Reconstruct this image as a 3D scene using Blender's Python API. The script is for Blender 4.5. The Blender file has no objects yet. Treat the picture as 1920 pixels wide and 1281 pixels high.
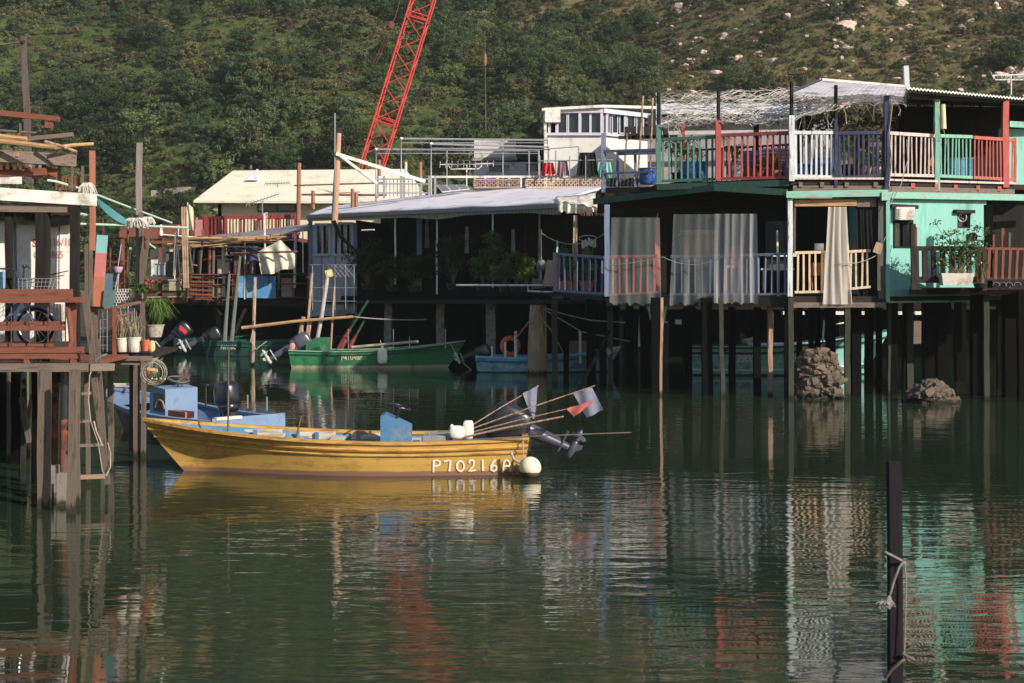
import bpy, bmesh, math, random
import numpy as np
from mathutils import Vector, Matrix, noise
R = math.radians
rnd = random.Random(7)
sc = bpy.context.scene
COL = sc.collection

# ---------------------------------------------------------------- camera, world, sun, exposure
F, HZ, CAMZ = 2700.0, 519.0, 3.13          # focal length and horizon row on a 1920 px wide frame, eye height (m)
cd = bpy.data.cameras.new('camera'); cam = bpy.data.objects.new('camera', cd); COL.objects.link(cam)
cam.location = (0, 0, CAMZ); cam.rotation_euler = (R(90), 0, 0)
cd.sensor_width = 36; cd.lens = F / 1920 * 36; cd.shift_y = -(640.5 - HZ) / 1920
cd.clip_start = 0.1; cd.clip_end = 3000
cd.dof.use_dof = True; cd.dof.focus_distance = 27; cd.dof.aperture_fstop = 5.0
sc.camera = cam

SUN_AZ, SUN_EL = 48.0, 27.5                # degrees right of the direction behind the camera, elevation
wd = bpy.data.worlds.new('World'); sc.world = wd; wd.use_nodes = True
wn = wd.node_tree.nodes; bgn = wn['Background']
sky = wn.new('ShaderNodeTexSky'); sky.sky_type = 'NISHITA'; sky.sun_disc = False
sky.sun_elevation = R(SUN_EL); sky.sun_rotation = R(180 - SUN_AZ)
wd.node_tree.links.new(sky.outputs[0], bgn.inputs[0]); bgn.inputs[1].default_value = 0.080
sl = bpy.data.lights.new('sun', 'SUN'); sl.energy = 4.2; sl.angle = R(0.6); sl.color = (1.0, 0.91, 0.78)
so = bpy.data.objects.new('sun', sl); COL.objects.link(so)
sdir = Vector((math.sin(R(SUN_AZ)) * math.cos(R(SUN_EL)), -math.cos(R(SUN_AZ)) * math.cos(R(SUN_EL)), math.sin(R(SUN_EL))))
so.rotation_euler = sdir.to_track_quat('Z', 'Y').to_euler(); so.location = (30, -30, 40)
vs = sc.view_settings
sc.display_settings.display_device = 'sRGB'
vs.view_transform = 'Standard'; vs.look = 'None'; vs.gamma = 1; vs.use_curve_mapping = False; vs.exposure = 0.5
sc.cycles.use_denoising = True
sc.cycles.max_bounces = 8; sc.cycles.transparent_max_bounces = 24; sc.cycles.sample_clamp_indirect = 4
sc.cycles.caustics_reflective = False; sc.cycles.caustics_refractive = False

# ---------------------------------------------------------------- placing helpers
def P(px, py, Y): return Vector(((px - 960) / F * Y, Y, CAMZ - (py - HZ) / F * Y))
def PX(px, Y): return (px - 960) / F * Y
def PZ(py, Y): return CAMZ - (py - HZ) / F * Y
def DW(py): return CAMZ * F / (py - HZ)     # distance of a point on the water seen at row py
def V(*a): return Vector(a)
def lin(c):
    c /= 255.0
    return c / 12.92 if c <= 0.04045 else ((c + 0.055) / 1.055) ** 2.4
def C(r, g, b, k=1.0, ds=0.21):
    c = [lin(x) * k for x in (r, g, b)]; y = .25 * c[0] + .62 * c[1] + .13 * c[2]
    return tuple(min(.9, x + (y - x) * ds) for x in c)
def lerp(a, b, t): return a + (b - a) * t
def smooth(a, b, x):
    t = max(0.0, min(1.0, (x - a) / (b - a))); return t * t * (3 - 2 * t)
def hill_z(x, y):
    t = max(0.0, y - 112.0)
    n = noise.fractal(V(x / 38, y / 38, 1.7), 1.0, 2.0, 4) * 5.5 * min(1.0, t / 25)
    r = -math.sin((x + 0.75 * y) / 17.0 + 2.0 * noise.noise(V(x / 60, y / 60, 9))) * 1.6 * min(1.0, t / 25)
    return 1.4 + 0.52 * t + n + r

# ---------------------------------------------------------------- materials
MATS = {}
def M(name, col, rough=0.65, var=0.18, scale=5.0, st=(1, 1, 1), tide=False, dirt=None, bump=0.0, metal=0.0, spec=0.2,
      leaf=0.0, alpha=None, rand=0.0, coat=0.0, below=None, stripe=None):
    """noise-mottled Principled material; dirt=(colour, amount, scale); below=(z, colour) repaints the hull below a line"""
    if name in MATS: return MATS[name]
    m = bpy.data.materials.new(name); m.use_nodes = True
    nt = m.node_tree; N = nt.nodes; L = nt.links
    bs = N['Principled BSDF']
    tc = N.new('ShaderNodeTexCoord'); mp = N.new('ShaderNodeMapping'); mp.inputs['Scale'].default_value = st
    L.new(tc.outputs['Object'], mp.inputs[0])
    nz = N.new('ShaderNodeTexNoise'); nz.inputs['Scale'].default_value = scale; nz.inputs['Detail'].default_value = 7
    nz.inputs['Roughness'].default_value = 0.65; L.new(mp.outputs[0], nz.inputs['Vector'])
    rp = N.new('ShaderNodeMapRange'); rp.inputs[1].default_value = 0.3; rp.inputs[2].default_value = 0.7
    rp.inputs[3].default_value = 1 - var; rp.inputs[4].default_value = 1 + var; L.new(nz.outputs[0], rp.inputs[0])
    mul = N.new('ShaderNodeMix'); mul.data_type = 'RGBA'; mul.blend_type = 'MULTIPLY'; mul.inputs[0].default_value = 1
    mul.inputs[6].default_value = (*col, 1); L.new(rp.outputs[0], mul.inputs[7])
    out = mul.outputs[2]
    def mixc(fac, colr):
        nonlocal out
        mx = N.new('ShaderNodeMix'); mx.data_type = 'RGBA'; mx.inputs[7].default_value = (*colr, 1)
        L.new(out, mx.inputs[6]); L.new(fac, mx.inputs[0]); out = mx.outputs[2]
    if stripe:                               # (colour, scale, axis): ridge-like planks or corrugation lines
        sx = N.new('ShaderNodeTexWave'); sx.bands_direction = stripe[2]; sx.inputs['Scale'].default_value = stripe[1]
        sx.inputs['Distortion'].default_value = 0.6; L.new(tc.outputs['Object'], sx.inputs[0])
        pr = N.new('ShaderNodeMapRange'); pr.inputs[1].default_value = 0.0; pr.inputs[2].default_value = 0.12
        pr.inputs[3].default_value = 0.85; pr.inputs[4].default_value = 0.0; L.new(sx.outputs[1], pr.inputs[0])
        mixc(pr.outputs[0], stripe[0])
    if below:
        sp = N.new('ShaderNodeSeparateXYZ'); L.new(tc.outputs['Object'], sp.inputs[0])
        ad = N.new('ShaderNodeMath'); ad.operation = 'MULTIPLY_ADD'; ad.inputs[1].default_value = 0.06; L.new(nz.outputs[0], ad.inputs[0]); L.new(sp.outputs[2], ad.inputs[2])
        br = N.new('ShaderNodeMapRange'); br.inputs[1].default_value = below[0] + 0.02; br.inputs[2].default_value = below[0] + 0.035
        br.inputs[3].default_value = 1; br.inputs[4].default_value = 0; L.new(ad.outputs[0], br.inputs[0]); mixc(br.outputs[0], below[1])
    if dirt:
        n2 = N.new('ShaderNodeTexNoise'); n2.inputs['Scale'].default_value = dirt[2]; n2.inputs['Detail'].default_value = 8
        n2.inputs['Roughness'].default_value = 0.7; L.new(mp.outputs[0], n2.inputs['Vector'])
        dr = N.new('ShaderNodeMapRange'); dr.inputs[1].default_value = 0.62 - 0.25 * dirt[1]; dr.inputs[2].default_value = 0.74 - 0.2 * dirt[1]
        dr.inputs[4].default_value = 0.85; L.new(n2.outputs[0], dr.inputs[0]); mixc(dr.outputs[0], dirt[0])
    if tide:                                 # weed and wet wood up to the high-water mark, a paler barnacle ring on top
        ge = N.new('ShaderNodeNewGeometry'); sp = N.new('ShaderNodeSeparateXYZ'); L.new(ge.outputs['Position'], sp.inputs[0])
        ad = N.new('ShaderNodeMath'); ad.operation = 'MULTIPLY_ADD'; ad.inputs[1].default_value = 0.35; L.new(nz.outputs[0], ad.inputs[0]); L.new(sp.outputs[2], ad.inputs[2])
        for z0, z1, cc in ((1.05, 0.75, tuple(x * 0.7 + 0.02 for x in col)), (0.32, 0.24, (0.022, 0.02, 0.014))):
            br = N.new('ShaderNodeMapRange'); br.inputs[1].default_value = z1; br.inputs[2].default_value = z0
            br.inputs[3].default_value = 0.9; br.inputs[4].default_value = 0; L.new(ad.outputs[0], br.inputs[0]); mixc(br.outputs[0], cc)
    if rand:
        oi = N.new('ShaderNodeObjectInfo'); hs = N.new('ShaderNodeHueSaturation')
        r1 = N.new('ShaderNodeMapRange'); r1.inputs[3].default_value = 1 - rand; r1.inputs[4].default_value = 1 + rand; L.new(oi.outputs['Random'], r1.inputs[0])
        L.new(r1.outputs[0], hs.inputs['Value'])
        r2 = N.new('ShaderNodeMapRange'); r2.inputs[3].default_value = 0.5 - rand * 0.10; r2.inputs[4].default_value = 0.5 + rand * 0.07
        wn_ = N.new('ShaderNodeTexWhiteNoise'); wn_.noise_dimensions = '1D'; L.new(oi.outputs['Random'], wn_.inputs['W']); L.new(wn_.outputs[0], r2.inputs[0])
        L.new(r2.outputs[0], hs.inputs['Hue']); L.new(out, hs.inputs['Color']); out = hs.outputs[0]
    L.new(out, bs.inputs['Base Color'])
    bs.inputs['Roughness'].default_value = rough; bs.inputs['Metallic'].default_value = metal
    bs.inputs['Specular IOR Level'].default_value = spec; bs.inputs['Coat Weight'].default_value = coat
    if bump:
        bp = N.new('ShaderNodeBump'); bp.inputs['Distance'].default_value = bump; bp.inputs['Strength'].default_value = 0.8
        L.new(nz.outputs[0], bp.inputs['Height']); L.new(bp.outputs[0], bs.inputs['Normal'])
    if leaf:
        tr = N.new('ShaderNodeBsdfTranslucent'); L.new(out, tr.inputs[0]); ms = N.new('ShaderNodeMixShader'); ms.inputs[0].default_value = leaf
        L.new(bs.outputs[0], ms.inputs[1]); L.new(tr.outputs[0], ms.inputs[2]); L.new(ms.outputs[0], N['Material Output'].inputs[0])
    if alpha is not None:                    # thin sheer cloth or plastic: part of the light passes straight through
        tp = N.new('ShaderNodeBsdfTransparent'); ms = N.new('ShaderNodeMixShader')
        r3 = N.new('ShaderNodeMapRange'); r3.inputs[3].default_value = max(0, alpha - 0.13); r3.inputs[4].default_value = min(1, alpha + 0.13)
        L.new(nz.outputs[0], r3.inputs[0]); L.new(r3.outputs[0], ms.inputs[0])
        src = N['Material Output'].inputs[0].links[0].from_socket
        L.new(tp.outputs[0], ms.inputs[1]); L.new(src, ms.inputs[2]); L.new(ms.outputs[0], N['Material Output'].inputs[0])
    MATS[name] = m
    return m

VG, HG, YG = (7, 7, 0.7), (0.7, 7, 7), (7, 0.7, 7)     # wood grain running along z, x, y
grey_v = M('weathered_wood_upright', C(116, 99, 86), 0.85, 0.45, 3, VG, tide=True, bump=0.01, dirt=((0.035, 0.027, 0.022), 0.55, 3))
grey_h = M('weathered_wood_level', C(128, 110, 98), 0.85, 0.35, 3, HG, bump=0.01, dirt=((0.06, 0.05, 0.04), 0.5, 3))
dark_v = M('dark_wood_upright', C(37, 33, 29), 0.85, 0.35, 3, VG, tide=True, bump=0.01)
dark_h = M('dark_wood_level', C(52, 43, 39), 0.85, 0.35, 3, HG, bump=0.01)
black_v = M('shade_black_wood_upright', C(11, 11, 10), 0.85, 0.3, 3, VG, tide=False, bump=0.008, spec=.08)  # near-black tone puts the shade around the houses into the wood
pile_v = M('green_grey_pile_timber', C(66, 68, 56), 0.85, 0.4, 3, VG, tide=True, bump=0.01, spec=.1, dirt=((.02, .022, .018), .55, 3))
tan_v = M('bare_wood_upright', C(178, 142, 112), 0.8, 0.3, 3, VG, tide=True, bump=0.006, dirt=(C(90, 66, 50), 0.55, 4))
brown_h = M('red_brown_stained_wood_level', C(138, 78, 54), 0.7, 0.28, 3, HG, bump=0.006, dirt=(C(70, 40, 32), 0.5, 3))
brown_v = M('red_brown_stained_wood_upright', C(138, 78, 54), 0.7, 0.28, 3, VG, bump=0.006, dirt=(C(70, 40, 32), 0.5, 3))
bamboo_m = M('bamboo', C(190, 146, 92), 0.55, 0.25, 3, HG, dirt=(C(110, 82, 52), 0.5, 4))
bamboo_v = M('bamboo_upright', C(186, 152, 122), 0.55, 0.25, 3, VG, tide=True, dirt=(C(110, 82, 62), 0.5, 4))
steel = M('galvanised_steel', C(176, 176, 180), 0.4, 0.12, 8, metal=0.6)
rust = M('rusty_steel', C(128, 70, 48), 0.9, 0.4, 9, tide=True, bump=0.01, dirt=(C(56, 34, 26), 0.7, 6))
black_m = M('black_plastic', C(38, 40, 46), 0.35, 0.1, 5, spec=0.5)
chrome = M('polished_steel', C(205, 205, 205), 0.2, 0.05, metal=0.9)
white_p = M('white_paint', C(226, 222, 212), 0.55, 0.08, 3, dirt=(C(150, 138, 120), 0.45, 2.2))
rope_m = M('pale_rope', C(172, 160, 142), 0.9, 0.25, 20)
conc = M('old_concrete', C(150, 140, 126), 0.95, 0.3, 6, tide=True, bump=0.02, dirt=(C(80, 72, 60), 0.5, 5))

# ---------------------------------------------------------------- mesh building
class MB:
    def __init__(s, xf=None): s.v = []; s.f = []; s.m = []; s.k = 0; s.xf = xf
    def add(s, vs, fs, k=None):
        o = len(s.v)
        if s.xf is not None: vs = [s.xf @ Vector(p) for p in vs]
        s.v += [tuple(p) for p in vs]; s.f += [tuple(i + o for i in f) for f in fs]; s.m += [s.k if k is None else k] * len(fs)
        return s
    def box(s, c, size, rz=0, rx=0, ry=0):
        m = Matrix.Translation(c) @ Matrix.Rotation(rz, 4, 'Z') @ Matrix.Rotation(ry, 4, 'Y') @ Matrix.Rotation(rx, 4, 'X')
        a, b, d = (x / 2 for x in size)
        vs = [m @ V(x, y, z) for x in (-a, a) for y in (-b, b) for z in (-d, d)]
        return s.add(vs, [(0, 1, 3, 2), (4, 6, 7, 5), (0, 4, 5, 1), (2, 3, 7, 6), (0, 2, 6, 4), (1, 5, 7, 3)])
    def bar(s, p0, p1, w, d=None, w1=None, seg=1, wob=0.0):
        """square timber from p0 to p1: w across the view, d the other way; seg and wob bend it slightly"""
        p0, p1 = Vector(p0), Vector(p1); d = d or w; t = p1 - p0
        if t.length < 1e-6: return s
        z = t.normalized(); ref = V(0, 1, 0) if abs(z.y) < 0.8 else V(0, 0, 1)
        x = z.cross(ref).normalized(); y = z.cross(x).normalized()
        vs = []
        for i in range(seg + 1):
            q = i / seg; c = p0.lerp(p1, q); ww = lerp(w, w1 or w, q)
            if wob and 0 < i < seg: c = c + x * rnd.uniform(-wob, wob) + y * rnd.uniform(-wob, wob)
            for a, b in ((-1, -1), (1, -1), (1, 1), (-1, 1)): vs.append(c + x * a * ww / 2 + y * b * (d * ww / w) / 2)
        fs = [(0, 3, 2, 1), tuple(4 * seg + i for i in range(4))]
        for i in range(seg):
            for j in range(4): fs.append((4 * i + j, 4 * i + (j + 1) % 4, 4 * i + 4 + (j + 1) % 4, 4 * i + 4 + j))
        return s.add(vs, fs)
    def tube(s, pts, r, n=7, r1=None, cap=True):
        pts = [Vector(p) for p in pts]; K = len(pts); vs = []
        t = (pts[1] - pts[0]).normalized(); x = t.cross(V(0, 0, 1) if abs(t.z) < 0.9 else V(1, 0, 0)).normalized()
        for i, p in enumerate(pts):
            t = (pts[min(i + 1, K - 1)] - pts[max(i - 1, 0)]).normalized()
            x = (x - t * x.dot(t)); x = x.normalized() if x.length > 1e-6 else t.orthogonal().normalized(); y = t.cross(x)
            rr = r[i] if isinstance(r, (list, tuple)) else (lerp(r, r1, i / (K - 1)) if r1 is not None else r)
            for j in range(n):
                a = 2 * math.pi * j / n; vs.append(p + x * math.cos(a) * rr + y * math.sin(a) * rr)
        fs = [(i * n + j, i * n + (j + 1) % n, (i + 1) * n + (j + 1) % n, (i + 1) * n + j) for i in range(K - 1) for j in range(n)]
        if cap: fs += [tuple(range(n - 1, -1, -1)), tuple((K - 1) * n + j for j in range(n))]
        return s.add(vs, fs)
    def lathe(s, prof, c, n=16, axis=None):
        c = Vector(c); q = Vector(axis).normalized().to_track_quat('Z', 'Y') if axis is not None else None; vs = []
        for r, z in prof:
            for j in range(n):
                a = 2 * math.pi * j / n; p = V(r * math.cos(a), r * math.sin(a), z)
                vs.append(c + (q @ p if q else p))
        K = len(prof)
        fs = [(i * n + j, i * n + (j + 1) % n, (i + 1) * n + (j + 1) % n, (i + 1) * n + j) for i in range(K - 1) for j in range(n)]
        fs += [tuple(range(n - 1, -1, -1)), tuple((K - 1) * n + j for j in range(n))]
        return s.add(vs, fs)
    def ball(s, c, rad, pw=1.0, nu=16, nv=10, jit=0.0):
        """superellipsoid; pw < 1 squares it off"""
        c = Vector(c); vs = []
        sg = lambda x, p: math.copysign(abs(x) ** p, x)
        for i in range(nv + 1):
            th = -math.pi / 2 + math.pi * i / nv
            for j in range(nu):
                ph = 2 * math.pi * j / nu; k = 1 + (rnd.uniform(-jit, jit) if jit else 0)
                vs.append(c + V(sg(math.cos(th), pw) * sg(math.cos(ph), pw) * rad[0] * k, sg(math.cos(th), pw) * sg(math.sin(ph), pw) * rad[1] * k, sg(math.sin(th), pw) * rad[2] * k))
        fs = [(i * nu + j, i * nu + (j + 1) % nu, (i + 1) * nu + (j + 1) % nu, (i + 1) * nu + j) for i in range(nv) for j in range(nu)]
        return s.add(vs, fs)
    def torus(s, c, Rr, r, axis=(0, 0, 1), n=24, m=7, a0=0, a1=2 * math.pi):
        q = Vector(axis).normalized().to_track_quat('Z', 'Y'); full = abs(a1 - a0 - 2 * math.pi) < 1e-4
        pts = [Vector(c) + q @ V(Rr * math.cos(a0 + (a1 - a0) * i / n), Rr * math.sin(a0 + (a1 - a0) * i / n), 0) for i in range(n + 1)]
        return s.tube(pts, r, m, cap=not full)
    def grid(s, fn, nu, nv, k=None):
        vs = [fn(i / nu, j / nv) for j in range(nv + 1) for i in range(nu + 1)]
        fs = [(j * (nu + 1) + i, j * (nu + 1) + i + 1, (j + 1) * (nu + 1) + i + 1, (j + 1) * (nu + 1) + i) for j in range(nv) for i in range(nu)]
        return s.add(vs, fs, k)
    def slab(s, fn, nu, nv, off):
        """a sheet with a real thickness: off is the vector from its face to its back"""
        off = Vector(off); a = [Vector(fn(i / nu, j / nv)) for j in range(nv + 1) for i in range(nu + 1)]
        n = len(a); W = nu + 1; vs = a + [p + off for p in a]; fs = []
        for j in range(nv):
            for i in range(nu):
                q = (j * W + i, j * W + i + 1, (j + 1) * W + i + 1, (j + 1) * W + i); fs += [q, tuple(x + n for x in reversed(q))]
        rim = [i for i in range(W)] + [j * W + nu for j in range(1, nv + 1)] + [nv * W + i for i in range(nu - 1, -1, -1)] + [j * W for j in range(nv - 1, 0, -1)]
        for i in range(len(rim)):
            x, y = rim[i], rim[(i + 1) % len(rim)]; fs.append((y, x, x + n, y + n))
        return s.add(vs, fs)
    def prism(s, pts, off):
        off = Vector(off); a = [Vector(p) for p in pts]; n = len(a)
        fs = [tuple(range(n)), tuple(range(2 * n - 1, n - 1, -1))] + [((i + 1) % n, i, i + n, (i + 1) % n + n) for i in range(n)]
        return s.add(a + [p + off for p in a], fs)
    def leaves(s, c, rad, n, size, hang=0.0, flat=0.0, shell=0.5, asp=0.5, k=None):
        """n leaf-shaped faces through an ellipsoid's volume"""
        c = Vector(c)
        for _ in range(n):
            d = V(rnd.gauss(0, 1), rnd.gauss(0, 1), rnd.gauss(0, 1)).normalized() * (rnd.random() ** shell)
            p = c + V(d.x * rad[0], d.y * rad[1], d.z * rad[2])
            nn = (d + V(rnd.gauss(0, .6), rnd.gauss(0, .6), rnd.gauss(0, .6) + flat)).normalized()
            u = nn.cross(V(rnd.gauss(0, 1), rnd.gauss(0, 1), rnd.gauss(0, 1) - hang)).normalized(); w = nn.cross(u)
            L_ = size * rnd.uniform(.6, 1.35); b = L_ * asp
            s.add([p - u * L_ / 2, p + w * b / 2 - u * L_ * .08, p + u * L_ / 2, p - w * b / 2 - u * L_ * .08], [(0, 1, 2, 3)], k)
        return s
    def build(s, name, mat, parent=None, sm=False):
        me = bpy.data.meshes.new(name)
        if parent is None:
            a = np.array(s.v, dtype=float); o = V(*((a.min(0) + a.max(0)) / 2)); o.z = a[:, 2].min()
        else: o = wloc(parent)
        me.from_pydata([(x - o.x, y - o.y, z - o.z) for x, y, z in s.v], [], s.f)
        for m in (mat if isinstance(mat, (list, tuple)) else [mat]): me.materials.append(m)
        if any(s.m): me.polygons.foreach_set('material_index', s.m)
        if sm:
            me.polygons.foreach_set('use_smooth', [True] * len(s.f))
            if sm != 'all': me.set_sharp_from_angle(angle=R(42))
        ob = bpy.data.objects.new(name, me); COL.objects.link(ob)
        if parent is None: ob.location = o
        else: ob.parent = parent
        return ob
def wloc(o):
    p = Vector(o.location)
    while o.parent: o = o.parent; p = p + Vector(o.location)
    return p
def tag(o, label=None, cat=None, group=None, kind=None):
    if label: o['label'] = label
    if cat: o['category'] = cat
    if group: o['group'] = group
    if kind or cat: o['kind'] = kind or 'thing'
    return o
def thing(name, label, cat, loc=(0, 0, 0), group=None):
    o = bpy.data.objects.new(name, None); o.empty_display_size = 0.2; COL.objects.link(o); o.location = loc
    return tag(o, label, cat, group)
def solo(mb, name, mat, label, cat, group=None, sm=False): return tag(mb.build(name, mat, None, sm), label, cat, group)
def dup(root, loc, rz=0, scl=1.0, label=None):
    r = root.copy(); COL.objects.link(r); r.location = loc; r.rotation_euler = (0, 0, rz); r.scale = (scl,) * 3
    if label: r['label'] = label
    for ch in list(root.children):
        c = ch.copy(); COL.objects.link(c); c.parent = r
        for g in list(ch.children):
            d = g.copy(); COL.objects.link(d); d.parent = c
    return r
def text_mesh(txt, shear=0.0):
    """the built-in font as flat faces: list of (u, v) in units of letter height, faces, width"""
    cu = bpy.data.curves.new('txt', 'FONT'); cu.body = txt; cu.resolution_u = 3; cu.shear = shear; cu.offset = .018
    ob = bpy.data.objects.new('txt', cu); COL.objects.link(ob)
    dg = bpy.context.evaluated_depsgraph_get(); dg.update()
    me = ob.evaluated_get(dg).to_mesh()
    vs = [(v.co.x / 0.7, v.co.y / 0.7) for v in me.vertices]; fs = [tuple(p.vertices) for p in me.polygons]
    ob.evaluated_get(dg).to_mesh_clear(); bpy.data.objects.remove(ob); bpy.data.curves.remove(cu)
    x0 = min(v[0] for v in vs); w = max(v[0] for v in vs) - x0
    return [(x - x0, y) for x, y in vs], fs, w
def sag(a, b, d, n=10): return [Vector(a).lerp(Vector(b), i / n) - V(0, 0, d * 4 * (i / n) * (1 - i / n)) for i in range(n + 1)]
# ---------------------------------------------------------------- water
def water_material():
    m = bpy.data.materials.new('green_creek_water'); m.use_nodes = True
    nt = m.node_tree; N = nt.nodes; L = nt.links; bs = N['Principled BSDF']
    bs.inputs['Base Color'].default_value = (0.021, 0.036, 0.020, 1); bs.inputs['Roughness'].default_value = 0.025; bs.inputs['IOR'].default_value = 1.95
    tc = N.new('ShaderNodeTexCoord')
    def nz(scale, st, det, rot=0.0, dist=0.0):
        mp = N.new('ShaderNodeMapping'); mp.inputs['Scale'].default_value = st; mp.inputs['Rotation'].default_value = (0, 0, rot); L.new(tc.outputs['Object'], mp.inputs[0])
        n = N.new('ShaderNodeTexNoise'); n.inputs['Scale'].default_value = scale; n.inputs['Detail'].default_value = det; n.inputs['Distortion'].default_value = dist
        L.new(mp.outputs[0], n.inputs['Vector']); return n.outputs[0]
    def mth(op, a, b, c=None):
        x = N.new('ShaderNodeMath'); x.operation = op
        for i, q in enumerate((a, b, c)):
            if q is None: continue
            if isinstance(q, float): x.inputs[i].default_value = q
            else: L.new(q, x.inputs[i])
        return x.outputs[0]
    swell = nz(0.55, (0.55, 1.3, 1), 2.0, 0.15, 0.4)          # long lazy undulation
    rip = nz(2.4, (0.5, 1.5, 1), 2.0, -0.12, 0.6)            # ripples with crests across the view
    fine = nz(7.5, (0.45, 1.3, 1), 2.0, 0.1, 0.3)
    patch = nz(0.10, (0.6, 1.2, 1), 2.0, 0.4)                # calmer and livelier patches
    pr = N.new('ShaderNodeMapRange'); pr.inputs[1].default_value = 0.38; pr.inputs[2].default_value = 0.62; pr.inputs[3].default_value = 0.25; pr.inputs[4].default_value = 1.5; L.new(patch, pr.inputs[0])
    h = mth('MULTIPLY', mth('ADD', mth('MULTIPLY', rip, 0.0068), mth('MULTIPLY', fine, 0.0014)), pr.outputs[0])
    h = mth('MULTIPLY_ADD', swell, 0.0065, h)
    bp = N.new('ShaderNodeBump'); bp.inputs['Distance'].default_value = 1.0; bp.inputs['Strength'].default_value = 1.0; L.new(h, bp.inputs['Height']); L.new(bp.outputs[0], bs.inputs['Normal'])
    return m
w = MB(); w.grid(lambda u, v: V(lerp(-260, 260, u), lerp(-60, 108, v), 0), 4, 4)
tag(w.build('water', water_material()), kind='structure')

# ---------------------------------------------------------------- land: mud bank under the village, the hill
mud = M('tidal_mud', C(74, 66, 54), 0.95, 0.35, 2.5, bump=0.05)
b = MB(); b.grid(lambda u, v: V(lerp(-120, 120, u), lerp(60, 114, v), lerp(-0.5, 1.7, smooth(0, 0.55, v)) + 0.25 * noise.noise(V(u * 70, v * 30, 3))), 100, 30)
tag(b.build('mud_bank', mud, None, True), kind='structure')

def hill_material():
    m = bpy.data.materials.new('hillside_soil_and_grass'); m.use_nodes = True
    nt = m.node_tree; N = nt.nodes; L = nt.links; bs = N['Principled BSDF']; bs.inputs['Roughness'].default_value = 0.95; bs.inputs['Specular IOR Level'].default_value = 0.1
    ge = N.new('ShaderNodeNewGeometry')
    def nz(s, d=8):
        n = N.new('ShaderNodeTexNoise'); n.inputs['Scale'].default_value = s; n.inputs['Detail'].default_value = d; n.inputs['Roughness'].default_value = 0.65; L.new(ge.outputs['Position'], n.inputs['Vector']); return n.outputs[0]
    def ramp(src, stops):
        r = N.new('ShaderNodeValToRGB'); L.new(src, r.inputs[0]); e = r.color_ramp.elements
        while len(e) < len(stops): e.new(0.5)
        for i, (p, c) in enumerate(stops): e[i].position = p; e[i].color = (*c, 1)
        return r.outputs[0]
    a = ramp(nz(0.09), [(0.35, (0.085, 0.090, 0.040)), (0.5, (0.150, 0.130, 0.060)), (0.66, (0.230, 0.175, 0.100))])
    c = ramp(nz(0.9), [(0.3, (0.35, 0.4, 0.3)), (0.55, (1, 1, 1)), (0.72, (1.5, 1.35, 1.15))])
    mx = N.new('ShaderNodeMix'); mx.data_type = 'RGBA'; mx.blend_type = 'MULTIPLY'; mx.inputs[0].default_value = 1; L.new(a, mx.inputs[6]); L.new(c, mx.inputs[7])
    sp = N.new('ShaderNodeSeparateXYZ'); L.new(ge.outputs['Position'], sp.inputs[0])
    def mr(src, a, b):
        q = N.new('ShaderNodeMapRange'); q.interpolation_type = 'SMOOTHSTEP'; q.inputs[1].default_value = a; q.inputs[2].default_value = b; L.new(src, q.inputs[0]); return q.outputs[0]
    mm = N.new('ShaderNodeMath'); mm.operation = 'MULTIPLY'; L.new(mr(sp.outputs[1], 176, 190), mm.inputs[0]); L.new(mr(sp.outputs[1], 236, 220), mm.inputs[1])
    lf = N.new('ShaderNodeMix'); lf.data_type = 'RGBA'; lf.blend_type = 'MULTIPLY'; L.new(mr(sp.outputs[0], 16, 4), lf.inputs[0]); L.new(mx.outputs[2], lf.inputs[6]); lf.inputs[7].default_value = (.56, .86, .60, 1); mx = lf
    dry = N.new('ShaderNodeMix'); dry.data_type = 'RGBA'; L.new(mm.outputs[0], dry.inputs[0]); L.new(mx.outputs[2], dry.inputs[6]); dry.inputs[7].default_value = (.26, .185, .09, 1)
    L.new(dry.outputs[2], bs.inputs['Base Color'])
    bp = N.new('ShaderNodeBump'); bp.inputs['Distance'].default_value = 0.5; bp.inputs['Strength'].default_value = 1; L.new(nz(1.6, 10), bp.inputs['Height']); L.new(bp.outputs[0], bs.inputs['Normal'])
    return m
h = MB()
def hp(u, v):
    x, y = lerp(-330, 330, u), 110 + 320 * v ** 1.35
    return V(x, y, hill_z(x, y))
h.grid(hp, 200, 130)
tag(h.build('hill', hill_material(), None, True), kind='structure')

leaf_dark = M('dark_evergreen_leaves', (0.074, 0.106, 0.048), 0.6, 0.35, 0.9, leaf=0.3, rand=0.5, spec=0.12)
leaf_mid = M('olive_leaves', (0.135, 0.155, 0.060), 0.6, 0.35, 0.9, leaf=0.2, rand=0.4, spec=0.2)
leaf_dry = M('dry_scrub_leaves', (0.170, 0.145, 0.075), 0.7, 0.35, 0.9, leaf=0.2, rand=0.4, spec=0.1)
bark = M('grey_bark', C(120, 108, 92), 0.9, 0.3, 3, VG)

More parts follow.
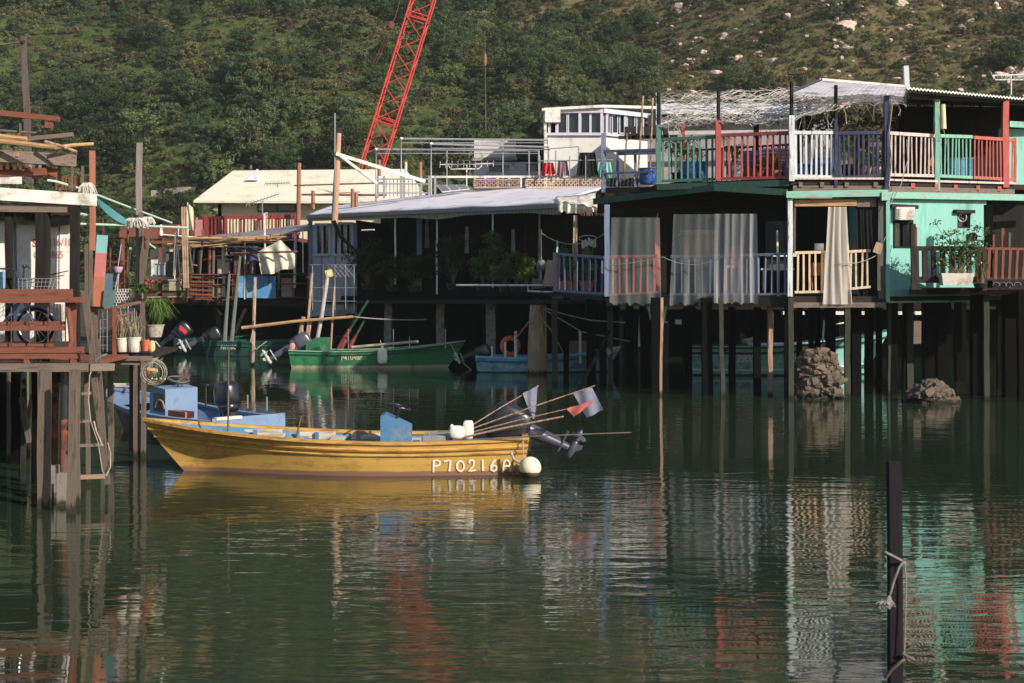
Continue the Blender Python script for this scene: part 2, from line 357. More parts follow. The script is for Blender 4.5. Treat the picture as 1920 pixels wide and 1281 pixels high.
def tree_kind(name, label, hgt, wid, ncl, nleaf, lsz, leafmat, px, Y):
    """trunk with limbs and an uneven crown of leaf clumps; stands on the hill"""
    x = PX(px, Y); z = hill_z(x, Y)
    t = thing(name, label, 'tree', (x, Y, z)); tb = MB(); cb = MB(); o = V(x, Y, z)
    top = o + V(rnd.uniform(-.4, .4), rnd.uniform(-.4, .4), hgt * .62)
    tb.tube([o - V(0, 0, .4), o.lerp(top, .5) + V(rnd.uniform(-.2, .2), 0, 0), top], [.16 * hgt / 5, .11 * hgt / 5, .05 * hgt / 5], 6)
    for i in range(ncl):
        a = rnd.uniform(0, 6.28); q = math.sqrt(rnd.random()); hh = rnd.uniform(.22, 1.0)
        rr = wid / 2 * q * (1.05 - .55 * abs(hh - .5) * 2 * rnd.uniform(.5, 1))
        c = o + V(math.cos(a) * rr, math.sin(a) * rr, hgt * hh)
        cr = rnd.uniform(.45, .85) * wid / 5
        cb.leaves(c, (cr, cr, cr * .6), nleaf, lsz, flat=.5, shell=.35, asp=.62)
        if i % 3 == 0: tb.tube([o.lerp(top, rnd.uniform(.35, .95)), c], .045, 5, .02)
    tb.build('trunk', bark, t, True); cr = cb.build('crown', leafmat, t)
    return t, cr
TREES = [tree_kind('broadleaf_tree', l, hg, wd_, nc, nl, ls, m_, px, Y) for l, hg, wd_, nc, nl, ls, m_, px, Y in (
    ('tall dark tree on the slope just behind the cream hipped roof', 5.6, 4.8, 44, 85, .25, leaf_dark, 470, 128),
    ('dense dark tree on the slope beside the foot of the red crane', 4.6, 5.2, 44, 85, .25, leaf_dark, 640, 128),
    ('broad dark tree on the slope above the grey flat-roofed block', 5.2, 5.8, 50, 85, .26, leaf_dark, 880, 130),
    ('rounded dark tree on the slope left of the glazed white upper storey', 4.2, 4.4, 38, 85, .24, leaf_dark, 985, 128),
    ('olive tree on the slope above the pointed weathered grey pole', 4.4, 4.6, 36, 80, .24, leaf_mid, 262, 132))]
SHRUBS = [tree_kind('scrub_bush', l, hg, wd_, nc, nl, ls, m_, px, Y) for l, hg, wd_, nc, nl, ls, m_, px, Y in (
    ('low olive bush on the dry slope above the dry vine trellis', 1.2, 2.1, 18, 34, .20, leaf_mid, 1300, 150),
    ('tawny dry bush on the slope above the corrugated roof', 1.0, 2.3, 18, 34, .19, leaf_dry, 1590, 150),
    ('dark round bush on the dry slope above the right end of the corrugated roof', 1.6, 2.1, 18, 38, .20, leaf_dark, 1840, 150),
    ('tawny grass bush on the bare patch of slope left of the cream hipped roof', 0.9, 2.7, 18, 34, .20, leaf_dry, 330, 124))]

def scatter(name, label, cat, pts, kinds):
    """one uncountable mass of vegetation: points carrying size and turn, leaf crowns instanced on them"""
    me = bpy.data.meshes.new(name); me.from_pydata([p[:3] for p in pts], [], [])
    a = me.attributes.new('scl', 'FLOAT', 'POINT'); a.data.foreach_set('value', [p[3] for p in pts])
    a = me.attributes.new('rot', 'FLOAT', 'POINT'); a.data.foreach_set('value', [rnd.uniform(0, 6.28) for p in pts])
    a = me.attributes.new('pick', 'INT', 'POINT'); a.data.foreach_set('value', [p[4] for p in pts])
    ob = bpy.data.objects.new(name, me); COL.objects.link(ob); tag(ob, label, cat, kind='stuff')
    ng = bpy.data.node_groups.new(name, 'GeometryNodeTree'); ng.interface.new_socket('Geometry', in_out='INPUT', socket_type='NodeSocketGeometry'); ng.interface.new_socket('Geometry', in_out='OUTPUT', socket_type='NodeSocketGeometry')
    N = ng.nodes; L = ng.links; gi = N.new('NodeGroupInput'); go = N.new('NodeGroupOutput'); jn = N.new('GeometryNodeJoinGeometry')
    def attr(nm, ty):
        q = N.new('GeometryNodeInputNamedAttribute'); q.data_type = ty; q.inputs[0].default_value = nm; return q.outputs[0]
    for i, kobj in enumerate(kinds):
        oi = N.new('GeometryNodeObjectInfo'); oi.transform_space = 'ORIGINAL'; oi.inputs[0].default_value = kobj; oi.inputs['As Instance'].default_value = False
        ip = N.new('GeometryNodeInstanceOnPoints'); L.new(gi.outputs[0], ip.inputs['Points']); L.new(oi.outputs['Geometry'], ip.inputs['Instance'])
        cp = N.new('FunctionNodeCompare'); cp.data_type = 'INT'; cp.operation = 'EQUAL'; L.new(attr('pick', 'INT'), cp.inputs[2]); cp.inputs[3].default_value = i; L.new(cp.outputs[0], ip.inputs['Selection'])
        cx = N.new('ShaderNodeCombineXYZ'); L.new(attr('rot', 'FLOAT'), cx.inputs[2]); L.new(cx.outputs[0], ip.inputs['Rotation']); L.new(attr('scl', 'FLOAT'), ip.inputs['Scale'])
        L.new(ip.outputs[0], jn.inputs[0])
    L.new(jn.outputs[0], go.inputs[0]); md = ob.modifiers.new('scatter', 'NODES'); md.node_group = ng
    return ob
def forest_share(x, y):
    """how wooded the slope is: thick on the left and in the middle, grassy ridges between, open scrub on the right"""
    q = x / y * 2700 + 960 + 60 * noise.noise(V(x / 12, y / 12, 5)); edge = 1215 - 0.35 * (y - 130)
    right = smooth(edge + 60, edge - 40, q)
    glade = noise.fractal(V((x + .6 * y) / 16, (y - .3 * x) / 34, 2.2), 1, 2, 3)
    left = 0.90 - 0.78 * smooth(-0.02, 0.24, glade)
    if 260 < q < 400 and y < 136: left *= 0.25
    left *= 1 - .85 * smooth(176, 188, y) * (1 - smooth(214, 228, y)) * smooth(-.4, -.1, noise.noise(V(x / 40, y / 25, 11)))
    return lerp(0.05, max(0.06, left), right)
fp, sp_ = [], []
y = 114.0
while y < 420:
    st = 1.85 if y < 260 else 5.0
    n = int((0.42 * y + 12) * 2 / st)
    for i in range(n):
        x = (i / n - .5) * 2 * (0.42 * y + 12) + rnd.uniform(-1, 1) * st * .6; yy = y + rnd.uniform(-.6, .6) * st
        s_ = forest_share(x, yy); k = 1.0 if y < 260 else 1.6
        if rnd.random() < s_: fp.append((x, yy, hill_z(x, yy) - .35, (.28 + .52 * rnd.random() ** 1.6) * k, 4 if rnd.random() < .33 else rnd.randrange(4)))
    for i in range(int(n * 6.5) if y < 260 else 0):
        x = rnd.uniform(-1, 1) * (0.42 * y + 12); yy = y + rnd.uniform(-.6, .6) * st; s_ = forest_share(x, yy)
        right = x / yy * 2700 + 960 > 1180
        if rnd.random() < (0.95 if right else 0.62) * (.25 if 184 < yy < 224 else 1): sp_.append((x, yy, hill_z(x, yy) - .15, rnd.uniform(.22, .8 if not right else .62), rnd.choice((0, 0, 1, 1, 1, 3, 3, 2)) if right else (rnd.choice((0, 0, 0, 1, 3, 0, 2)) if s_ < .45 else rnd.choice((2, 2, 0, 2)))))
    y += st
scatter('forest', 'dark green woodland covering the hillside', 'woodland', fp, [t[1] for t in TREES])
scatter('scrub', 'olive and tawny grass and low scrub covering the hillside', 'scrub', sp_, [t[1] for t in SHRUBS])

# pale granite boulders lying on the open slope
rock_m = M('pinkish_granite', C(214, 186, 166), 0.9, 0.3, 2.0, bump=0.05, dirt=(C(120, 100, 84), 0.5, 1.5), rand=.2)
def rock_mesh(sd, sx, sy, sz, sub=2):
    bm = bmesh.new(); bmesh.ops.create_icosphere(bm, subdivisions=sub, radius=1)
    for v in bm.verts:
        n = 1 + .42 * noise.noise(v.co * 1.3 + V(sd * 7.1, 0, 0)) + .2 * noise.noise(v.co * 3.1 + V(0, sd * 3.3, 0)); v.co = V(v.co.x * n * sx, v.co.y * n * sy, v.co.z * n * sz)
    me = bpy.data.meshes.new('boulder'); bm.to_mesh(me); bm.free(); me.materials.append(rock_m); return me
RM = [rock_mesh(i, rnd.uniform(.8, 1.4), rnd.uniform(.7, 1.1), rnd.uniform(.5, .75)) for i in range(5)]
nb = 0
while nb < 290:
    yy = rnd.uniform(146, 190); px = rnd.uniform(1190, 1960) if nb < 276 else rnd.uniform(330, 560)
    if px < 700: yy = rnd.uniform(118, 126)
    cl = noise.noise(V(px / 90, yy / 14, 4))
    if rnd.random() > .12 + 1.9 * max(0, cl) or (px > 700 and px - 1190 < (yy - 130) * -1.2): continue
    x = PX(px, yy); s = rnd.choice((.2, .25, .3, .36, .42, .5, .75)) * (1.25 if cl > .2 else 1)
    o = bpy.data.objects.new('boulder', rnd.choice(RM)); COL.objects.link(o); o.location = (x, yy, hill_z(x, yy) + .05 * s); o.rotation_euler = (rnd.uniform(-.3, .3), rnd.uniform(-.3, .3), rnd.uniform(0, 6)); o.scale = (s,) * 3
    if px < 700: tag(o, 'small pale boulder in the tawny grass above the cream hipped roof', 'boulder', 'pale boulders above the cream roof')
    else: tag(o, 'pale pinkish boulder strewn on the dry open slope', 'boulder', 'pale boulders on the dry slope')
    nb += 1
rb = MB()
for i in range(1500):
    yy = rnd.uniform(140, 192); px = rnd.uniform(1180, 1960); cl = noise.noise(V(px / 90, yy / 14, 4)) + .4 * noise.noise(V(px / 30, yy / 5, 7))
    if rnd.random() > .10 + 1.6 * max(0, cl) or px - 1190 < (yy - 130) * -1.2: continue
    s = rnd.uniform(.10, .32); x = PX(px, yy); rb.ball((x, yy, hill_z(x, yy) + s * .25), (s * rnd.uniform(.9, 1.6), s, s * rnd.uniform(.5, .9)), .8, 6, 4, .25)
tag(rb.build('hillside_rubble', rock_m), 'small pale stones scattered over the dry open slope', 'rubble', kind='stuff')
# a stretch of pale retaining wall up on the slope
mb = MB(); q0, q1 = P(283, 292, 126), P(366, 298, 126); q0.z = hill_z(q0.x, 126) + .55; q1.z = hill_z(q1.x, 126) + .45
mb.slab(lambda u, v: q0.lerp(q1, u) + V(0, 0, -1.4 + 1.4 * v + .12 * noise.noise(V(u * 6, v, 1))), 10, 2, (0, .5, 0))
solo(mb, 'retaining_wall', M('pale_rubble', C(160, 146, 128), .9, .3, 4, bump=.03), 'short pale stone wall half hidden in grass on the slope', 'wall')

# ---------------------------------------------------------------- red crane boom rising behind the cream roof
red_p = M('red_crane_paint', C(214, 52, 40), 0.45, 0.12, 4)
cr = thing('crane', 'tall red lattice crane boom rising behind the cream hipped roof', 'crane', tuple(P(688, 330, 104)))
a0, a1 = P(692, 330, 104), P(812, -60, 104); a1 = a0 + (a1 - a0) * 1.5
dr = (a1 - a0).normalized(); sx = V(dr.z, 0, -dr.x).normalized(); sy = dr.cross(sx); hw = 0.78
ch = [V(0, 0, 0) + sx * i * hw + sy * j * hw for i, j in ((-1, -1), (1, -1), (1, 1), (-1, 1))]
m1 = MB(); m2 = MB(); Lb = (a1 - a0).length; nseg = int(Lb / 1.25)
for c in ch: m1.tube([a0 + c, a1 + c], .064, 6)
for i in range(nseg):
    p, q = a0 + dr * Lb * i / nseg, a0 + dr * Lb * (i + 1) / nseg
    for k in range(4):
        c, d = ch[k], ch[(k + 1) % 4]; m2.tube([p + (c if (i + k) % 2 else d), q + (d if (i + k) % 2 else c)], .032, 5)
        if i % 6 == 3: m2.tube([p + c, p + d], .05, 5); m2.tube([p + dr * .35 + c, p + dr * .35 + d], .05, 5)
m1.build('boom_chord', red_p, cr); m2.build('boom_lacing', red_p, cr)
m3 = MB(); m3.box(a0 + V(0, 0, -2.6), (3.4, 3.0, 2.4)); m3.bar(a0 + V(0, 0, -1.5), a0 + dr * .4, 1.2); m3.build('crane_body', red_p, cr)
m3 = MB()
for s_ in (-1.4, 1.4): m3.prism([a0 + V(-2.6, s_ - .35, -4.9), a0 + V(2.6, s_ - .35, -4.9), a0 + V(3.0, s_ - .35, -4.3), a0 + V(2.6, s_ - .35, -3.8), a0 + V(-2.6, s_ - .35, -3.8), a0 + V(-3.0, s_ - .35, -4.3)], (0, .7, 0))
m3.build('crawler_track', black_m, cr)
# hook block and line hanging in front of the slope
mb = MB(); hk = P(733, 48, 100); mb.tube([hk, P(742, 30, 100)], .04, 4); mb.ball(hk, (.22, .15, .3), .7, 8, 6)
mb.tube([hk, P(700, 118, 100)], .02, 4); mb.tube([hk + V(.15, 0, 0), P(705, 120, 100)], .02, 4); mb.tube([P(742, 30, 100), P(790, -150, 104)], .02, 4)
solo(mb, 'hook_block', M('rust_red_iron', C(120, 60, 44), .7, .2), 'small rust-coloured pulley block hanging on thin cables left of the crane boom', 'pulley')
# tall thin pole with an orange float, behind the grey block
mb = MB(); mb.tube([P(911, 245, 70), P(909, 60, 70)], .028, 5, .015)
f_ = thing('flag_pole', 'very tall thin pole with a small orange wrapping, before the wooded hill', 'pole', tuple(P(911, 262, 70)))
mb.build('pole', grey_v, f_); mb = MB(); mb.ball(P(909.5, 112, 70), (.08, .08, .32), .8, 8, 8); mb.build('wrapping', M('faded_orange', C(150, 100, 74), .8), f_)

# a little sea air between the creek and the hill
hz = MB(); hz.box((0, 185, 98), (900, 520, 204)); air = hz.build('haze', [], None); tag(air, kind='stuff')
hm = bpy.data.materials.new('pale_sea_air'); hm.use_nodes = True; hm.node_tree.nodes.clear(); ho = hm.node_tree.nodes.new('ShaderNodeOutputMaterial'); pv = hm.node_tree.nodes.new('ShaderNodeVolumePrincipled')
pv.inputs['Color'].default_value = (.80, .88, .90, 1); pv.inputs['Density'].default_value = 0.00024; hm.node_tree.links.new(pv.outputs[0], ho.inputs['Volume']); air.data.materials.append(hm)
# ---------------------------------------------------------------- boats
class Boat:
    """local frame: x from stern (0) to bow (L), z = 0 at the waterline; near = +1 / -1 picks the y side that faces the camera"""
    def __init__(s, name, label, L, B, f0, f1, loc, rz, rake=.6, fmid=None):
        s.L, s.B, s.f0, s.f1, s.rake, s.fm = L, B, f0, f1, rake, fmid if fmid is not None else f0
        s.t = thing(name, label, 'boat'); s.loc = loc; s.rz = rz
    def done(s): s.t.location = s.loc; s.t.rotation_euler = (0, 0, s.rz)
    def half(s, t): return s.B / 2 * (.86 + .14 * min(1, t / .3) if t < .42 else max(.02, 1 - ((t - .42) / .58) ** 2.7))
    def sheer(s, t): return s.fm + (s.f0 - s.fm) * max(0, 1 - t / .4) ** 2 + (s.f1 - s.fm) * max(0, (t - .25) / .75) ** 2
    def surf(s, t, v, side=1, off=0.0):
        """v: 0 keel .. 1 gunwale"""
        b = s.half(t); z = lerp(-.22, s.sheer(t), v)
        fl = lerp(.0, .80, min(1, v / .16)) if v < .16 else lerp(.80, 1.0, ((v - .16) / .84) ** .8)
        pinch = 1 - smooth(.40, .93, t) * (1 - v) ** .52 * .94
        x = t * s.L - s.rake * smooth(.72, 1.0, t) * (1 - v) ** 1.1 - .10 * (1 - t) * 0 + (1 - v) * .12 * max(0, 1 - t * 6)
        return V(x, side * (b * fl * pinch + off), z)
    def inner(s, t, v, side=1):
        p = s.surf(t, v, side); th = min(.045, abs(p.y) * .8); return V(p.x, p.y - side * th, p.z)
    def hull(s, mat, name='hull'):
        m = MB(); vs = [0, .08, .16, .3, .45, .6, .75, .88, 1]; n = 26; W = len(vs) - 1
        for sd in (1, -1): m.grid(lambda u, v, sd=sd: s.surf(u, vs[int(round(v * W))], sd), n, W)
        m.grid(lambda u, v: s.surf(0, vs[int(round(v * W))], lerp(-1, 1, u)) if u in (0, 1) else V(s.surf(0, vs[int(round(v * W))], 1).x, s.surf(0, vs[int(round(v * W))], 1).y * lerp(-1, 1, u), s.surf(0, vs[int(round(v * W))], 1).z), 4, W)
        return m.build(name, mat, s.t, True)
    def inside(s, mat, floor=.06):
        m = MB(); n = 26; t1 = .97
        def vf(t): return (floor + .22) / (s.sheer(t) + .22)
        for sd in (1, -1): m.grid(lambda u, v, sd=sd: s.inner(u * t1 + .008, lerp(vf(u * t1), .995, v), sd), n, 4)
        m.grid(lambda u, v: s.inner(u * t1 + .008, vf(u * t1), 1) * 1.0 if False else V(s.inner(u * t1 + .008, vf(u * t1)).x, s.inner(u * t1 + .008, vf(u * t1)).y * lerp(-1, 1, v), floor), n, 4)
        m.grid(lambda u, v: V(.04, s.inner(.008, .9).y * lerp(-1, 1, u), lerp(floor, s.sheer(0) - .005, v)), 4, 2)
        return m.build('inside_lining', mat, s.t, True)
    def cap(s, mat, w=.09, h=.035, out=.02):
        m = MB(); n = 34
        for sd in (1, -1):
            pts = [s.surf(i / n, 1, sd, out) for i in range(n + 1)]; vs = []
            for i, p in enumerate(pts):
                b = min(w, abs(p.y) + .012); q = V(p.x, p.y - sd * b, p.z)
                vs += [p - V(0, 0, h * .2), p + V(0, 0, h), q + V(0, 0, h), q - V(0, 0, h * .2)]
            m.add(vs, [(4 * i + j, 4 * i + (j + 1) % 4, 4 * i + 4 + (j + 1) % 4, 4 * i + 4 + j) for i in range(n) for j in range(4)] + [(0, 1, 2, 3), tuple(4 * n + j for j in range(4))])
        a = s.surf(0, 1, 1, out); m.box(V(a.x + w / 2, 0, a.z + h * .4), (w, abs(a.y) * 2, h * 1.21))
        return m.build('gunwale', mat, s.t)
    def strake(s, v, r, mat, name='rub_strake', dv=0.0):
        m = MB(); n = 34
        for sd in (1, -1): m.tube([s.surf(i / n, v + dv * i / n, sd, r * .4) for i in range(n + 1)], r, 6)
        return m.build(name, mat, s.t, True)
    def thwart(s, t, z, w, mat):
        b = abs(s.inner(t, .8).y) - .005; m = MB(); m.box(V(t * s.L, 0, z), (w, 2 * b, .045)); return m.build('thwart', mat, s.t)
    def skin(s, x, z, side):
        """point on the hull at local x and height z"""
        t = max(0, min(1, x / s.L)); v = (z + .22) / (s.sheer(t) + .22); p = s.surf(t, v, side, .014); return V(x, p.y, z)
    def text(s, txt, x0, z0, h, side, mat, wid=None, slope=0.0, shear=0.0):
        vs, fs, w = text_mesh(txt, shear); k = (wid / w) if wid else h; sg = 1 if side < 0 else -1
        m = MB(); m.add([s.skin(x0 + sg * u * k, z0 + vv * h + slope * u * k, side) + V(0, side * .002, 0) for u, vv in vs], fs); return m.build('registration_number', mat, s.t)
    def brush(s, strokes, x0, z0, h, wch, side, mat, th=.02):
        """hand painted characters: polylines in a unit cell, each drawn as a flat ribbon lying on the hull"""
        sg = 1 if side < 0 else -1; m = MB()
        for ci, (ox, polys) in enumerate(strokes):
            for pl in polys:
                vs = []; K = len(pl)
                for i, (u, v) in enumerate(pl):
                    a = pl[max(i - 1, 0)]; b = pl[min(i + 1, K - 1)]; d = V((b[0] - a[0]) * wch, (b[1] - a[1]) * h, 0); nn = V(-d.y, d.x, 0).normalized() * th * rnd.uniform(.42, .58)
                    for q in (-1, 1): vs.append(s.skin(x0 + sg * (ox + u * wch + nn.x * q), z0 + v * h + nn.y * q, side) + V(0, side * .002, 0))
                m.add(vs, [(2 * i, 2 * i + 2, 2 * i + 3, 2 * i + 1) for i in range(K - 1)])
        return m.build('registration_number', mat, s.t)
def outboard(par, pos, tilt, yaw, k, cowlm, legm, propm, red=None, covered=False):
    """outboard motor clamped on a transom; tilt swings the propeller up and aft"""
    xf = Matrix.Translation(pos) @ Matrix.Rotation(yaw, 4, 'Z') @ Matrix.Rotation(tilt, 4, 'Y') @ Matrix.Diagonal((k, k, k, 1))
    e = bpy.data.objects.new('outboard_motor', None); COL.objects.link(e); e.parent = par
    c = MB(xf); c.ball((.03, 0, .33), (.25, .165, .24), .55, 20, 12); c.ball((.0, 0, .10), (.2, .14, .1), .6, 16, 8)
    if covered: c.ball((.05, 0, .30), (.31, .19, .30), .5, 24, 14, .015)
    c.build('cowling', cowlm, e, 'all')
    if red:
        c = MB(xf)
        for q in (-1, 1): c.box((.0, q * .166, .33), (.30, .012, .12), ry=-.15)
        c.build('side_stripe', red, e)
    c = MB(xf); c.tube([(-.02, 0, .05), (-.03, 0, -.25), (-.05, 0, -.62)], [.115, .085, .06], 10); c.box((-.07, 0, -.2), (.12, .10, .5)); c.build('drive_leg', legm, e, True)
    c = MB(xf); c.prism([(-.26, -.09, -.52), (.06, -.07, -.52), (.10, 0, -.52), (.06, .07, -.52), (-.26, .09, -.52)], (0, 0, .025)); c.ball((-.06, 0, -.68), (.16, .055, .055), .9, 14, 8)
    c.prism([(-.02, -.012, -.71), (-.15, -.012, -.71), (-.17, -.012, -.80), (-.11, -.012, -.80)], (0, .024, 0)); c.build('gearcase', propm, e, True)
    c = MB(xf); c.lathe([(.05, 0), (.045, .12), (.01, .17)], (-.20, 0, -.68), 10, (-1, 0, 0))
    for i in range(3):
        a = i * 2.094 + .4; d = V(0, math.cos(a), math.sin(a)); t_ = V(.55, -math.sin(a), math.cos(a)).normalized(); o = V(-.26, 0, -.68)
        c.prism([o + d * .03 - t_ * .03, o + d * .08 - t_ * .06, o + d * .12 - t_ * .04, o + d * .125 + t_ * .02, o + d * .08 + t_ * .055, o + d * .03 + t_ * .04], (.012, 0, 0))
    c.build('propeller', propm, e, True)
    c = MB(Matrix.Translation(pos) @ Matrix.Rotation(yaw, 4, 'Z') @ Matrix.Diagonal((k, k, k, 1)))
    for q in (-.08, .08): c.bar((.0, q, .06), (.0, q, -.28), .05, .03); c.bar((.0, q, .05), (.14, q, .03), .03, .05); c.tube([(.12, q, .02), (.12, q, -.14)], .014, 6)
    c.tube([(.0, -.12, .03), (.0, .12, .03)], .025, 8); c.build('clamp_bracket', black_m, e)
    return e
def wheel(par, c, ax, r, matr, post=None):
    m = MB(); m.torus(c, r, r * .085, ax, 28, 6); q = Vector(ax).normalized().to_track_quat('Z', 'Y'); c = Vector(c); hub = c - Vector(ax).normalized() * r * .25
    for i in range(3): m.tube([hub, c + q @ V(r * math.cos(2.1 * i + .5), r * math.sin(2.1 * i + .5), 0)], r * .06, 5)
    m.ball(hub, (r * .17,) * 3, .9, 10, 6)
    if post: m.tube([hub, post], r * .12, 6)
    return m.build('steering_wheel', matr, par, True)

yel = M('yellow_boat_paint', C(208, 158, 30), 0.42, 0.10, 1.6, (1, 1, 2.5), below=(.075, C(150, 104, 84)), dirt=(C(160, 112, 30), .45, 2.2), spec=.4, stripe=(C(200, 151, 30), 1.9, 'Z'))
yel_t = M('yellow_trim_paint', C(204, 150, 40), 0.5, 0.14, 4, HG, dirt=(C(120, 82, 34), .5, 3))
blue_p = M('sea_blue_paint', C(66, 122, 166), 0.5, 0.12, 3, dirt=(C(140, 140, 134), .35, 2.5))
lblue = M('light_blue_paint', C(112, 142, 180), 0.45, 0.10, 2.5, dirt=(C(60, 80, 110), .35, 2.5))
lett = M('white_lettering', C(236, 226, 204), .6, .06)
cream_b = M('worn_cream_board', C(206, 194, 170), .7, .2, 4, HG, dirt=(C(110, 96, 80), .5, 3))
motor_b = M('dark_motor_paint', (.012, .014, .02), .28, .1, spec=.5, coat=.3)
motor_g = M('grey_motor_paint', C(70, 74, 92), .3, .1, spec=.5, coat=.2)
motor_w = M('pale_worn_metal', C(186, 184, 176), .5, .2, 9)

# yellow boat: bow to the left, broadside on
B1 = Boat('fishing_boat', 'yellow wooden motor boat with hand painted white number, tilted black outboard at its stern', 6.2, 1.62, .56, .82, (PX(989, 23.3), 23.36, 0), R(181.5), .86, .50)
B1.hull(yel); B1.inside(blue_p, .16); B1.cap(yel_t, .10, .04, .03); B1.strake(.87, .030, yel_t); B1.strake(.75, .020, yel_t)
for t_ in (.30, .50, .66): B1.thwart(t_, B1.sheer(t_) - .07, .22, cream_b)
for t_ in (.38, .45, .56, .61, .72, .8):
    m = MB()
    for sd in (-1, 1): m.box(B1.inner(t_, .86, sd) - V(0, sd * .05, -.02), (.06, .04, .17))
    m.build('rib', blue_p, B1.t)
for t_, l_ in ((.43, .5), (.56, .62), (.70, .62)):           # pale boards along the far side, under the rim
    m = MB(); m.box(B1.inner(t_, .93, -1) + V(0, .03, -.03), (l_, .03, .17)); m.build('side_board', cream_b, B1.t)
m = MB(); m.prism([V(1.88, -.30, .10), V(2.36, -.30, .10), V(2.36, -.30, .90), V(2.30, -.30, .92), V(1.88, -.30, .72)], (0, .62, 0)); con = m.build('steering_console', blue_p, B1.t)
wheel(B1.t, (2.06, .0, 1.03), (-.30, .0, 1), .17, black_m, (2.14, 0, .80))
m = MB(); m.box((1.30, .0, .48), (.34, .9, .20)); m.build('hatch_box', M('grey_fibreglass', C(120, 120, 120), .6, .15), B1.t)
outboard(B1.t, (-.02, .0, .62), R(63), 0, 1.12, black_m, motor_g, motor_g, covered=True)
glyph = {'P': [[(.05, -.05), (.08, .5), (.1, 1)], [(.1, .95), (.45, 1.02), (.8, .88), (.78, .62), (.4, .5), (.1, .5)]],
         '7': [[(.0, .88), (.35, .95), (.75, .98), (.72, .6), (.62, .02)]],
         '0': [[(.5 + .42 * math.sin(a), .48 + .44 * math.cos(a)) for a in [i * math.pi / 9 for i in range(19)]]],
         '2': [[(.08, .72), (.2, .95), (.5, 1.0), (.72, .82), (.62, .5), (.3, .2), (.05, .02), (.45, .05), (.9, .12)]],
         '1': [[(.42, 1.02), (.44, .5), (.46, .02)]],
         '6': [[(.72, .98), (.4, .8), (.15, .45), (.2, .1), (.5, .0), (.8, .15), (.78, .42), (.5, .52), (.22, .36)]],
         'A': [[(.06, -.12), (.1, .4), (.2, .82), (.5, .98), (.8, .8), (.9, .4), (.92, -.05)], [(.1, .42), (.5, .46), (.9, .42)]]}
x0 = B1.loc[0] - PX(812, 22.6)
B1.brush([(i * .182 - .02 + dx, glyph[c]) for i, (c, dx) in enumerate(zip('P70216A', (0, -.01, .0, .005, -.005, -.02, .0)))], x0, .065, .185, .135, 1, lett, .030)
m = MB(); m.tube([V(.10, .70, .60), V(.10, .80, .52), V(.09, .80, .30), V(.10, .76, .05)], .010, 6); m.tube([V(.10, .80, .33), V(.15, .84, .16), V(.19, .80, .04)], .010, 5); m.tube([V(.02, .80, .30), V(-.06, .86, .12)], .012, 5); m.build('fender_rope', rope_m, B1.t, True)
m = MB(); m.tube([V(4.80, .20, .60), V(4.79, .20, 1.98)], .016, 6, .012); m.build('thin_mast', grey_v, B1.t)
m = MB(); m.tube([V(3.68, .5, .55), V(3.60, .5, .92)], .014, 5); m.build('rowlock_pin', grey_v, B1.t)
B1.done()
ball = thing('mooring_buoy', 'round cream buoy with brown growth floating at the stern of the yellow boat', 'buoy', tuple(P(994, 893, 22.5)))
m = MB(); m.ball(P(994, 877, 22.45), (.172,) * 3, 1, 22, 14); m.build('float_ball', M('cream_buoy_plastic', C(232, 216, 184), .5, .08, 4, below=(.085, C(104, 84, 54))), ball, 'all')
m = MB(); m.tube([P(975, 868, 22.45), P(964, 862, 22.5), P(958, 848, 22.5)], .02, 6); m.build('lashing', rope_m, ball)
# things lying in the yellow boat
def flag_pole(name, label, a, b, r, cloth=None, mat=None, matp=tan_v):
    t = thing(name, label, 'flag' if cloth else 'pole', tuple(a)); m = MB(); m.tube([a, a.lerp(b, .5) + V(0, 0, .012), b], r, 6, r * .75); m.build('pole', matp, t, True)
    if cloth:
        m = MB(); q = [Vector(c) for c in cloth]
        def fn(u, v):
            p = q[0].lerp(q[1], u).lerp(q[3].lerp(q[2], u), v); return p + V(0, .03 * math.sin(u * 7 + v * 3), .006 * math.sin(u * 11))
        m.grid(fn, 8, 8); m.build('flag_cloth', mat, t, 'all')
    return t
grey_cl = M('faded_grey_flag_cloth', C(138, 140, 168), .9, .15, 8, leaf=.3); red_cl = M('faded_red_flag_cloth', C(226, 110, 98), .9, .25, 6, leaf=.3)
YB = 23.0
flag_pole('marker_flag', 'slim pole with a limp narrow grey flag in the yellow boat beside its motor', P(868, 808, YB), P(1010, 723, YB + .3), .011, (P(980, 738, YB + .2), P(1008, 724, YB + .3), P(1004, 783, YB + .3), P(998, 786, YB + .2)), grey_cl)
flag_pole('marker_flag', 'long pole with a square grey flag, leaning out over the stern of the yellow boat', P(860, 813, YB), P(1116, 723, YB - .1), .012, (P(1075, 738, YB - .1), P(1110, 726, YB - .1), P(1132, 768, YB - .1), P(1100, 784, YB - .1)), grey_cl)
flag_pole('marker_flag', 'pole with a ragged red and white pennant, below the square grey flag', P(880, 812, YB - .1), P(1063, 767, YB - .25), .010, (P(1062, 767, YB - .25), P(1112, 750, YB - .25), P(1110, 756, YB - .25), P(1076, 782, YB - .25)), red_cl)
flag_pole('boat_pole', 'thick pale wooden pole resting across the stern of the yellow boat', P(850, 824, YB - .2), P(1057, 781, YB - .3), .018, matp=tan_v)
flag_pole('boat_pole', 'thin grey rod lying nearly level, reaching far out past the stern of the yellow boat', P(820, 828, 22.62), P(1184, 811, 22.4), .012, matp=grey_h)
white_pl = M('white_plastic', C(236, 230, 210), .45, .06, 4, dirt=(C(170, 160, 140), .4, 3))
m = MB(); m.ball(P(857, 811, YB - .15), (.13, .1, .11), .6, 12, 8); m.ball(P(878, 806, YB - .15), (.085, .07, .15), .45, 12, 8); m.tube([P(845, 798, YB - .15), P(852, 803, YB - .15)], .03, 8)
solo(m, 'plastic_jug', white_pl, 'cut white plastic jug lying by the stern of the yellow boat', 'jug', None, True)
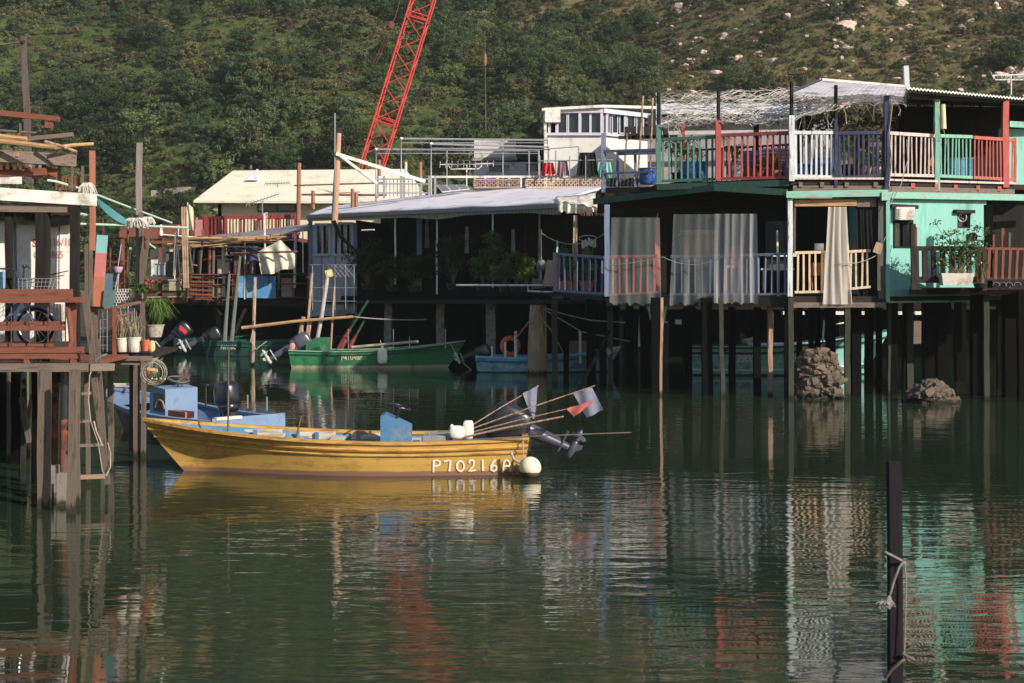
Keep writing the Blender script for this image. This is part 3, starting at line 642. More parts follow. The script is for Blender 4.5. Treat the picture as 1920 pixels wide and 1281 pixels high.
m = MB(); m.box(P(820, 820, 23.1), (.42, .5, .10)); m.tube([P(800, 826, 22.9), P(807, 811, 22.9), P(820, 809, 22.9)], .012, 5)
solo(m, 'fish_crate', M('grey_plastic_crate', C(150, 148, 144), .6, .2, stripe=((.1, .1, .1), 8, 'X')), 'low grey slatted crate inside the yellow boat beside the white jug', 'crate')

# light blue boat behind, bow pointing left and away
a, b_ = V(PX(466, 26.2), 26.2, 0), V(PX(206, 29.6), 29.6, 0); d_ = b_ - a
B2 = Boat('motor_boat', 'light blue motor boat with shaded lower hull and boxy console, moored behind the yellow boat', d_.length, 1.7, .50, .84, tuple(a), math.atan2(d_.y, d_.x), .7, .50)
B2.hull(M('shaded_navy_hull', (.010, .013, .026), .35, .1, spec=.5)); B2.inside(lblue, .18); B2.cap(lblue, .13, .045, .03); B2.strake(.93, .035, lblue)  # hull colour holds the shadow on the side facing away from the sun
m = MB(); m.prism([V(0.02, -.80, .1), V(0.02, .80, .1), V(0.02, .80, .60), V(0.02, -.80, .60)], (-.05, 0, 0)); m.build('transom_board', lblue, B2.t)
m = MB(); m.box((.0, .45, .59), (.10, .55, .05)); m.build('transom_pad', white_p, B2.t)
m = MB(); m.prism([V(2.2, -.36, .18), V(2.75, -.36, .18), V(2.75, -.36, .86), V(2.6, -.36, 1.02), V(2.2, -.36, .98)], (0, .72, 0)); con = m.build('steering_console', lblue, B2.t)
m = MB(); m.box((2.42, .365, .72), (.36, .02, .34)); m.build('console_opening', black_m, B2.t)
wheel(B2.t, (2.40, -.05, 1.14), (-.25, 0, 1), .20, M('dull_grey_metal', C(92, 92, 96), .5, .2), (2.4, -.05, 1.0))
m = MB(); m.tube([V(2.05, -.45, .6), V(2.05, -.45, 1.02)], .02, 6); m.box((2.05, -.45, 1.03), (.14, .06, .035)); m.build('throttle_lever', black_m, B2.t)
m = MB(); m.torus((2.3, .42, .62), .16, .014, (0, 1, 0), 16, 5, 0, math.pi); m.build('hoop_handle', bamboo_v, B2.t)
m = MB(); m.box((1.92, .2, .52), (.62, .2, .12)); m.build('loose_plank', M('orange_brown_plank', C(176, 104, 74), .7, .2, 4, HG), B2.t)
m = MB(); m.grid(lambda u, v: V(lerp(3.5, B2.L * .93, u), (1 if v > .5 else -1) * 0 + lerp(-1, 1, v) * B2.inner(lerp(3.5, B2.L * .93, u) / B2.L, .95).y, B2.sheer(lerp(3.5, B2.L * .93, u) / B2.L) - .02), 10, 4); m.build('foredeck', lblue, B2.t)
for x_ in (.95, 1.5): B2.thwart(x_ / B2.L, .36, .25, lblue)
outboard(B2.t, (.55, .05, .62), R(6), 0, 1.05, motor_b, motor_b, motor_g)
m = MB(); m.tube([V(B2.L * .97, 0, .9), V(B2.L * .9, .15, .92), V(B2.L * .86, -.1, .9), V(B2.L * .93, -.2, .92), V(B2.L * .97, .1, .93)], .028, 6); m.build('coiled_rope', rope_m, B2.t)
for x_, y_ in ((1.25, -.86), (.6, -.84)):
    m = MB(); m.tube([V(x_, y_, .6), V(x_, y_, .86)], .016, 5); m.build('rowlock_pin', steel, B2.t)
B2.done()

# bright green boat, bow right
grn = M('bright_green_paint', C(32, 140, 84), .4, .1, 2, below=(.10, C(176, 172, 140)), dirt=(C(20, 84, 50), .35, 2), spec=.45)
grn_t = M('green_trim_paint', C(30, 112, 72), .5, .12, 3, dirt=(C(130, 140, 110), .35, 3))
YG_ = 50.0
B3 = Boat('fishing_boat', 'bright green motor boat with a white number and a pale lower band', 6.0, 1.6, .60, .92, (PX(545, YG_ - .5), YG_ - .1, 0), R(-3), .75, .56)
B3.hull(grn); B3.inside(grn_t, .12); B3.cap(M('pale_green_rim', C(140, 176, 140), .5, .15, 4), .05, .03, .035); B3.strake(.88, .035, grn_t)
m = MB(); m.prism([V(.55, -.42, .12), V(1.25, -.42, .12), V(1.25, -.42, 1.02), V(.85, -.42, 1.02), V(.55, -.42, .84)], (0, .75, 0)); m.build('engine_box', grn_t, B3.t)
for t_ in (.38, .55, .7): B3.thwart(t_, B3.sheer(t_) - .12, .22, grn_t)
m = MB(); m.tube([V(2.1, -.2, .70), V(4.4, -.15, .90)], .05, 7); m.build('stowed_pole', M('pale_pole', C(186, 176, 150), .8, .2, 3, HG), B3.t)
B3.text('P41048P', 1.84, .28, .175, -1, lett, .72, .035)
for x_, h_ in ((2.05, .55), (3.6, .55), (4.15, .3), (5.35, .55)):
    m = MB(); m.tube([V(x_, -.6 if x_ < 5 else -.3, .66), V(x_, -.6 if x_ < 5 else -.3, .8 + h_)], .016, 5); m.build('thole_pin', steel, B3.t)
outboard(B3.t, (-.05, .1, .66), R(58), R(12), 1.3, motor_g, motor_g, motor_w)
m = MB(); m.ball((.05, -.28, .72), (.10, .06, .13), .8, 8, 6); m.build('rag', M('pink_rag', C(214, 140, 130), .9), B3.t)
m = MB(); m.tube(sag((5.5, -.3, .86), (6.3, -1.0, 0), .12), .014, 5); m.build('mooring_line', rope_m, B3.t)
B3.done()
jg = MB(); q = P(717, 668, YG_ - 1.12); jg.ball(q, (.17, .09, .27), .55, 14, 10); jg.lathe([(.06, 0), (.05, .10)], q + V(0, 0, .25), 10); jg.tube([q + V(0, 0, .3), P(713, 638, YG_ - .95)], .012, 5)
solo(jg, 'fender_jug', white_pl, 'white plastic jug hung as a fender on the side of the bright green boat', 'fender', None, True)

# blue and teal boat moored by the round timber pile
YT = 47.6
teal_h = M('teal_hull_paint', C(112, 192, 198), .45, .12, 2, below=(.04, C(30, 66, 60)), dirt=(C(40, 96, 100), .4, 2))
B4 = Boat('fishing_boat', 'small teal and blue boat with an orange lifebuoy by the thick round timber pile', 4.75, 1.4, .50, .80, (PX(893, YT), YT, 0), R(-2), .6, .46)
B4.hull(teal_h); B4.inside(M('aqua_lining', C(110, 178, 190), .5, .1), .12); B4.cap(M('blue_rim_paint', C(120, 182, 222), .45, .1), .07, .05, .03); B4.strake(.84, .035, M('mid_blue_paint', C(46, 110, 176), .5, .1))
B4.text('P41086A', .98, .10, .14, -1, M('faded_lettering', C(170, 206, 204), .7, .1), .95, .01)
m = MB(); m.prism([V(3.0, -.4, .12), V(3.8, -.4, .12), V(3.8, -.4, .75), V(3.0, -.4, .75)], (0, .8, 0)); m.build('fish_hold', blue_p, B4.t)
m = MB(); m.prism([V(2.9, -.46, .75), V(3.85, -.46, .75), V(3.8, -.46, 1.0), V(3.15, -.46, 1.0)], (0, .92, 0)); m.build('hold_cover', M('brown_canvas', C(128, 104, 96), .9, .2), B4.t)
for x_, h_, r_ in ((.55, .85, .03), (.98, 1.0, .035), (1.32, 1.35, .05), (3.42, 1.35, .045)):
    m = MB(); m.tube([V(x_, -.5, .3), V(x_, -.5, h_)], r_, 7); m.build('white_post', white_p, B4.t)
outboard(B4.t, (-.02, 0, .58), R(66), R(4), .9, motor_b, motor_b, motor_w)
B4.done()
q = V(PX(957, YT), YT - .2, 0)
m = MB(); m.torus(q + V(0, 0, .84), .27, .085, (.25, -1, .2), 28, 10); lb = solo(m, 'lifebuoy', M('orange_lifebuoy', C(216, 92, 50), .5, .08), 'orange ring lifebuoy standing in the small teal and blue boat', 'lifebuoy', None, 'all')
bk = thing('bucket', 'blue bucket standing amidships in the small teal and blue boat', 'bucket', tuple(P(1003, 668, YT - .3)))
m = MB(); m.lathe([(.14, -.2), (.17, .22), (.185, .22), (.185, .26), (.155, .26), (.13, -.16)], P(1003, 660, YT - .3), 16); m.build('pail', M('blue_plastic', C(44, 110, 196), .4, .08), bk, True)
m = MB(); m.torus(P(1003, 654, YT - .3), .17, .012, (0, 1, .4), 14, 5, math.pi, 2 * math.pi); m.build('handle', steel, bk)

# larger teal boat under the big house
YH = 46.5
teal2 = M('sea_green_hull_paint', C(136, 216, 208), .45, .1, 1.6, below=(.05, C(34, 80, 74)), dirt=(C(46, 116, 112), .4, 1.6))
B5 = Boat('fishing_boat', 'large sea green boat with number 713900 lying under the balcony house', 6.35, 1.9, .86, 1.42, (PX(1292, YH), YH, 0), R(-4), .9, .86)
B5.hull(teal2); B5.inside(M('pale_grey_lining', C(190, 196, 196), .5, .1), .3); B5.cap(M('dark_green_rim', C(30, 84, 80), .5, .1), .08, .05, .04)
B5.strake(.36, .03, M('white_stripe_paint', C(222, 224, 214), .5, .08), 'white_stripe'); B5.strake(.86, .04, M('dark_green_rim', C(30, 84, 80)))
B5.text('713900', 1.13, .40, .24, -1, M('pale_lettering', C(244, 248, 240), .6, .05), .90, .05, .25)
m = MB(); m.box((2.9, 0, .72), (1.9, 1.4, .5)); m.build('deck_house', M('pale_grey_lining', C(190, 196, 196)), B5.t)
m = MB(); m.tube([V(2.6, -.5, .8), V(2.62, -.5, 2.0)], .03, 6); m.tube([V(4.2, -.4, 1.0), V(4.25, -.4, 1.75)], .03, 6); m.build('white_post', white_p, B5.t)
m = MB(); m.tube([V(4.4, -.6, 1.25), V(4.4, -.6, 1.6), V(5.4, -.4, 1.75), V(5.4, -.4, 1.35)], .025, 6); m.build('bow_rail', white_p, B5.t)
B5.done()
m = MB(); m.tube([V(PX(1395, YH), YH - .5, 1.02), V(PX(1408, YH), YH - .4, 1.15), V(PX(1420, YH), YH - .5, 1.05), V(PX(1400, YH), YH - .3, 1.1), V(PX(1390, YH), YH - .4, 1.05)], .07, 6)
solo(m, 'rope_heap', rope_m, 'heap of pale rope and net lying on the large sea green boat', 'rope', None, True)

# dark green boat and its neighbour by the shack
dgr = M('dark_green_hull_paint', C(26, 78, 66), .5, .15, 2, below=(.03, C(70, 34, 34)), dirt=(C(14, 40, 36), .4, 2))
YD = 57.0
B6 = Boat('fishing_boat', 'dark green boat in shade, faded white number, small outboard tilted up at its left end', 6.3, 1.6, .60, .86, (PX(385, YD), YD, 0), R(3), .6, .56)
B6.hull(dgr); B6.inside(dgr, .1); B6.cap(M('dark_green_rim', C(30, 84, 80)), .07, .04, .02); B6.strake(.8, .03, M('dark_green_rim', C(30, 84, 80)))
B6.text('P61180C', .70, .29, .17, -1, M('faded_pale_lettering', C(190, 200, 184), .6, .1), .62, .0, .3)
outboard(B6.t, (-.02, -.2, .66), R(62), R(6), 1.25, motor_b, motor_g, motor_w)
for t_ in (.3, .55, .75): B6.thwart(t_, .5, .2, dgr)
B6.done()
YE = 58.6
B7 = Boat('fishing_boat', 'dark boat half hidden by the potted grass, outboard with a red stripe', 3.6, 1.5, .62, .84, (PX(330, YE), YE, 0), R(2), .6, .6)
B7.hull(dgr); B7.inside(dgr, .1); B7.cap(M('dark_green_rim', C(30, 84, 80)), .07, .04, .02)
outboard(B7.t, (-.02, -.25, .70), R(50), R(10), 1.35, motor_b, motor_b, motor_w, red=M('red_stripe_paint', C(200, 40, 44), .4))
B7.done()
# ---------------------------------------------------------------- shared house builders
PAINT = {}
def paint(nm, rgb, k=1.0, v=.14, d=(110, 90, 76), dk=.4):
    if nm not in PAINT: PAINT[nm] = M(nm, C(*rgb, k), .6, v, 4, VG, dirt=(C(*d), dk, 3), bump=.003)
    return PAINT[nm]
p_green = paint('sea_green_post_paint', (64, 128, 114)); p_red = paint('red_post_paint', (184, 66, 66)); p_white = paint('pale_blue_white_paint', (206, 212, 216))
p_navy = paint('navy_post_paint', (44, 54, 92)); p_pink = paint('pale_pink_paint', (216, 190, 182)); p_mint = paint('mint_green_paint', (112, 188, 162)); p_blue = paint('grey_blue_paint', (112, 128, 164))
p_cream = paint('cream_rail_paint', (222, 192, 150)); p_orange = paint('orange_red_paint', (206, 88, 74)); p_dgreen = paint('shaded_green_beam', (46, 92, 80)); p_black = paint('black_pole_paint', (30, 30, 34), dk=.1)  # dark green of the left-hand beams has their shade in the colour
p_teal = M('turquoise_wall_paint', C(116, 192, 180), .6, .14, 1.6, (1, 1, .22), dirt=(C(84, 146, 132), .46, 3.2), bump=.002)
def rail(par, a, b, n, mat, w=.06, bw=.045, name='railing', lean=0.0, rails=2, skip=()):
    """a, b = (px, row of top rail, row of bottom rail, depth); n balusters between"""
    m = MB(); ta, tb = P(a[0], a[1], a[3]), P(b[0], b[1], b[3]); ba, bb = P(a[0], a[2], a[3]), P(b[0], b[2], b[3])
    m.bar(ta, tb, w * 1.15, w * 1.3); 
    if rails > 1: m.bar(ba, bb, w, w)
    for i in range(n):
        if i in skip: continue
        q = (i + .5) / n; j = rnd.uniform(-.022, .022); kk = bw * rnd.uniform(.85, 1.12)
        m.bar(ba.lerp(bb, q + rnd.uniform(-.004, .004)), ta.lerp(tb, q) + V(lean + j, 0, 0), kk, bw)
    return m.build(name, mat, par)
def post(par, px, y0, y1, Y, wpx, mat, name='post', px1=None, rod=None):
    m = MB(); m.bar(P(px1 if px1 is not None else px, y1, Y), P(px, y0, Y), wpx / F * Y, seg=4, wob=.012); return m.build(name, mat, par)
def stilt(par, px, top, base, wpx, mat, px1=None, Y=None, rnd_=False, name='stilt'):
    Y = Y or DW(base); m = MB(); a = P(px1 if px1 is not None else px, base, Y); a.z = -1.0; b = P(px, top, Y); w = wpx / F * Y
    if rnd_: m.tube([a, a.lerp(b, .5) + V(rnd.uniform(-.02, .02), 0, 0), b], [w / 2 * 1.08, w / 2, w / 2 * .95], 12)
    else: m.bar(a, b, w, seg=5, wob=.014)
    return m.build(name, mat, par, rnd_)
def planks(par, p0, p1, dy, th, n, mat, name='deck'):
    """a deck of planks between two front points, running back dy metres; planks lie across the view"""
    m = MB(); p0, p1 = Vector(p0), Vector(p1)
    for i in range(n):
        q = V(0, dy * (i + .5) / n, -th / 2 + rnd.uniform(-.006, .006)); m.bar(p0 + q, p1 + q, dy / n * .96 if False else th, dy / n * .95)
    return m.build(name, mat, par)
def sheet_wall(m, a, b, z0, z1, th, holes=(), back=V(0, 1, 0)):
    """wall from a to b (plan points) with rectangular holes given as (u0, u1, z0, z1), u in 0..1"""
    a, b = Vector(a), Vector(b); us = sorted({0, 1} | {h[0] for h in holes} | {h[1] for h in holes}); n = V(-(b - a).y, (b - a).x, 0).normalized()
    if n.dot(back) < 0: n = -n
    for u0, u1 in zip(us, us[1:]):
        cuts = sorted([(h[2], h[3]) for h in holes if h[0] <= u0 + 1e-6 and h[1] >= u1 - 1e-6]); z = z0
        for c0, c1 in cuts + [(z1, z1)]:
            if c0 - z > 1e-4:
                p, q = a.lerp(b, u0), a.lerp(b, u1); m.prism([V(p.x, p.y, z), V(q.x, q.y, z), V(q.x, q.y, c0), V(p.x, p.y, c0)], n * th)
            z = c1
def window(par, x0, y0, x1, y1, Y, frame, nmull=1, fw=.05, set_=.06, trans=False, Y1=None):
    """framed window standing in the rectangle of rows and columns at depth Y"""
    Y1 = Y1 or Y; m = MB(); a, b, c, d = P(x0, y1, Y), P(x1, y1, Y1), P(x1, y0, Y1), P(x0, y0, Y)
    m.bar(a, b, fw, fw * 1.4); m.bar(d, c, fw, fw * 1.4)
    for i in range(nmull + 2):
        q = i / (nmull + 1); m.bar(a.lerp(b, q), d.lerp(c, q), fw * (1 if i in (0, nmull + 1) else .8), fw * 1.3)
    w = m.build('window', frame, par); g = MB(); o = V(0, set_, 0); g.prism([a + o, b + o, c + o, d + o], (0, .012, 0)); g.build('pane', glass, w); return w
glass = M('dark_window_glass', (.012, .018, .020), .06, .2, 1, spec=.6)
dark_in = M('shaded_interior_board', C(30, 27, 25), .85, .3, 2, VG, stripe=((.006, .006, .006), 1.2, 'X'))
def cloth(name, x0, x1, y0, y1, Y0, Y1, mat, label=None, cat=None, folds=6, amp=.05, top=1.0, ragged=0.0, par=None, nu=48, lean=0.0, group=None):
    """a hanging cloth with folds that open towards the hem; top < 1 gathers it at the rail"""
    ph = rnd.uniform(0, 6)
    def fn(u, v):
        g = lerp(1.0, top, v); uu = .5 + (u - .5) * g; px = lerp(x0, x1, uu) + lean * (1 - v); Y = lerp(Y0, Y1, uu)
        p = P(px, lerp(y1 + (ragged * (noise.noise(V(u * 9, 3, ph)) + .5 * noise.noise(V(u * 31, 1, ph))) if ragged else 0), y0, v), Y)
        f = math.sin(u * folds * 6.283 + ph + .8 * math.sin(v * 2.5) + 2.2 * noise.noise(V(u * 3, v * .8, ph))) * (.5 + .9 * abs(noise.noise(V(u * 4, 7, ph)))) + 1.3 * noise.noise(V(u * folds * 1.7, v * .7, ph + 5))
        return p + V(.3 * amp * math.cos(u * folds * 6.283 + ph), -amp * f * (.45 + .55 * (1 - v)), 0)
    m = MB(); m.grid(fn, nu, 16)
    o = m.build(name, mat, par, 'all')
    if label: tag(o, label, cat, group)
    return o
def foliage_mat(nm, col): return M(nm, col, .55, .4, 3, leaf=.3, spec=.25)
lf_d = foliage_mat('deep_green_leaves', (.020, .050, .018)); lf_m = foliage_mat('fresh_green_leaves', (.07, .13, .03)); lf_y = foliage_mat('yellow_green_leaves', (.16, .19, .05)); lf_t = foliage_mat('tawny_leaves', (.20, .16, .07)); lf_o = foliage_mat('olive_house_leaves', (.085, .085, .025))
def pot_plant(label, px, ybase, Y, potw, poth, potm, leafm, lw, lh, n, size, kind='bush', group=None, potname='pot', lx=0):
    """pot with soil plus a plant; sizes in metres"""
    o = P(px, ybase, Y); t = thing('potted_plant', label, 'plant', tuple(o), group); m = MB()
    m.lathe([(potw * .36, 0), (potw * .44, poth * .5), (potw * .5, poth * .92), (potw * .54, poth * .93), (potw * .54, poth), (potw * .46, poth), (potw * .42, poth * .85)], o, 16); m.build(potname, potm, t, True)
    c = o + V(lx, 0, poth)
    if kind == 'grass':
        m = MB()
        for i in range(n):
            a = rnd.uniform(0, 6.28); r = lw / 2 * rnd.uniform(.3, 1.1); hh = lh * rnd.uniform(.5, 1.1); p0 = c + V(rnd.uniform(-.3, .3) * potw, rnd.uniform(-.3, .3) * potw, -.03); p1 = p0 + V(math.cos(a) * r * .5, math.sin(a) * r * .5, hh); p2 = p0 + V(math.cos(a) * r, math.sin(a) * r, hh * rnd.uniform(.2, .9)); s = V(-math.sin(a), math.cos(a), 0) * size / 2
            m.add([p0 - s, p0 + s, p1 + s * .8, p1 - s * .8, p2], [(0, 1, 2, 3), (3, 2, 4)])
        m.build('leaves', leafm, t)
    else:
        m = MB(); s = MB()
        for i in range(max(3, n // 70)):
            a = rnd.uniform(0, 6.28); e = c + V(math.cos(a) * lw * .32 * rnd.random(), math.sin(a) * lw * .3 * rnd.random(), lh * rnd.uniform(.3, .95)); s.tube([c - V(0, 0, .05), c.lerp(e, .5) + V(rnd.uniform(-.05, .05), 0, .03), e], .012, 4, .005)
            m.leaves(e, (lw * .24, lw * .24, lh * .2), 70, size, flat=.4, shell=.5)
        s.build('stem', bark, t); m.build('leaves', leafm, t)
    return t
white_pot = M('white_plastic_pot', C(214, 206, 190), .5, .1, 3, dirt=(C(140, 126, 106), .45, 3)); terra = M('terracotta', C(190, 104, 70), .8, .15); blue_tub = M('blue_plastic_tub', C(40, 94, 176), .4, .08, 3, spec=.45)
def barrel(label, px, ybot, Y, w, h, group=None):
    o = P(px, ybot, Y); t = thing('plastic_barrel', label, 'barrel', tuple(o), group); m = MB(); r = w / 2
    m.lathe([(r * .86, 0), (r * .97, h * .1), (r, h * .32), (r * 1.04, h * .33), (r * 1.04, h * .36), (r, h * .37), (r, h * .68), (r * 1.04, h * .69), (r * 1.04, h * .72), (r, h * .73), (r * .98, h * .97)], o, 22); m.build('shell', blue_tub, t, True)
    m = MB(); m.lathe([(r * 1.05, h * .95), (r * 1.05, h), (r * .98, h), (r * .98, h * .96)], o, 22); m.build('rim', blue_tub, t); return t

# ---------------------------------------------------------------- the two-storey balcony house on the right
RH = thing('stilt_house', 'two-storey turquoise stilt house, multicoloured balcony railings under a corrugated roof', 'house', (PX(1560, 38.5), 38.5, 0))
fl = [(1138, 39.6), (1483, 37.15), (1662, 37.2), (1850, 38.7), (1990, 39.9)]         # front line in plan
def fy(px):
    for (a, ya), (b, yb) in zip(fl, fl[1:]):
        if px <= b: return lerp(ya, yb, (px - a) / (b - a))
    return fl[-1][1]
def fline(px, z, d=0.0): Y = fy(px) + d; return V(PX(px, fy(px)) * 1.0, Y, z)
def slab(par, name, pxs, z0, z1, d0, yback, mat, yb2=None):
    m = MB(); pts = [fline(p, z0, d0) for p in pxs]; m.prism(pts + [V(pts[-1].x + .3, yb2 or yback, z0), V(PX(1600, yback), yback, z0), V(PX(1483, 41.3), 41.3, z0), V(pts[0].x - .1, 41.0, z0)], (0, 0, z1 - z0)); return m.build(name, mat, par)
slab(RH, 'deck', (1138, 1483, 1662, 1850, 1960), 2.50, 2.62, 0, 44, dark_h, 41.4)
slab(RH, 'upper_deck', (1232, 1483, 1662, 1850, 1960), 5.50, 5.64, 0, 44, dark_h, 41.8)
# beams along both floors
m = MB()
for a, b_ in ((1138, 1483), (1483, 1662)): m.bar(fline(a, 2.42, .05), fline(b_, 2.42, .05), .17, .10)
m.build('floor_beam', dark_h, RH)
m = MB(); m.bar(fline(1486, 2.40, -.03), fline(1660, 2.40, -.03), .13, .06); m.build('floor_beam', grey_h, RH)
m = MB(); m.bar(fline(1486, 5.40, -.02), fline(1662, 5.40, -.02), .16, .08); m.bar(fline(1662, 5.39, -.02), fline(1900, 5.42, -.02), .16, .08); m.build('ledger_beam', grey_h, RH)
m = MB(); m.bar(fline(1486, 5.66, -.05), fline(1662, 5.66, -.05), .05, .07); m.bar(fline(1662, 5.63, -.05), fline(1902, 5.66, -.05), .05, .07); m.build('deck_edge', p_pink, RH)
for i, px in enumerate((1500, 1540, 1586, 1640, 1710, 1754, 1790, 1832, 1872)):
    m = MB(); q = fline(px, 5.50, -.10); m.bar(q, q + V(0, .7, 0), .10, .13); m.build('joist', p_orange if px > 1690 else grey_h, RH)
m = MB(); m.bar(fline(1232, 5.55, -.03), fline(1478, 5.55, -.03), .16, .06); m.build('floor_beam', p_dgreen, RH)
# green fascia of the lower left roof and its sheet
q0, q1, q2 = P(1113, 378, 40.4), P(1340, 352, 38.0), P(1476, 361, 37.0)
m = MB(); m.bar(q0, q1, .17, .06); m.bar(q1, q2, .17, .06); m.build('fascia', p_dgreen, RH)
m = MB(); m.prism([q0 + V(0, .06, .02), q1 + V(0, .06, .02), q1 + V(.3, 3.0, .1), q0 + V(.1, 1.0, .05)], (0, 0, .05)); m.prism([q1 + V(0, .06, .02), q2 + V(0, .06, .02), q2 + V(0, 4.2, .1), q1 + V(.3, 3.0, .1)], (0, 0, .05)); m.build('lower_roof', dark_h, RH)
m = MB(); m.bar(P(1474, 365, 36.98), P(1664, 362, 37.06), .17, .07); m.bar(P(1652, 368, 37.02), P(1668, 368, 37.06), .22, .09); m.bar(P(1668, 366, 37.08), P(1990, 372, 39.75), .17, .07); m.build('painted_beam', M('flaking_mint_beam_paint', C(112, 190, 170), .6, .12, 3, HG, dirt=(C(186, 130, 116), .45, 2.5)), RH)
# lower posts and timbers of the porch
for px, t, b_, w, mt, d in ((1138, 384, 556, 10, p_blue, -.05), (1481, 372, 556, 9, p_white, -.05), (1490, 374, 470, 3, grey_v, .1), (1654, 372, 560, 18, M('grey_green_board', C(92, 96, 88), .8, .3, 3, VG), .12), (1664, 374, 566, 7, p_teal, -.03)):
    post(RH, px, t, b_, fy(px) + d, w, mt)
m = MB(); m.bar(P(1490, 381, 37.2), P(1606, 380, 37.2), .17, .05); m.build('lintel', bamboo_m, RH); m = MB(); m.bar(P(1607, 380, 37.22), P(1642, 380, 37.22), .22, .04); m.build('lintel_board', M('rusty_sheet', C(120, 104, 98), .7, .3, 6, dirt=(C(130, 76, 50), .5, 4)), RH)
rail(RH, (1143, 481, 553, fy(1143)), (1234, 480, 548, fy(1234)), 7, p_orange, .06, .05)
rail(RH, (1258, 481, 552, fy(1258)), (1420, 478, 552, fy(1420)), 12, p_blue)
rail(RH, (1416, 478, 552, fy(1416)), (1478, 476, 551, fy(1478)), 5, p_blue)
rail(RH, (1490, 474, 548, fy(1490)), (1546, 473, 547, fy(1546)), 5, p_cream); rail(RH, (1589, 472, 542, fy(1589)), (1632, 470, 538, fy(1632)), 4, p_cream)
post(RH, 1546, 470, 560, fy(1546), 5, p_cream); post(RH, 1589, 458, 545, fy(1589), 4, p_cream); post(RH, 1648, 460, 545, fy(1648) - .05, 5, p_cream)
# small side porch to the left
rail(RH, (1042, 476, 545, 41.6), (1134, 483, 551, 39.9), 8, p_blue, .07, .055); post(RH, 1042, 474, 546, 41.6, 11, paint('weathered_mauve_paint', (150, 128, 124)))
m = MB(); m.prism([P(1034, 548, 41.7), P(1138, 556, 39.8), V(PX(1138, 39.8), 44, 2.6), V(PX(1034, 41.7), 45, 2.65)], (0, 0, -.12)); m.build('porch_deck', dark_h, RH)
# walls: dark back of the porch, turquoise front room
zb = 2.62
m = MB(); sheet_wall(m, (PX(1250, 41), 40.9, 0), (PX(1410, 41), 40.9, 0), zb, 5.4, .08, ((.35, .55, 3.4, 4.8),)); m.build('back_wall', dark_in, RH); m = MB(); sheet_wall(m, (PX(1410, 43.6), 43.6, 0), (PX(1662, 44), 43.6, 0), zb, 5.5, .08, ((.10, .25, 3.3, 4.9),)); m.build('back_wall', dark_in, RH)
m = MB(); m.prism([V(PX(1120, 40.7), 40.7, 4.92), V(PX(1484, 40.7), 40.7, 4.92), V(PX(1484, 40.7), 40.7, 5.62), V(PX(1120, 40.7), 40.7, 5.46)], (0, .04, 0)); m.build('eave_board', dark_h, RH)
m = MB(); sheet_wall(m, fline(1662, 0, .45) * 1, (PX(1662, 37.2) + .6, 43.6, 0), zb, 5.5, .08, back=V(-1, 0, 0)); m.build('side_wall', p_teal, RH)
W0, W1 = fline(1664, 0, .02), fline(1850, 0, .02); W0.z = W1.z = 0
def wz(py, px): return PZ(py, fy(px))
holes = (((1674 - 1664) / 186, (1712 - 1664) / 186, wz(466, 1690), wz(388, 1690)), ((1794 - 1664) / 186, (1819 - 1664) / 186, wz(428, 1806), wz(398, 1806)))
m = MB(); sheet_wall(m, W0, W1, wz(568, 1700), 5.34, .12, holes); m.build('front_wall', p_teal, RH)
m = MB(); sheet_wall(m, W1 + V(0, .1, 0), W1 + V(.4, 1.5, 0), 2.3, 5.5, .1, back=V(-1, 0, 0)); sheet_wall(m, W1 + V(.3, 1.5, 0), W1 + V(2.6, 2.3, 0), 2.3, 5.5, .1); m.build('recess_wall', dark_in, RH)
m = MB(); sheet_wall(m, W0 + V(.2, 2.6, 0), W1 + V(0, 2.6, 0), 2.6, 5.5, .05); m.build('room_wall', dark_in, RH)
m = MB(); m.bar(fline(1668, wz(387, 1690), -.06), fline(1718, wz(388, 1690), -.06), .10, .14); m.build('window_lintel', dark_h, RH); m = MB(); m.bar(fline(1789, wz(397, 1806), -.06), fline(1824, wz(397, 1806), -.06), .09, .14); m.build('window_lintel', dark_h, RH)
window(RH, 1676, 417, 1711, 464, fy(1676) + .06, dark_v, 1, .045, .05, Y1=fy(1711) + .06); window(RH, 1795, 400, 1818, 427, fy(1795) + .08, dark_v, 0, .04, .12, Y1=fy(1818) + .08)
m = MB(); m.bar(fline(1716, wz(426, 1716), -.02), fline(1716, wz(470, 1716), -.02), .09, .03); m.build('shutter_edge', brown_v, RH)
# upper storey: posts, railings, back wall
for px, t, b_, w, mt in ((1235, 234, 343, 9, p_green), (1346, 226, 338, 10, p_red), (1484, 217, 340, 10, p_white), (1567, 224, 352, 6, p_navy), (1662, 180, 355, 9, p_navy), (1757, 182, 358, 9, p_mint), (1885, 190, 352, 11, p_orange), (1903, 258, 345, 4, p_orange)):
    post(RH, px, t, b_, fy(px) - .04, w, mt)
for px, t, b_ in ((1235, 174, 236), (1347, 166, 228), (1484, 152, 218), (1567, 160, 226)):
    m = MB(); m.tube([P(px, b_, fy(px) - .02), P(px, t, fy(px) - .02)], .05, 7); m.build('post_rod', p_black, RH)
for a, b_, ta, tb, ba, bb, n, mt in ((1238, 1342, 262, 257, 340, 336, 9, p_green), (1350, 1480, 254, 249, 335, 333, 11, p_red), (1488, 1564, 249, 249, 330, 332, 8, p_white), (1570, 1659, 250, 249, 334, 329, 10, p_navy), (1667, 1753, 250, 255, 328, 330, 11, p_pink), (1761, 1822, 255, 257, 330, 333, 9, p_mint), (1824, 1901, 258, 263, 333, 337, 11, p_orange)):
    rail(RH, (a, ta, ba, fy(a)), (b_, tb, bb, fy(b_)), n, mt, .075, .05 if a < 1660 else .035)
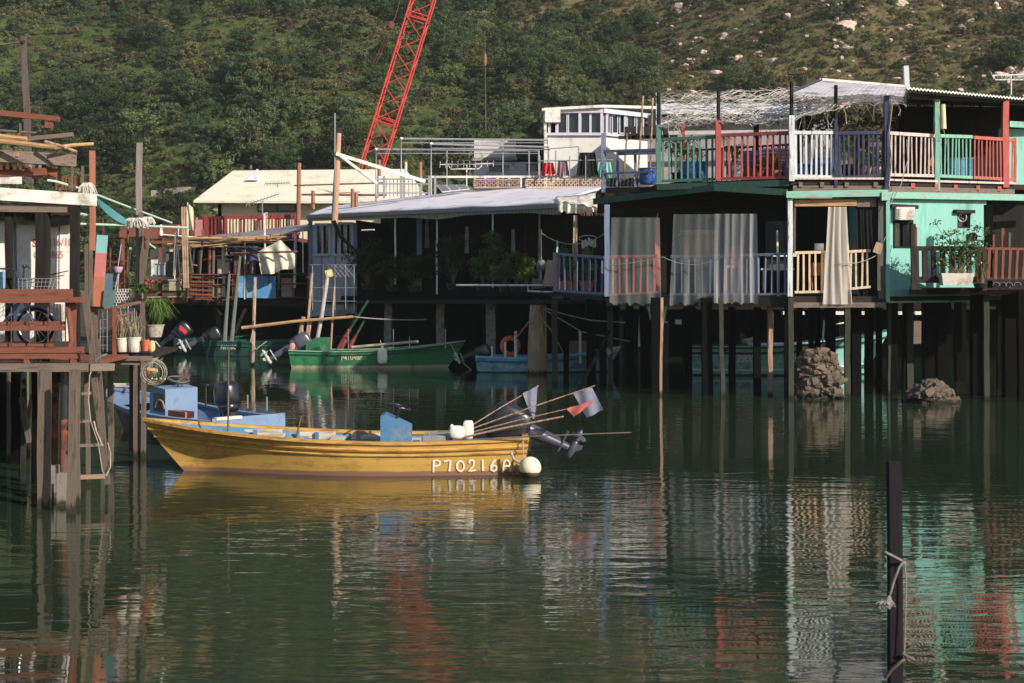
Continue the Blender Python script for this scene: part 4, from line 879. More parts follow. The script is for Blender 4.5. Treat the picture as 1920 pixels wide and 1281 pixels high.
# far railing of the terrace, seen through the front one
rail(RH, (1255, 285, 345, 40.9), (1500, 270, 335, 40.9), 26, dark_v, .05, .03)
m = MB(); sheet_wall(m, (PX(1672, 42.5), 42.4, 0), (PX(1990, 42.5), 42.9, 0), 5.64, 8.15, .08); m.build('upper_back_wall', dark_in, RH)
m = MB(); sheet_wall(m, fline(1888, 0, .5), fline(1990, 0, .2), 5.64, 7.2, .1); m.build('upper_wall', p_teal, RH)
m = MB(); m.bar(fline(1893, 7.28, .1), fline(1990, 7.28, 0), .16, .12); m.build('upper_beam', p_mint, RH)
for px, Y in ((1500, 42.0), (1516, 42.4), (1358 + 60, 42.2), (1690, 41.5)): post(RH, px, 190 if px > 1490 else 205, 340, Y, 9, black_v)
post(RH, 1281, 228, 300, 42.4, 7, p_red)
for px, t, b_ in ((1722, 180, 200), (1785, 182, 205), (1838, 184, 206)): post(RH, px, t, b_, 41.8, 4, dark_v)
# corrugated roof: a ridged sheet with a visible edge
roof_m = M('white_corrugated_sheet', C(228, 224, 216), .55, .06, 3, dirt=(C(160, 150, 140), .35, 2))
tarp_m = M('translucent_roof_sheet', C(244, 240, 248), .6, .08, 2, dirt=(C(170, 164, 174), .4, 1.5), leaf=.85)
r0, rm, r1 = P(1541, 151, 36.5), P(1700, 164, 36.75), P(1990, 191, 39.9)          # near edge, seen from below
b0, bm_, b1 = P(1482, 176, 40.4), V(PX(1690, 42.6), 42.6, 8.22), V(PX(1990, 42.6), 42.8, 8.25)
m = MB(); m.slab(lambda u, v: r0.lerp(rm, u).lerp(b0.lerp(bm_, u), v) + V(0, 0, .004 * math.cos(u * 2 * math.pi * 22)), 22 * 6, 4, (0, 0, .02)); m.build('roof_sheet', tarp_m, RH)
m = MB(); m.slab(lambda u, v: rm.lerp(r1, u).lerp(bm_.lerp(b1, u), v) + V(0, 0, .02 * math.cos(u * 2 * math.pi * 46)), 46 * 6, 4, (0, 0, -.04)); m.build('corrugated_roof', roof_m, RH)
m = MB(); m.bar(r0 + V(0, -.03, .02), rm + V(0, -.03, .02), .06, .05); m.bar(r0 + V(-.03, 0, .02), b0 + V(-.03, 0, .02), .05, .06); m.build('roof_edge', white_p, RH)
for d in (.10, .45, .9):
    m = MB(); m.bar(rm.lerp(bm_, d) + V(.1, 0, -.14), r1.lerp(b1, d) + V(0, 0, -.14), .09, .07); m.build('roof_purlin', dark_h, RH)
m = MB(); m.bar(P(1700, 165, 41), P(1698, 124, 41), .14, .14); m.build('vent_pipe', M('pale_vent_pipe', C(196, 200, 204), .5, .1, 4, VG), RH)
# stilts
for px, base, w, mt, px1 in ((1040, 722, 11, pile_v, 1040), (1108, 721, 17, black_v, 1109), (1144, 729, 10, pile_v, 1145), (1229, 738, 17, black_v, 1231), (1241, 741, 5, tan_v, 1239), (1325, 741, 19, black_v, 1326), (1351, 743, 8, pile_v, 1357), (1420, 738, 13, black_v, 1420), (1443, 742, 9, tan_v, 1445),
                             (1482, 747, 10, pile_v, 1484), (1476, 745, 8, black_v, 1473), (1588, 746, 10, pile_v, 1589), (1605, 742, 17, black_v, 1605), (1648, 738, 10, black_v, 1648), (1668, 740, 9, pile_v, 1669), (1677, 740, 11, black_v, 1676)):
    stilt(RH, px, 558, base, w, mt, px1)
for px, Y, w in ((1180, 42.5, 14), (1205, 44, 12), (1290, 43, 15), (1372, 43.5, 12), (1500, 40.5, 9), (1521, 41, 9), (1552, 40.6, 10), (1533, 43, 10), (1630, 42, 14), (1560, 44, 12), (1700, 41, 13), (1740, 42.4, 20), (1775, 40.5, 14), (1800, 43, 18)):
    stilt(RH, px, 566, 0, w, black_v, px + rnd.uniform(-3, 3), Y)
m = MB(); m.tube([P(1082, 736, 39.2), P(1142, 620, 39.6)], .05, 6); m.build('brace', black_v, RH)
m = MB(); m.bar(V(PX(1360, 41), 41, 1.0), V(PX(1290, 41), 41, 2.45), .10); m.bar(V(PX(1700, 42), 42, .9), V(PX(1640, 42), 42, 2.4), .10); m.build('brace', black_v, RH)

# dark deck with a railing in front of the turquoise room
DK = thing('deck_platform', 'dark timber platform with slatted railing before the turquoise wall, on tall stilts', 'platform', (PX(1815, 37), 37.2, 0))
Yd = 36.5
m = MB(); m.prism([P(1706, 540, Yd), P(1990, 540, Yd), P(1990, 540, Yd) + V(0, 2.6, 0), P(1706, 540, Yd) + V(.3, 1.0, 0)], (0, 0, -.09)); m.build('deck', dark_h, DK)
m = MB(); m.bar(P(1706, 548, Yd - .02), P(1990, 548, Yd - .02), .13, .08); m.build('floor_beam', black_v, DK)
bl = M('dark_brown_railing_wood', C(58, 46, 42), .8, .3, 3, VG)
rail(DK, (1710, 466, 527, Yd), (1842, 466, 527, Yd), 8, bl, .10, .115)
rail(DK, (1846, 466, 524, Yd), (1990, 468, 524, Yd), 11, brown_v, .05, .07, lean=.03)
m = MB(); m.bar(P(1708, 522, Yd), P(1990, 523, Yd), .09, .06); m.build('mid_rail', bl, DK)
post(DK, 1712, 420, 545, Yd, 8, bl); post(DK, 1853, 384, 545, Yd + .3, 13, black_v); post(DK, 1862, 440, 540, Yd + .25, 5, brown_v); post(DK, 1880, 428, 540, Yd + .3, 6, brown_v); post(DK, 1845, 466, 545, Yd, 9, bl); post(DK, 1893, 436, 540, Yd + .2, 4, grey_v)
for px, base, w, mt, px1 in ((1705, 736, 12, pile_v, 1706), (1848, 749, 10, pile_v, 1851), (1832, 742, 20, black_v, 1830), (1765, 732, 18, black_v, 1765), (1892, 745, 22, black_v, 1893), (1914, 752, 13, black_v, 1915), (1873, 730, 9, black_v, 1873)):
    stilt(DK, px, 545, base, w, mt, px1)
m = MB()
for x_ in (1868, 1880, 1892, 1908): m.torus(P(x_, 536, Yd - .1), .09, .008, (0, 1, 0), 12, 4, 0, math.pi)
m.build('hook_row', steel, DK)

# stone piers and rock heap at the water
stone_m = M('barnacled_stone', C(112, 94, 76), .95, .45, 2.6, bump=.05, dirt=(C(60, 52, 44), .55, 3.5), tide=True)
def stone_heap(name, label, prof, px, Y, wpx_top, wpx_bot, ztop, n, topk=.85, cat='pier'):
    """heap of mortared stones: a noisy core with many rounded stones pressed into its surface"""
    t = thing(name, label, cat, (PX(px, Y), Y, 0)); c = V(PX(px, Y), Y, -.4); m = MB(); H0 = ztop + .4
    def rad(v, a):
        b = lerp(wpx_bot, wpx_top, smooth(0, 1, v) * .6 + v * .4) / 2 / F * Y; b *= 1 - .55 * smooth(topk, 1.0, v)
        return b * (1 + .16 * noise.noise(V(math.cos(a) * 1.4, math.sin(a) * 1.4, v * 3 + px)) + .08 * noise.noise(V(math.cos(a) * 5, math.sin(a) * 5, v * 9)) + .06 * noise.noise(V(math.cos(a) * 11, math.sin(a) * 11, v * 20)))
    m.grid(lambda u, v: c + V(rad(v, u * 6.2832) * math.cos(u * 6.2832), rad(v, u * 6.2832) * math.sin(u * 6.2832) * .8, H0 * v), 48, 24); tp = [c + V(rad(1, a) * math.cos(a), rad(1, a) * math.sin(a) * .8, H0) for a in [i * 6.2832 / 48 for i in range(48)]]; m.add(tp, [tuple(range(48))])
    m.build('core', stone_m, t, 'all'); m = MB()
    for i in range(n):
        v = rnd.random(); a = rnd.uniform(3.0, 6.5); r = rad(v, a); s = rnd.choice((.04, .05, .07, .09, .12, .17))
        m.xf = Matrix.Translation(c + V(r * math.cos(a) * .92, r * math.sin(a) * .73, H0 * v)) @ Matrix.Rotation(rnd.uniform(0, 6), 4, 'Z') @ Matrix.Rotation(rnd.uniform(-.5, .5), 4, 'X'); m.ball((0, 0, 0), (s * rnd.uniform(.8, 1.7), s * .8, s * rnd.uniform(.4, .8)), .8, 7, 5, .22)
    m.build('facing_stones', stone_m, t)['kind'] = 'stuff'; return t
stone_heap('stone_pier', 'tapering pier of mortared rubble standing in the water under the balcony house', None, 1530, 37.4, 66, 98, 1.22, 420)
stone_heap('rock_heap', 'low barnacled rock heap in the water under the dark platform', None, 1746, 36.0, 60, 112, .50, 260, .7, 'rock')

# things on and in the balcony house
m = MB(); m.box(P(1694, 401, fy(1694) - .06), (.48, .42, .33)); AC = thing('air_conditioner', 'white window air conditioner in the turquoise wall', 'air conditioner', tuple(P(1694, 414, fy(1694))))
m.build('casing', white_p, AC); m = MB(); q = P(1683, 401, fy(1690) - .275)
for i in range(6): m.bar(q + V(-.07, 0, -.12 + i * .048), q + V(.09, 0, -.12 + i * .048), .018, .012)
m.build('grille', M('grey_grille', C(120, 118, 112), .6), AC)
FN = thing('extractor_fan', 'small round extractor fan in the high window of the turquoise wall', 'fan', tuple(P(1805, 415, fy(1805) + .05)))
m = MB(); m.torus(P(1804, 408, fy(1805) + .03), .11, .02, (0, 1, 0), 20, 6); m.build('ring', steel, FN); m = MB(); q = P(1804, 408, fy(1805) + .05)
for i in range(4): a = i * 1.57 + .5; m.prism([q, q + V(math.cos(a) * .1, 0, math.sin(a) * .1), q + V(math.cos(a + .6) * .1, .02, math.sin(a + .6) * .1)], (0, .008, 0))
m.build('fan_blade', black_m, FN)
sheer = M('sheer_grey_green_curtain', C(158, 164, 160), .8, .12, 1.2, (1, 1, .12), alpha=.38)
sheer2 = M('sheer_pale_curtain', C(200, 198, 200), .8, .12, 1.6, (1, 1, .12), alpha=.42)
cloth('curtain', 1143, 1240, 408, 571, fy(1143) - .10, fy(1240) - .10, sheer, 'sheer grey curtain over the red railing, first at the left end of the porch', 'curtain', 3, .035, .94, 7)
cloth('curtain', 1258, 1350, 402, 571, fy(1258) - .10, fy(1350) - .10, sheer, 'sheer greenish curtain in the middle of the porch, its lower edge flaring to the left', 'curtain', 3, .035, .88, 8, lean=-2)
cloth('curtain', 1338, 1421, 401, 569, fy(1338) - .16, fy(1421) - .16, sheer2, 'sheer pale curtain with bright edges next to the bare grey-blue railing', 'curtain', 5, .04, .95, 6)
cream_c = M('cream_translucent_curtain', C(226, 216, 204), .7, .10, 2.0, (1, 1, .15), leaf=.4, dirt=(C(206, 180, 130), .4, 1.2), alpha=.86)
cloth('curtain', 1543, 1598, 388, 571, fy(1543) - .12, fy(1598) - .12, cream_c, 'gathered cream curtain hanging over the cream railing', 'curtain', 3, .045, .62)
cloth('curtain', 1600, 1652, 388, 560, fy(1600) + .10, fy(1652) + .10, M('black_curtain', C(26, 26, 30), .9, .2), 'black curtain pulled aside beside the turquoise corner', 'curtain', 6, .05, .8, lean=10)
m = MB(); m.tube(sag(P(1140, 497, fy(1140) - .2), P(1243, 482, fy(1243) - .2), .04) + sag(P(1243, 482, fy(1243) - .2), P(1360, 480, fy(1360) - .25), .22) , .009, 5)
solo(m, 'string', M('pale_green_cord', C(130, 160, 150), .8), 'thin pale cord tied across the sheer curtains', 'cord')
m = MB(); m.tube(sag(P(1575, 493, fy(1575) - .2), P(1648, 476, fy(1648) - .15), .10) + sag(P(1648, 476, fy(1648) - .15), P(1660, 444, fy(1660) - .1), .02), .01, 5)
solo(m, 'tie_rope', rope_m, 'thin rope slung from the cream curtain to the turquoise corner', 'rope')
m = MB(); m.box(P(1535, 505, 38.0), (.42, .5, .34)); m.bar(P(1522, 545, 38.0), P(1522, 515, 38.0), .05); m.bar(P(1548, 545, 38.0), P(1548, 515, 38.0), .05)
solo(m, 'wooden_cabinet', M('orange_wood', C(190, 104, 52), .6, .2, 4, HG), 'small orange wooden cabinet behind the cream railing', 'cabinet')
m = MB(); m.lathe([(.10, 0), (.12, .02), (.12, .2), (.13, .2)], P(1536, 471, 37.35), 12); solo(m, 'plastic_tub', white_p, 'small white tub standing on the cream railing', 'tub')
m = MB(); m.prism([P(1604, 474, 37.5), P(1618, 474, 37.5), P(1618, 456, 37.5), P(1612, 448, 37.5), P(1604, 452, 37.5)], (0, .25, 0)); solo(m, 'pink_box', M('dull_pink', C(178, 120, 124), .7), 'dull pink box on a shelf beside the black curtain', 'box')
m = MB(); m.bar(P(1643, 475, 37.0), P(1650, 456, 37.0), .2, .05); solo(m, 'bird_box', bamboo_v, 'little tan wooden box fixed to the short cream post', 'box')
m = MB(); m.slab(lambda u, v: P(lerp(1436, 1478, u), lerp(482, 415, v), 41.5 + .2 * math.sin(u * 6)), 8, 6, (0, .02, 0)); solo(m, 'hanging_sheet', M('grey_hanging_sheet', C(126, 122, 128), .9, .15), 'grey sheet hanging at the back of the open porch', 'sheet', None, 'all')
m = MB(); m.box(P(1455, 505, 39.4), (.9, .5, .05)); [m.bar(P(x_, 545, 39.4 + d), P(x_, 506, 39.4 + d), .05) for x_ in (1432, 1478) for d in (-.2, .2)]; m.box(P(1452, 500, 39.4), (.3, .3, .12)); m.box(P(1466, 500, 39.3), (.2, .2, .16))
solo(m, 'side_table', white_p, 'cluttered white side table behind the grey-blue railing', 'table')
m = MB(); m.tube([P(1459, 556, 38.2), P(1457, 432, 38.4)], .03, 6); solo(m, 'white_pipe', white_p, 'upright white pipe leaning in the open porch', 'pipe')
m = MB()
for i in range(5): m.box(P(1440, 478, 37.6) + V(i * .17, 0, 0), (.13, .02, .09))
solo(m, 'peg_row', white_p, 'row of white clips on the top of the grey-blue railing', 'clips')
# seats and clutter glimpsed through the curtains
m = MB(); m.box(P(1376, 500, 39.2), (.5, .5, .06)); m.box(P(1376, 480, 39.45), (.5, .05, .5)); [m.bar(P(x_, 545, 39.2 + d), P(x_, 500, 39.2 + d), .05) for x_ in (1361, 1391) for d in (-.2, .2)]
solo(m, 'wooden_chair', M('orange_wood', C(190, 104, 52)), 'wooden chair glimpsed through the pale sheer curtain', 'chair')
m = MB(); m.box(P(1310, 462, 40.3), (1.0, .6, .9)); m.box(P(1310, 440, 40.15), (1.06, .66, .06)); solo(m, 'tall_cupboard', M('tan_board', C(170, 140, 104), .7, .15, 3, VG), 'tan cupboard glimpsed through the greenish sheer curtain', 'cupboard')
m = MB(); m.bar(P(1232, 410, 39.4), P(1234, 550, 39.4), .14, .05); solo(m, 'red_plank', p_orange, 'red upright plank between the first two sheer curtains', 'plank')

# balcony contents
barrel('blue barrel behind the sea green balcony railing', 1300, 340, 39.4, .66, .52); barrel('blue tub outside the sea green post at the balcony end', 1215, 346, 40.6, .50, .46)
barrel('blue barrel half hidden by the red balcony railing, on a stand', 1407, 312, 40.4, .5, .42); barrel('blue tub at the right end of the red balcony railing', 1480, 336, 38.7, .42, .42)
barrel('blue tub in the corner of the white balcony railing', 1494, 338, 38.2, .42, .42); barrel('dark blue barrel at the middle of the white balcony railing', 1545, 332, 38.5, .56, .50)
m = MB(); m.box(P(1400, 322, 40.4), (.6, .6, .34)); solo(m, 'barrel_stand', grey_h, 'low timber stand under the barrel behind the red railing', 'stand')
tb = thing('water_tank', 'square light blue ribbed tank behind the mint balcony railing', 'tank', tuple(P(1800, 331, 38.9))); m = MB(); q = P(1800, 331, 38.9); m.box(q + V(0, 0, .23), (.52, .5, .46))
for i in range(7): m.box(q + V(-.24 + i * .08, -.25, .22), (.02, .02, .42))
m.build('tank_body', M('light_blue_plastic', C(86, 140, 204), .45, .08), tb); m = MB(); m.box(q + V(0, 0, .47), (.56, .54, .04)); m.build('lid', M('light_blue_plastic', C(86, 140, 204)), tb)
pot_plant('tawny bushy plant in a grey tub behind the red balcony railing', 1378, 332, 39.2, .52, .36, M('grey_blue_tub', C(132, 150, 168), .5), lf_t, .8, .5, 420, .07)
pot_plant('brown-leaved pot plant low behind the red balcony railing', 1424, 336, 39.0, .5, .22, terra, lf_t, 1.0, .45, 500, .08)
pot_plant('spiky grass plant in a pot behind the right half of the red railing', 1452, 334, 38.7, .4, .2, terra, lf_o, .9, .5, 70, .03, 'grass')
pot_plant('tall spiky yucca in a tub behind the white balcony railing', 1530, 333, 38.6, .45, .35, blue_tub, M('pale_spiky_leaves', C(170, 178, 150), .6, .2, 4, leaf=.2), 1.1, .85, 46, .04, 'grass')
pot_plant('low green plant in a terracotta trough behind the navy balcony railing', 1620, 333, 38.0, .6, .26, M('pink_trough', C(176, 112, 104), .7), lf_m, .7, .4, 60, .03, 'grass'); pot_plant('upright leafy plant behind the left part of the navy balcony railing', 1592, 330, 38.4, .35, .3, black_m, lf_m, .5, .9, 300, .1)
pot_plant('dense climbing plant behind the sea green balcony railing', 1275, 344, 40.6, .5, .3, black_m, lf_o, 1.5, .95, 900, .08)
bt = thing('garden_tree', 'dark bushy tree in a tub behind the navy balcony post', 'tree', tuple(P(1600, 335, 42.0))); q = P(1600, 335, 42.0); m = MB(); m.tube([q, q + V(.1, 0, .8), q + V(0, 0, 1.6)], .06, 6); m.lathe([(.3, 0), (.36, .4), (.3, .4)], q, 12); m.build('trunk', bark, bt)
m = MB(); [m.leaves(q + V(rnd.uniform(-1.25, 1.2), rnd.uniform(-.4, .4), rnd.uniform(.7, 1.95)), (.38, .38, .30), 90, .12, flat=.4) for _ in range(26)]; m.build('crown', lf_o, bt)
m = MB(); m.slab(lambda u, v: P(lerp(1428, 1482, u), lerp(333, 278, v), 40.7) + V(0, .03 * math.cos(v * 50), 0), 2, 48, (0, .01, 0)); solo(m, 'corrugated_panel', M('blue_grey_metal_sheet', C(150, 156, 178), .5, .1), 'blue-grey corrugated panel standing behind the red balcony railing', 'panel')
m = MB(); m.slab(lambda u, v: P(lerp(1514, 1572, u), lerp(330, 268 + 12 * u, v), 41.2), 4, 3, (0, .03, 0)); solo(m, 'cement_board', M('pale_grey_board', C(176, 178, 190), .7, .12), 'pale grey board leaning behind the white balcony railing', 'board')
m = MB(); m.tube([P(1769, 242, 37.6), P(1767, 196, 37.6)], .075, 10); m.tube([P(1769, 243, 37.6), P(1773, 256, 37.7), P(1775, 270, 38)], .008, 4); solo(m, 'lamp_tube', M('yellowed_white_plastic', C(216, 200, 150), .5), 'yellowed tube lamp hanging beside the mint balcony post', 'lamp', None, True)
m = MB(); [m.box(P(x_, 272, 40.2), (w_, .2, .12)) for x_, w_ in ((1636, .12), (1650, .22))]; solo(m, 'white_crate', white_p, 'white boxes on a shelf behind the navy balcony railing', 'box')
m = MB(); m.box(P(1750, 312, 39.6), (.3, .05, .5), ry=.4); solo(m, 'leaning_board', M('orange_wood', C(190, 104, 52)), 'brown board leaning behind the pale pink balcony railing', 'board')
m = MB(); m.tube([P(1667, 350, 37.0), P(1672, 300, 37.0), P(1667, 250, 37.05), P(1673, 200, 37.05), P(1668, 178, 37.1)], .014, 5); m.tube([P(1668, 385, 36.98), P(1690, 345, 37.0), P(1702, 300, 37.1), P(1700, 262, 37.2)], .012, 5)
solo(m, 'hanging_cable', M('grey_cable', C(150, 146, 140), .7), 'loose grey cables running down the tall navy post to the turquoise wall', 'cable')
# dry vines on wires over the terrace
vine = M('bleached_dry_vine', C(206, 198, 188), .9, .3, 3); VN = thing('vine_trellis', 'tangle of bleached dry vines on wires over the left balcony', 'vine', tuple(P(1400, 220, 39)))
def vp(u, v):
    px = lerp(1230, 1690, u); near = lerp(238, 196, smooth(.1, .9, u)) - 8 * math.sin(u * 9); far = lerp(176, 158, u); Y = lerp(fy(px) - .1, 43.5, v); return P(px, lerp(near, far, v), Y)
m = MB()
for i in range(420):
    u, v = rnd.random(), rnd.random() ** 1.2; L_ = rnd.uniform(.06, .22); sl = rnd.gauss(0, .28); pts = []; ph = rnd.uniform(0, 6)
    for k in range(7):
        q = (k / 6 - .5) * L_; p = vp(min(1.02, max(0, u + q)), min(1, max(0, v + q * sl * 5))); pts.append(p + V(0, 0, .06 * math.sin(k * 1.3 + ph) - .10 * (1 - (2 * k / 6 - 1) ** 2) * rnd.random()))
    m.tube(pts, rnd.uniform(.005, .010), 4)
for i in range(36):
    p = vp(rnd.random(), rnd.random() * .4); m.tube([p, p + V(rnd.uniform(-.1, .1), 0, -.25), p + V(rnd.uniform(-.15, .15), 0, -rnd.uniform(.3, .7))], .008, 4)
m.build('vine_stems', vine, VN); m = MB()
for v in (0, .25, .5, .75, 1): m.tube([vp(i / 12, v) - V(0, 0, .02) for i in range(13)], .01, 4)
for u in (.02, .27, .55, .74, .97): m.tube([vp(u, i / 5) for i in range(6)], .014, 4)
m.build('wires', steel, VN)
m = MB(); [m.leaves(vp(lerp(.05, .42, rnd.random()), rnd.random() * .25) - V(0, 0, .12), (.2, .2, .1), 10, .07) for _ in range(22)]; m.build('dead_leaves', lf_t, VN)
# bougainvillea in a white tub on the dark railing
bg = thing('potted_shrub', 'straggling flowering shrub in a white trough on the dark platform railing', 'plant', tuple(P(1792, 535, Yd - .2))); q = P(1792, 535, Yd - .2)
m = MB(); m.prism([q + V(-.36, -.15, 0), q + V(.36, -.15, 0), q + V(.40, -.18, .26), q + V(.42, -.18, .30), q + V(-.42, -.18, .30), q + V(-.40, -.18, .26)], (0, .36, 0)); m.build('trough', white_pot, bg)
s = MB(); l = MB(); f = MB(); g = MB()
for i in range(26):
    a = q + V(rnd.uniform(-.1, .2), rnd.uniform(0, .15), .28); e = q + V(rnd.uniform(-.5, .75), rnd.uniform(-.25, .3), rnd.uniform(.5, 1.6)); mid = a.lerp(e, .5) + V(rnd.uniform(-.14, .14), 0, .12); s.tube([a, mid, e], .012, 4, .005)
    for c in (e, mid, a.lerp(e, .75)): l.leaves(c, (.16, .16, .12), 16, .08)
    f.leaves(e, (.12, .12, .1), 4, .06)
for i in range(60): p = q + V(rnd.uniform(-.2, .4), rnd.uniform(-.1, .1), .28); g.add([p, p + V(.02, 0, 0), p + V(rnd.uniform(-.1, .1), 0, rnd.uniform(.08, .2))], [(0, 1, 2)])
s.build('stem', bark, bg); l.build('leaves', lf_m, bg); f.build('blossom', M('yellow_blossom', C(220, 190, 70), .7, leaf=.3), bg); g.build('weeds', lf_t, bg)
pot_plant('small weedy pot at the right of the white trough', 1838, 540, Yd - .1, .36, .12, black_m, lf_t, .5, .6, 40, .02, 'grass')
m = MB(); m.prism([P(1818, 443, 37.1), P(1836, 444, 37.1), P(1828, 436, 37.1)], (0, .4, 0)); m.bar(P(1822, 452, 37.2), P(1822, 443, 37.2), .2, .3); solo(m, 'spirit_shelf', dark_h, 'small dark roofed shelf beside the flowering shrub', 'shelf')
# ---------------------------------------------------------------- long dark house in the middle
MH = thing('stilt_house', 'long shadowed stilt house in the middle, under a lavender grey sloping roof', 'house', (PX(830, 52), 52, 0))
def my(px): return lerp(57.0, 45.6, (px - 575) / 475)
def mw(px, z, d=0.0): Y = my(px) + d; return V(PX(px, my(px)), Y, z)
lav = M('lavender_grey_roof_sheet', C(226, 221, 232), .6, .06, 1.2, dirt=(C(170, 160, 160), .35, 1.2))
e0, e1 = P(576, 402, 56.8), P(1052, 380, 45.4); k0, k1, k2 = P(622, 386, 60), P(880, 357, 58), P(1135, 350, 53)
def mroof(u, v):
    bk = k0.lerp(k1, u / .5) if u < .5 else k1.lerp(k2, (u - .5) / .5)
    return e0.lerp(e1, u).lerp(bk, v) + V(0, 0, .05 * noise.noise(V(u * 8, v * 3, 1)) + .03 * math.sin(v * 3.14))
m = MB(); m.slab(mroof, 60, 10, (0, 0, -.05)); m.build('roof', lav, MH, 'all')
m = MB(); m.bar(e0 + V(0, -.02, -.1), e1 + V(0, -.02, -.1), .13, .05); m.build('gutter', M('grey_gutter', C(140, 138, 140), .5, .15, 4, HG), MH)
cvm = M('corrugated_plastic_edge', C(150, 142, 120), .6, .25, 3, stripe=((.04, .04, .035), 3, 'X'))
m = MB(); m.grid(lambda u, v: e0.lerp(e1, u) + V(0, .05, -.15 - .13 * (1 - v) - .10 * max(0, math.sin(u * 14)) * (1 - v) * smooth(.3, .6, u)), 120, 3); m.build('eave_valance', cvm, MH)
# cream awning at the right end, ragged along its lower edge
awn = M('cream_awning_sheet', C(240, 232, 208), .65, .08, 2, dirt=(C(180, 160, 120), .45, 1.5))
a0, a1, a2, a3 = P(1046, 378, 45.3), P(1140, 394, 44.6), P(1150, 358, 48), P(1040, 372, 47.5)
m = MB(); m.slab(lambda u, v: a0.lerp(a1, u).lerp(a3.lerp(a2, u), v) + V(0, 0, .08 * noise.noise(V(u * 9, v * 4, 4))), 20, 6, (0, 0, .02)); m.grid(lambda u, v: a0.lerp(a1, u) + V(0, -.04 * math.sin(u * 40), -(1 - v) * (.34 + .22 * noise.noise(V(u * 12, 0, 8)) - .2 * u)), 60, 4); m.build('awning', awn, MH, 'all')
m = MB(); [m.bar(P(x_, 394, 44.6), P(x_ + 1, 405, 44.6), .04) for x_ in range(1090, 1134, 5)]; m.build('bamboo_fringe', brown_v, MH)
# blue-grey front room with windows on the left
bgw = M('blue_grey_boarding', C(172, 174, 190), .7, .12, 2, dirt=(C(130, 130, 142), .45, 2), stripe=(C(130, 132, 146), .5, 'X'))
fl0, fl1 = mw(580, 0, .5), mw(664, 0, .5); zt = 5.2
def hz_(py): return PZ(py, 56.3)
m = MB(); sheet_wall(m, V(fl0.x, fl0.y, 0), V(fl1.x, fl1.y, 0), 1.7, zt, .1, ((.15, .45, hz_(478), hz_(421)), (.55, .97, hz_(478), hz_(419)))); m.build('front_wall', bgw, MH)
window(MH, 592, 421, 618, 478, my(592) + .52, M('pale_blue_window_frame', C(172, 180, 200), .5, .1), 1, .09, Y1=my(618) + .52); window(MH, 626, 419, 661, 478, my(626) + .52, M('pale_blue_window_frame', C(172, 180, 200)), 2, .09, Y1=my(661) + .52)
sd = V(fl0.x - .1, fl0.y, 0); m = MB(); sheet_wall(m, sd + V(0, .05, 0), sd + V(-.9, 6, 0), 1.2, 5.35, .1, back=V(1, 0, 0)); m.build('side_wall', M('grey_render_wall', C(158, 150, 150), .8, .1, 1.5, dirt=(C(100, 92, 88), .45, 1.5)), MH)
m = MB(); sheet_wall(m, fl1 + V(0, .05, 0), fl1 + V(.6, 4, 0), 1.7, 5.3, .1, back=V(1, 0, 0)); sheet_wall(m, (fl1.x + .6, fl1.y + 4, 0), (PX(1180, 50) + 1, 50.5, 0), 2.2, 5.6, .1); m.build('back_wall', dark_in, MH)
m = MB(); m.bar(fl1 + V(0, -.02, 1.7), fl1 + V(0, -.02, 5.2), .12); m.bar(fl0 + V(0, -.02, 1.2), fl0 + V(0, -.02, 5.35), .10); m.build('corner_post', p_blue, MH)
# ledge and wire fence in front of the room
m = MB(); m.bar(P(585, 588, 56), P(640, 586, 55), .22, .5); m.bar(P(575, 520, 56.2), P(664, 516, 54.6), .05); m.build('ledge', M('pale_blue_ledge', C(150, 156, 172), .6, .15), MH)
m = MB(); [m.tube([P(x_, 582, 53), P(x_, 496, 53)], .02, 5) for x_ in (586, 606, 628, 648, 664)]; [m.tube([P(580, y_, 53), P(668, y_, 52.6)], .015, 5) for y_ in (497, 540, 565)]; [m.tube([P(620 + i * 8, 520, 52.9), P(640 + i * 8, 497, 52.9)], .008, 4) for i in range(-1, 4)]; [m.tube([P(640 + i * 8, 520, 52.9), P(620 + i * 8, 497, 52.9)], .008, 4) for i in range(-1, 4)]; m.build('wire_fence', steel, MH)
# deck, beams, posts, piles
d0, d1, d2 = P(640, 585, 53), P(1006, 546, 46.2), P(1034, 548, 45.4); zd = 2.55
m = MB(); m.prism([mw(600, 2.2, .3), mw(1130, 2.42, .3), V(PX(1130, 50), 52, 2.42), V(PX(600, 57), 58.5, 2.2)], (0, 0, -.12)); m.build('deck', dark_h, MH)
m = MB(); m.bar(mw(640, 2.28, .2), mw(1034, 2.42, .2), .2, .1); m.build('floor_beam', black_v, MH); m = MB(); m.tube([P(856, 535, 48.2), P(990, 535, 46), P(1040, 535, 45.3)], .035, 6); m.tube([P(990, 535, 46), P(990, 546, 46), P(1036, 548, 45.2)], .03, 6); m.build('deck_pipe', white_p, MH)
for px, t, b_, w, mt, d in ((741, 404, 545, 3, steel, .1), (786, 400, 545, 9, M('blue_painted_post', C(96, 116, 132), .6, .2, 3, VG), .3), (819, 404, 552, 3, steel, .1), (876, 400, 540, 9, black_v, .3), (924, 400, 540, 3, steel, .1), (961, 400, 540, 10, black_v, .3), (985, 430, 540, 4, dark_v, .6), (1011, 394, 540, 4, tan_v, .1), (1015, 430, 540, 2, steel, .1), (1079, 404, 545, 7, tan_v, 1.2), (1045, 452, 475, 3, p_white, .1)):
    post(MH, px, t, b_, my(px) + d, w, mt)
for px, y0, y1, w, mc in ((876, 425, 475, 9, C(120, 132, 134)), (962, 430, 488, 9, C(128, 134, 134)), (800, 405, 465, 9, C(92, 104, 110)), (1078, 404, 475, 11, C(206, 180, 140))):
    c_ = cloth('post_wrap', px - w / 2, px + w / 2, y0, y1, my(px) + .12, my(px) + .12, M('wrap_cloth_%d' % px, mc, .85, .2, 4), None, None, 2, .05, .6, nu=14, par=MH)
